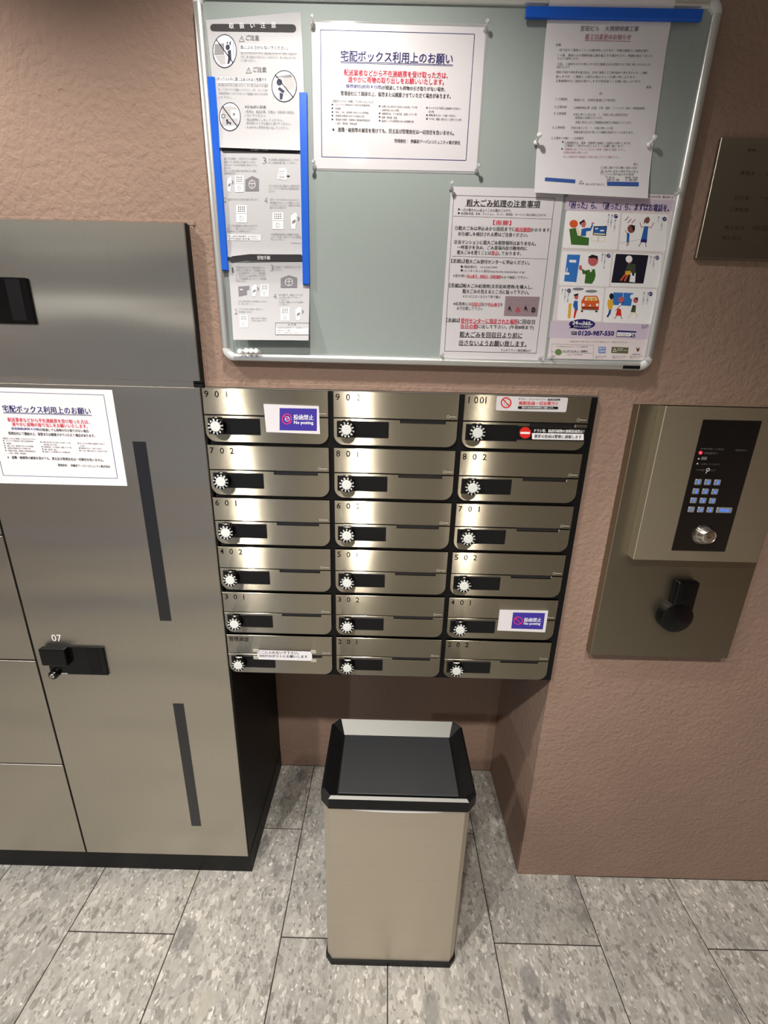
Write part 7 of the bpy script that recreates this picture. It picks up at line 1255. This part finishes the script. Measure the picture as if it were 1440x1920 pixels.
# the three hanging leaflet panels
f1 = lambda X, Z: .0060 - .010 * max(0, (Z - .575) / .04) ** 2 * max(0, 1 - abs(X - .215) / .18) - .0035 * max(0, (.46 - Z) / .04) ** 2
f2 = lambda X, Z: .0064 - .0035 * max(0, (.27 - Z) / .03) ** 2
f3 = lambda X, Z: .0062 - .0030 * max(0, (Z - .215) / .03) ** 2 - .020 * max(0, (.205 - Z) / .125) ** 1.2
o = sheet('handling_sheet', 'topmost grey leaflet panel with three prohibition circles', 'leaflet', [(.0700, .6035), (.2335, .6120), (.2350, .4215), (.0755, .4235)], .006, M['greypaper'], yf=f1, nx=16, nz=60, group='leaflet panels held by the upright blue magnet bars')
print_on('handling_sheet', o, .006, yf=f1)
o = sheet('delivery_steps_sheet', 'middle grey leaflet panel between the two upright blue bars', 'leaflet', [(.0735, .4245), (.2345, .4205), (.2340, .2480), (.0745, .2475)], .006, M['greypaper'], yf=f2, nx=2, nz=60, group='leaflet panels held by the upright blue magnet bars')
print_on('delivery_steps_sheet', o, .006, yf=f2)
q3 = [(.0745, .2370), (.2360, .2420), (.2330, .0980), (.0800, .0955)]
o = sheet('pickup_steps_sheet', 'lowest grey leaflet panel curling away from the board', 'leaflet', q3, .006, M['greypaper'], yf=f3, nx=2, nz=60, group='leaflet panels held by the upright blue magnet bars')
k3 = .9174
def m3(X, Z):     # print laid out at y = -.002 is carried to the sheet's own depth
    for _ in range(3):
        y = f3(X, Z); s_ = (.9194 + y) / k3; X2 = .397 + (X0[0] - .397) * s_; Z2 = .018 + (X0[1] - .018) * s_; X, Z = X2, Z2
    return X, Z
X0 = [0, 0]
def map3(X, Z): X0[0] = X; X0[1] = Z; return m3(X, Z)
print_on('pickup_steps_sheet', o, .006, yf=f3, mapf=map3)
# magnet bars
def magbar(x0, z0, x1, z1, wdt, label, y=.001, axis='v'):
    m = MB()
    if axis == 'v': m.prism([(x0, z0), (x1, z1), (x1 + wdt, z1), (x0 + wdt, z0)], y, y + .0048, .0008)
    else: m.prism([(x0, z0), (x1, z1), (x1, z1 - wdt), (x0, z0 - wdt)], y, y + .0048, .0008)
    tag(m.build('magnet_bar', M['bluemag'], origin=((x0 + x1) / 2, y, (z0 + z1) / 2)), label, 'magnet bar', 'blue magnet bars')
magbar(.0655, .5254, .0640, .2236, .0128, 'upright blue magnet bar at the left edge of the leaflets')
magbar(.2266, .5062, .2225, .2020, .0138, 'upright blue magnet bar at the right edge of the leaflets')
magbar(.6125, .6270, .9080, .6278, .0148, 'horizontal blue magnet bar across the top of the office letter', y=-.002, axis='h')

# push pins
def pin(x, z, mat, label, group, tilt=(0, 0), y=YS, s=1.0, name='push_pin'):
    ax = Vector((tilt[0], -1, tilt[1])).normalized()
    b = (x, y, z)
    t = MB().lathe(0, 0, [(.0015 * s, 0), (.0046 * s, .0006 * s), (.0046 * s, .0018 * s), (.0024 * s, .0042 * s), (.0021 * s, .0085 * s), (.0030 * s, .0115 * s), (.0045 * s, .0132 * s), (.0047 * s, .0150 * s), (.0034 * s, .0166 * s)], 16, axis=ax, base=b).build(name, mat, smooth=True, origin=b)
    tag(t, label, 'push pin', group)
    nd = MB().lathe(0, 0, [(.0004, 0), (.0005, .0035)], 6, axis=ax, base=tuple(Vector(b) - ax * .003)).build('needle', M['keylock'], t, origin=b)
g1, g2, g3 = 'clear push pins on the board', 'white push pins on the office letter', 'spare white push pins in the board corner'
for x, z, ti, lb in ((.2535, .6010, (.0, .35), 'top left corner of the navy title notice'), (.5475, .6000, (.1, .35), 'top right corner of the navy title notice'), (.2505, .3990, (-.05, .2), 'bottom left corner of the navy title notice'), (.5500, .3985, (.1, .25), 'bottom right corner of the navy title notice'),
                     (.5055, .3700, (-.05, .35), 'top left corner of the bulky waste notice'), (.5060, .0760, (.05, .1), 'bottom left corner of the bulky waste notice'), (.7110, .0765, (-.1, .1), 'bottom right corner of the bulky waste notice'),
                     (.7325, .0775, (.1, .1), 'bottom left corner of the cartoon poster'), (.9270, .3690, (-.1, .2), 'top right corner of the cartoon poster'), (.9280, .0775, (0, .1), 'bottom right corner of the cartoon poster')):
    pin(x, z, M['clear'], 'clear push pin in the ' + lb, g1, ti, s=.85)
pin(.6545, .4420, M['white'], 'white push pin in the left edge of the office letter', g2, (.1, .5), y=.0062); pin(.8590, .4420, M['white'], 'white push pin in the right edge of the office letter', g2, (.25, .6), y=.0062)
for x, ti, lb in ((.0930, (-.12, -.0), 'leftmost of the four spare white pins, bottom left of the board'), (.1035, (.08, .1), 'second from left of the four spare white pins, bottom left of the board'), (.1130, (.1, .1), 'third from left of the four spare white pins, bottom left of the board'), (.1255, (-.05, .1), 'rightmost of the four spare white pins, bottom left of the board')):
    pin(x, .0735, M['white'], lb, g3, ti, y=.0076, s=1.15)

# notice on the locker door (same print, at its own place)
def tolock(X, Z):
    u = (X - .2501) / (.5500 - .2501); v = (Z - .3970) / (.6045 - .3970)
    return -.4835 + u * (.1912 + .0) * 0 + u * (.2925), -.2188 + v * .2100
YL = -.0004
o = sheet('locker_notice', 'white landscape notice stuck on the tall parcel locker door', 'notice', [(-.4832, -.0090), (-.1908, -.0086), (-.1912, -.2186), (-.4836, -.2196)], YL, M['paper'], thick=.0003)
print_on('request_notice', o, YL, mapf=tolock)

# ------------------------------------------------------------------ etched sign plate, right
sg = thing('etched_sign_plate', 'etched steel sign plate on the wall right of the notice board', 'sign', (1.14, .02, .36))
MB().prism([(.9925, .2665), (1.29, .2640), (1.29, .4590), (.9925, .4600)], .0125, .0199, .0008).build('plate', M['signsteel'], sg, origin=world_loc(sg))
sl = MB()
for x0, x1, z, h, t in ((1.040, 1.068, .4070, .0065, '事業主'), (1.040, 1.068, .3685, .0065, '設計者'), (1.036, 1.072, .3490, .0065, '工事監理'), (1.034, 1.072, .3195, .0065, '施工者名'), (1.034, 1.070, .3020, .0065, '竣工年月'), (1.044, 1.060, .4420, .005, '建物'),
                        (1.088, 1.20, .4070, .0085, '分譲共同住宅'), (1.088, 1.20, .3685, .0085, '一級建築士事務所'), (1.088, 1.19, .3195, .0085, '建設株式会社'), (1.12, 1.19, .3020, .0065, '平成二十年')):
    lettering(sl, t, x0, z, x1, z - .001, h, M['signmark'], y=.0121, bold=.3)
sl.build('etched_lettering', None, sg, origin=world_loc(sg))

# ------------------------------------------------------------------ entry intercom on its steel backing plate
bp = thing('backing_plate', 'tall steel wall plate behind the keypad panel', 'wall plate', (1.105, .02, -.32))
MB().prism([(.9297, -.6325), (1.2805, -.6325), (1.2805, -.0122), (.9297, -.0122)], -.004, .0199, .0012).build('plate', M['backsteel'], bp, origin=world_loc(bp))
ic = thing('entry_keypad_panel', 'steel entry panel with black glass and blue lit keypad', 'intercom', (1.11, -.004, -.18))
oI = world_loc(ic)
MB().prism(rounded(.9695, 1.2560, -.3560, -.0128, .002, 2), -.030, -.0043, .0015, seg=2).build('panel_body', M['platesteel'], ic, origin=oI)
MB().prism([(1.0517, -.3306), (1.1735, -.3306), (1.1735, -.0383), (1.0517, -.0383)], -.0306, -.0296).build('black_glass', M['glass'], ic, origin=oI)
yk = -.0308
for r in range(4):
    for c in range(3):
        ch = ['1', '2', '3', '4', '5', '6', '7', '8', '9', '*', '0', '#'][r * 3 + c]
        cx, cz = 1.0727 + c * .0207, -.1702 - r * .0207
        kb = MB().prism(rounded(cx - .0069, cx + .0069, cz - .0064, cz + .0064, .0022, 3), yk - .0018, -.0304, .0009).build('key', M['keycap'], ic, origin=(cx, yk, cz))
        kg = MB(); hh = .0068 if ch not in '*' else .0045; lettering(kg, ch, cx - (.0022 if ch != '1' else .0009), cz, cx + (.0024 if ch != '1' else .0011), cz, hh, M['bluelight'], y=yk - .0020, bold=.6, res=2)
        kg.build('lit_symbol', None, kb, origin=(cx, yk, cz))
cx, cz = 1.1452, -.2323
kb = MB().prism(rounded(cx - .0170, cx + .0170, cz - .0064, cz + .0064, .0022, 3), yk - .0018, -.0304, .0009).build('call_key', M['keycap'], ic, origin=(cx, yk, cz))
kg = MB(); lettering(kg, '呼出', cx - .0095, cz, cx + .0095, cz, .0075, M['bluelight'], y=yk - .0020, bold=.5); kg.build('lit_symbol', None, kb, origin=(cx, yk, cz))
MB().lathe(0, 0, [(.0036, 0), (.0036, .001), (.0024, .002)], 16, base=(1.0627, -.0306, -.1071)).build('red_lamp', M['redled'], ic, True, origin=oI)
pm = MB()
for z, a, b, t in ((-.0985, 1.0610, 1.1100, 'お呼び出しの方は'), (-.0998, 1.1350, 1.1600, '呼出ボタン'), (-.1075, 1.0710, 1.1000, '部屋番号と'), (-.1310, 1.0700, 1.1100, 'を押してください'), (-.1440, 1.0620, 1.1050, 'カギを回すと開きます')):
    lettering(pm, t, a, z, b, z, .0042, M['greymark'], y=-.0309, res=1)
pm.add([(1.0670, -.0309, -.1220), (1.0790, -.0309, -.1220), (1.0790, -.0309, -.1155), (1.0670, -.0309, -.1155)], [[0, 1, 2, 3]], M['greymark'])
ring(pm, 1.0875, -.1430, .0038, .0014, -.0310, m=M['cap']); pm.add([(1.0840, -.0310, -.1510), (1.0855, -.0310, -.1515), (1.0868, -.0310, -.1465), (1.0855, -.0310, -.1460)], [[0, 1, 2, 3]], M['cap'])
for z in (-.1200, -.1305): pm.lathe(0, 0, [(.0016, 0), (.0016, .0004)], 10, base=(1.0620, -.0306, z), m=M['cap'])
pm.build('panel_print', None, ic, origin=oI)['kind'] = 'stuff'
kc = MB().lathe(0, 0, [(.0248, 0), (.0248, .002), (.0160, .0160), (.0150, .0175), (.0142, .0165), (.0138, .0170), (.0120, .0176)], 40, base=(1.1150, -.0306, -.2905)).build('key_cylinder', M['keylock'], ic, True, origin=oI)
MB().box(1.1110, 1.1180, -.0490, -.0478, -.2918, -.2900).build('keyhole', M['black'], kc, origin=world_loc(kc))
rd = thing('key_reader', 'black key reader with round lower disc on the steel wall plate', 'key reader', (1.115, -.004, -.47))
oR = world_loc(rd)
MB().box(1.0935, 1.1445, -.0240, -.0043, -.5150, -.4130, .0045, 3).build('reader_body', M['gloss'], rd, True, origin=oR)
MB().lathe(0, 0, [(.0400, 0), (.0400, .014), (.0385, .0195), (.0350, .0215)], 40, base=(1.1105, -.0043, -.5095)).build('reader_disc', M['gloss'], rd, True, origin=oR)

# ------------------------------------------------------------------ waste bin
bn = thing('waste_bin', 'beige steel waste bin with black rim and swing lid under the mailboxes', 'waste bin', (.4420, -.10, FLOOR))
oW = world_loc(bn)
BXa, BXb, BYa, BYb = .2670, .6160, -.2100, .0150
def octa(x0, x1, y0, y1, c): return [(x0 + c, y0), (x1 - c, y0), (x1, y0 + c), (x1, y1 - c), (x1 - c, y1), (x0 + c, y1), (x0, y1 - c), (x0, y0 + c)]
def loft(levels, capb=True, capt=True, m=None, mb=None):
    mb = mb or MB(); n = len(levels[0][0]); vs = []
    for pts, z in levels: vs += [(x, y, z) for x, y in pts]
    fs = []
    for j in range(len(levels) - 1):
        for i in range(n): k = (i + 1) % n; fs.append([j * n + i, j * n + k, (j + 1) * n + k, (j + 1) * n + i])
    if capb: fs.append(list(range(n))[::-1])
    if capt: fs.append([(len(levels) - 1) * n + i for i in range(n)])
    mb.add(vs, fs, m); return mb
def rrect(x0, x1, y0, y1, r, n=6):
    return [(x, z) for x, z in rounded(x0, x1, y0, y1, r, n)][::-1]
ch = .0155
loft([(octa(BXa, BXb, BYa, BYb, ch), FLOOR), (octa(BXa, BXb, BYa, BYb, ch), FLOOR + .0170), (octa(BXa + .003, BXb - .003, BYa + .003, BYb - .003, ch), FLOOR + .0190)]).build('foot_rim', M['black'], bn, origin=oW)
# body: chamfered at the foot, rounding out towards the top
lv = []
for i in range(9):
    t = i / 8; z = FLOOR + .0185 + t * .552
    lv.append((octa(BXa + .0045, BXb - .0045, BYa + .0035, BYb - .003, .0135), z))
bd = loft(lv); 
bd.build('bin_body', M['binsteel'], bn, origin=oW)
RX0, RX1, RY0, RY1 = .2655, .6225, -.2140, .0200
ZR0, ZR1, ZT = -.9080, -.8790, -.8745
rim = MB(); o1 = octa(RX0, RX1, RY0, RY1, .0200)
loft([(o1, ZR0), (o1, ZR1)], capb=True, capt=False, mb=rim)
rim.build('rim_band', M['black'], bn, origin=oW)
o2 = octa(RX0 + .006, RX1 - .006, RY0 + .0055, RY1 - .004, .0185); o3 = octa(RX0 + .0360, RX1 - .0360, RY0 + .0160, RY1 - .0400, .001)
names = {0: 'silver', 4: 'silver'}
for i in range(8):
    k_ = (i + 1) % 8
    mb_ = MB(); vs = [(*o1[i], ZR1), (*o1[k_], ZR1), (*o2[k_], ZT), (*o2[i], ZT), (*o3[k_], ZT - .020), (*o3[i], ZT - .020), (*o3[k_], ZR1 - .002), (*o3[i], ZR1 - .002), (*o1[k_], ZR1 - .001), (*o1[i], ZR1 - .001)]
    mb_.add(vs, [[0, 1, 2, 3]], M['trim'] if i == 0 else M['black']); mb_.add(vs, [[3, 2, 4, 5]], M['trim'] if i == 4 else M['black'])  # silver on the front outer bevel and back inner slope, black elsewhere
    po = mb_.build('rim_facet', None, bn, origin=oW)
    if i in names: po['label'] = 'front rim facet with silver outer bevel' if i == 0 else 'back rim facet with silver inner slope'
MB().box(.3045, .5835, -.1930, -.0255, ZT - .0160, ZT - .0120, .0012, 2).build('swing_lid', M['lid'], bn, origin=oW)
MB().box(RX0 + .02, RX1 - .02, RY0 + .014, RY1 - .02, ZT - .022, ZT - .0195).build('lid_well', M['black'], bn, origin=oW)
# edge of the white liner bag below the rim
bag = MB(); n = 16; vs = []
for i in range(n + 1):
    t = i / n; x = .325 + t * .235; dz = .0065 + .0075 * math.sin(PI * t) ** .5 if 0 < t < 1 else 0
    vs += [(x, BYa + .0025, ZR0 + .001), (x, BYa + .0015, ZR0 - dz)]
bag.add(vs, [[2 * i, 2 * i + 1, 2 * i + 3, 2 * i + 2] for i in range(n)])
bag.build('liner_edge', M['white'], bn, origin=oW)
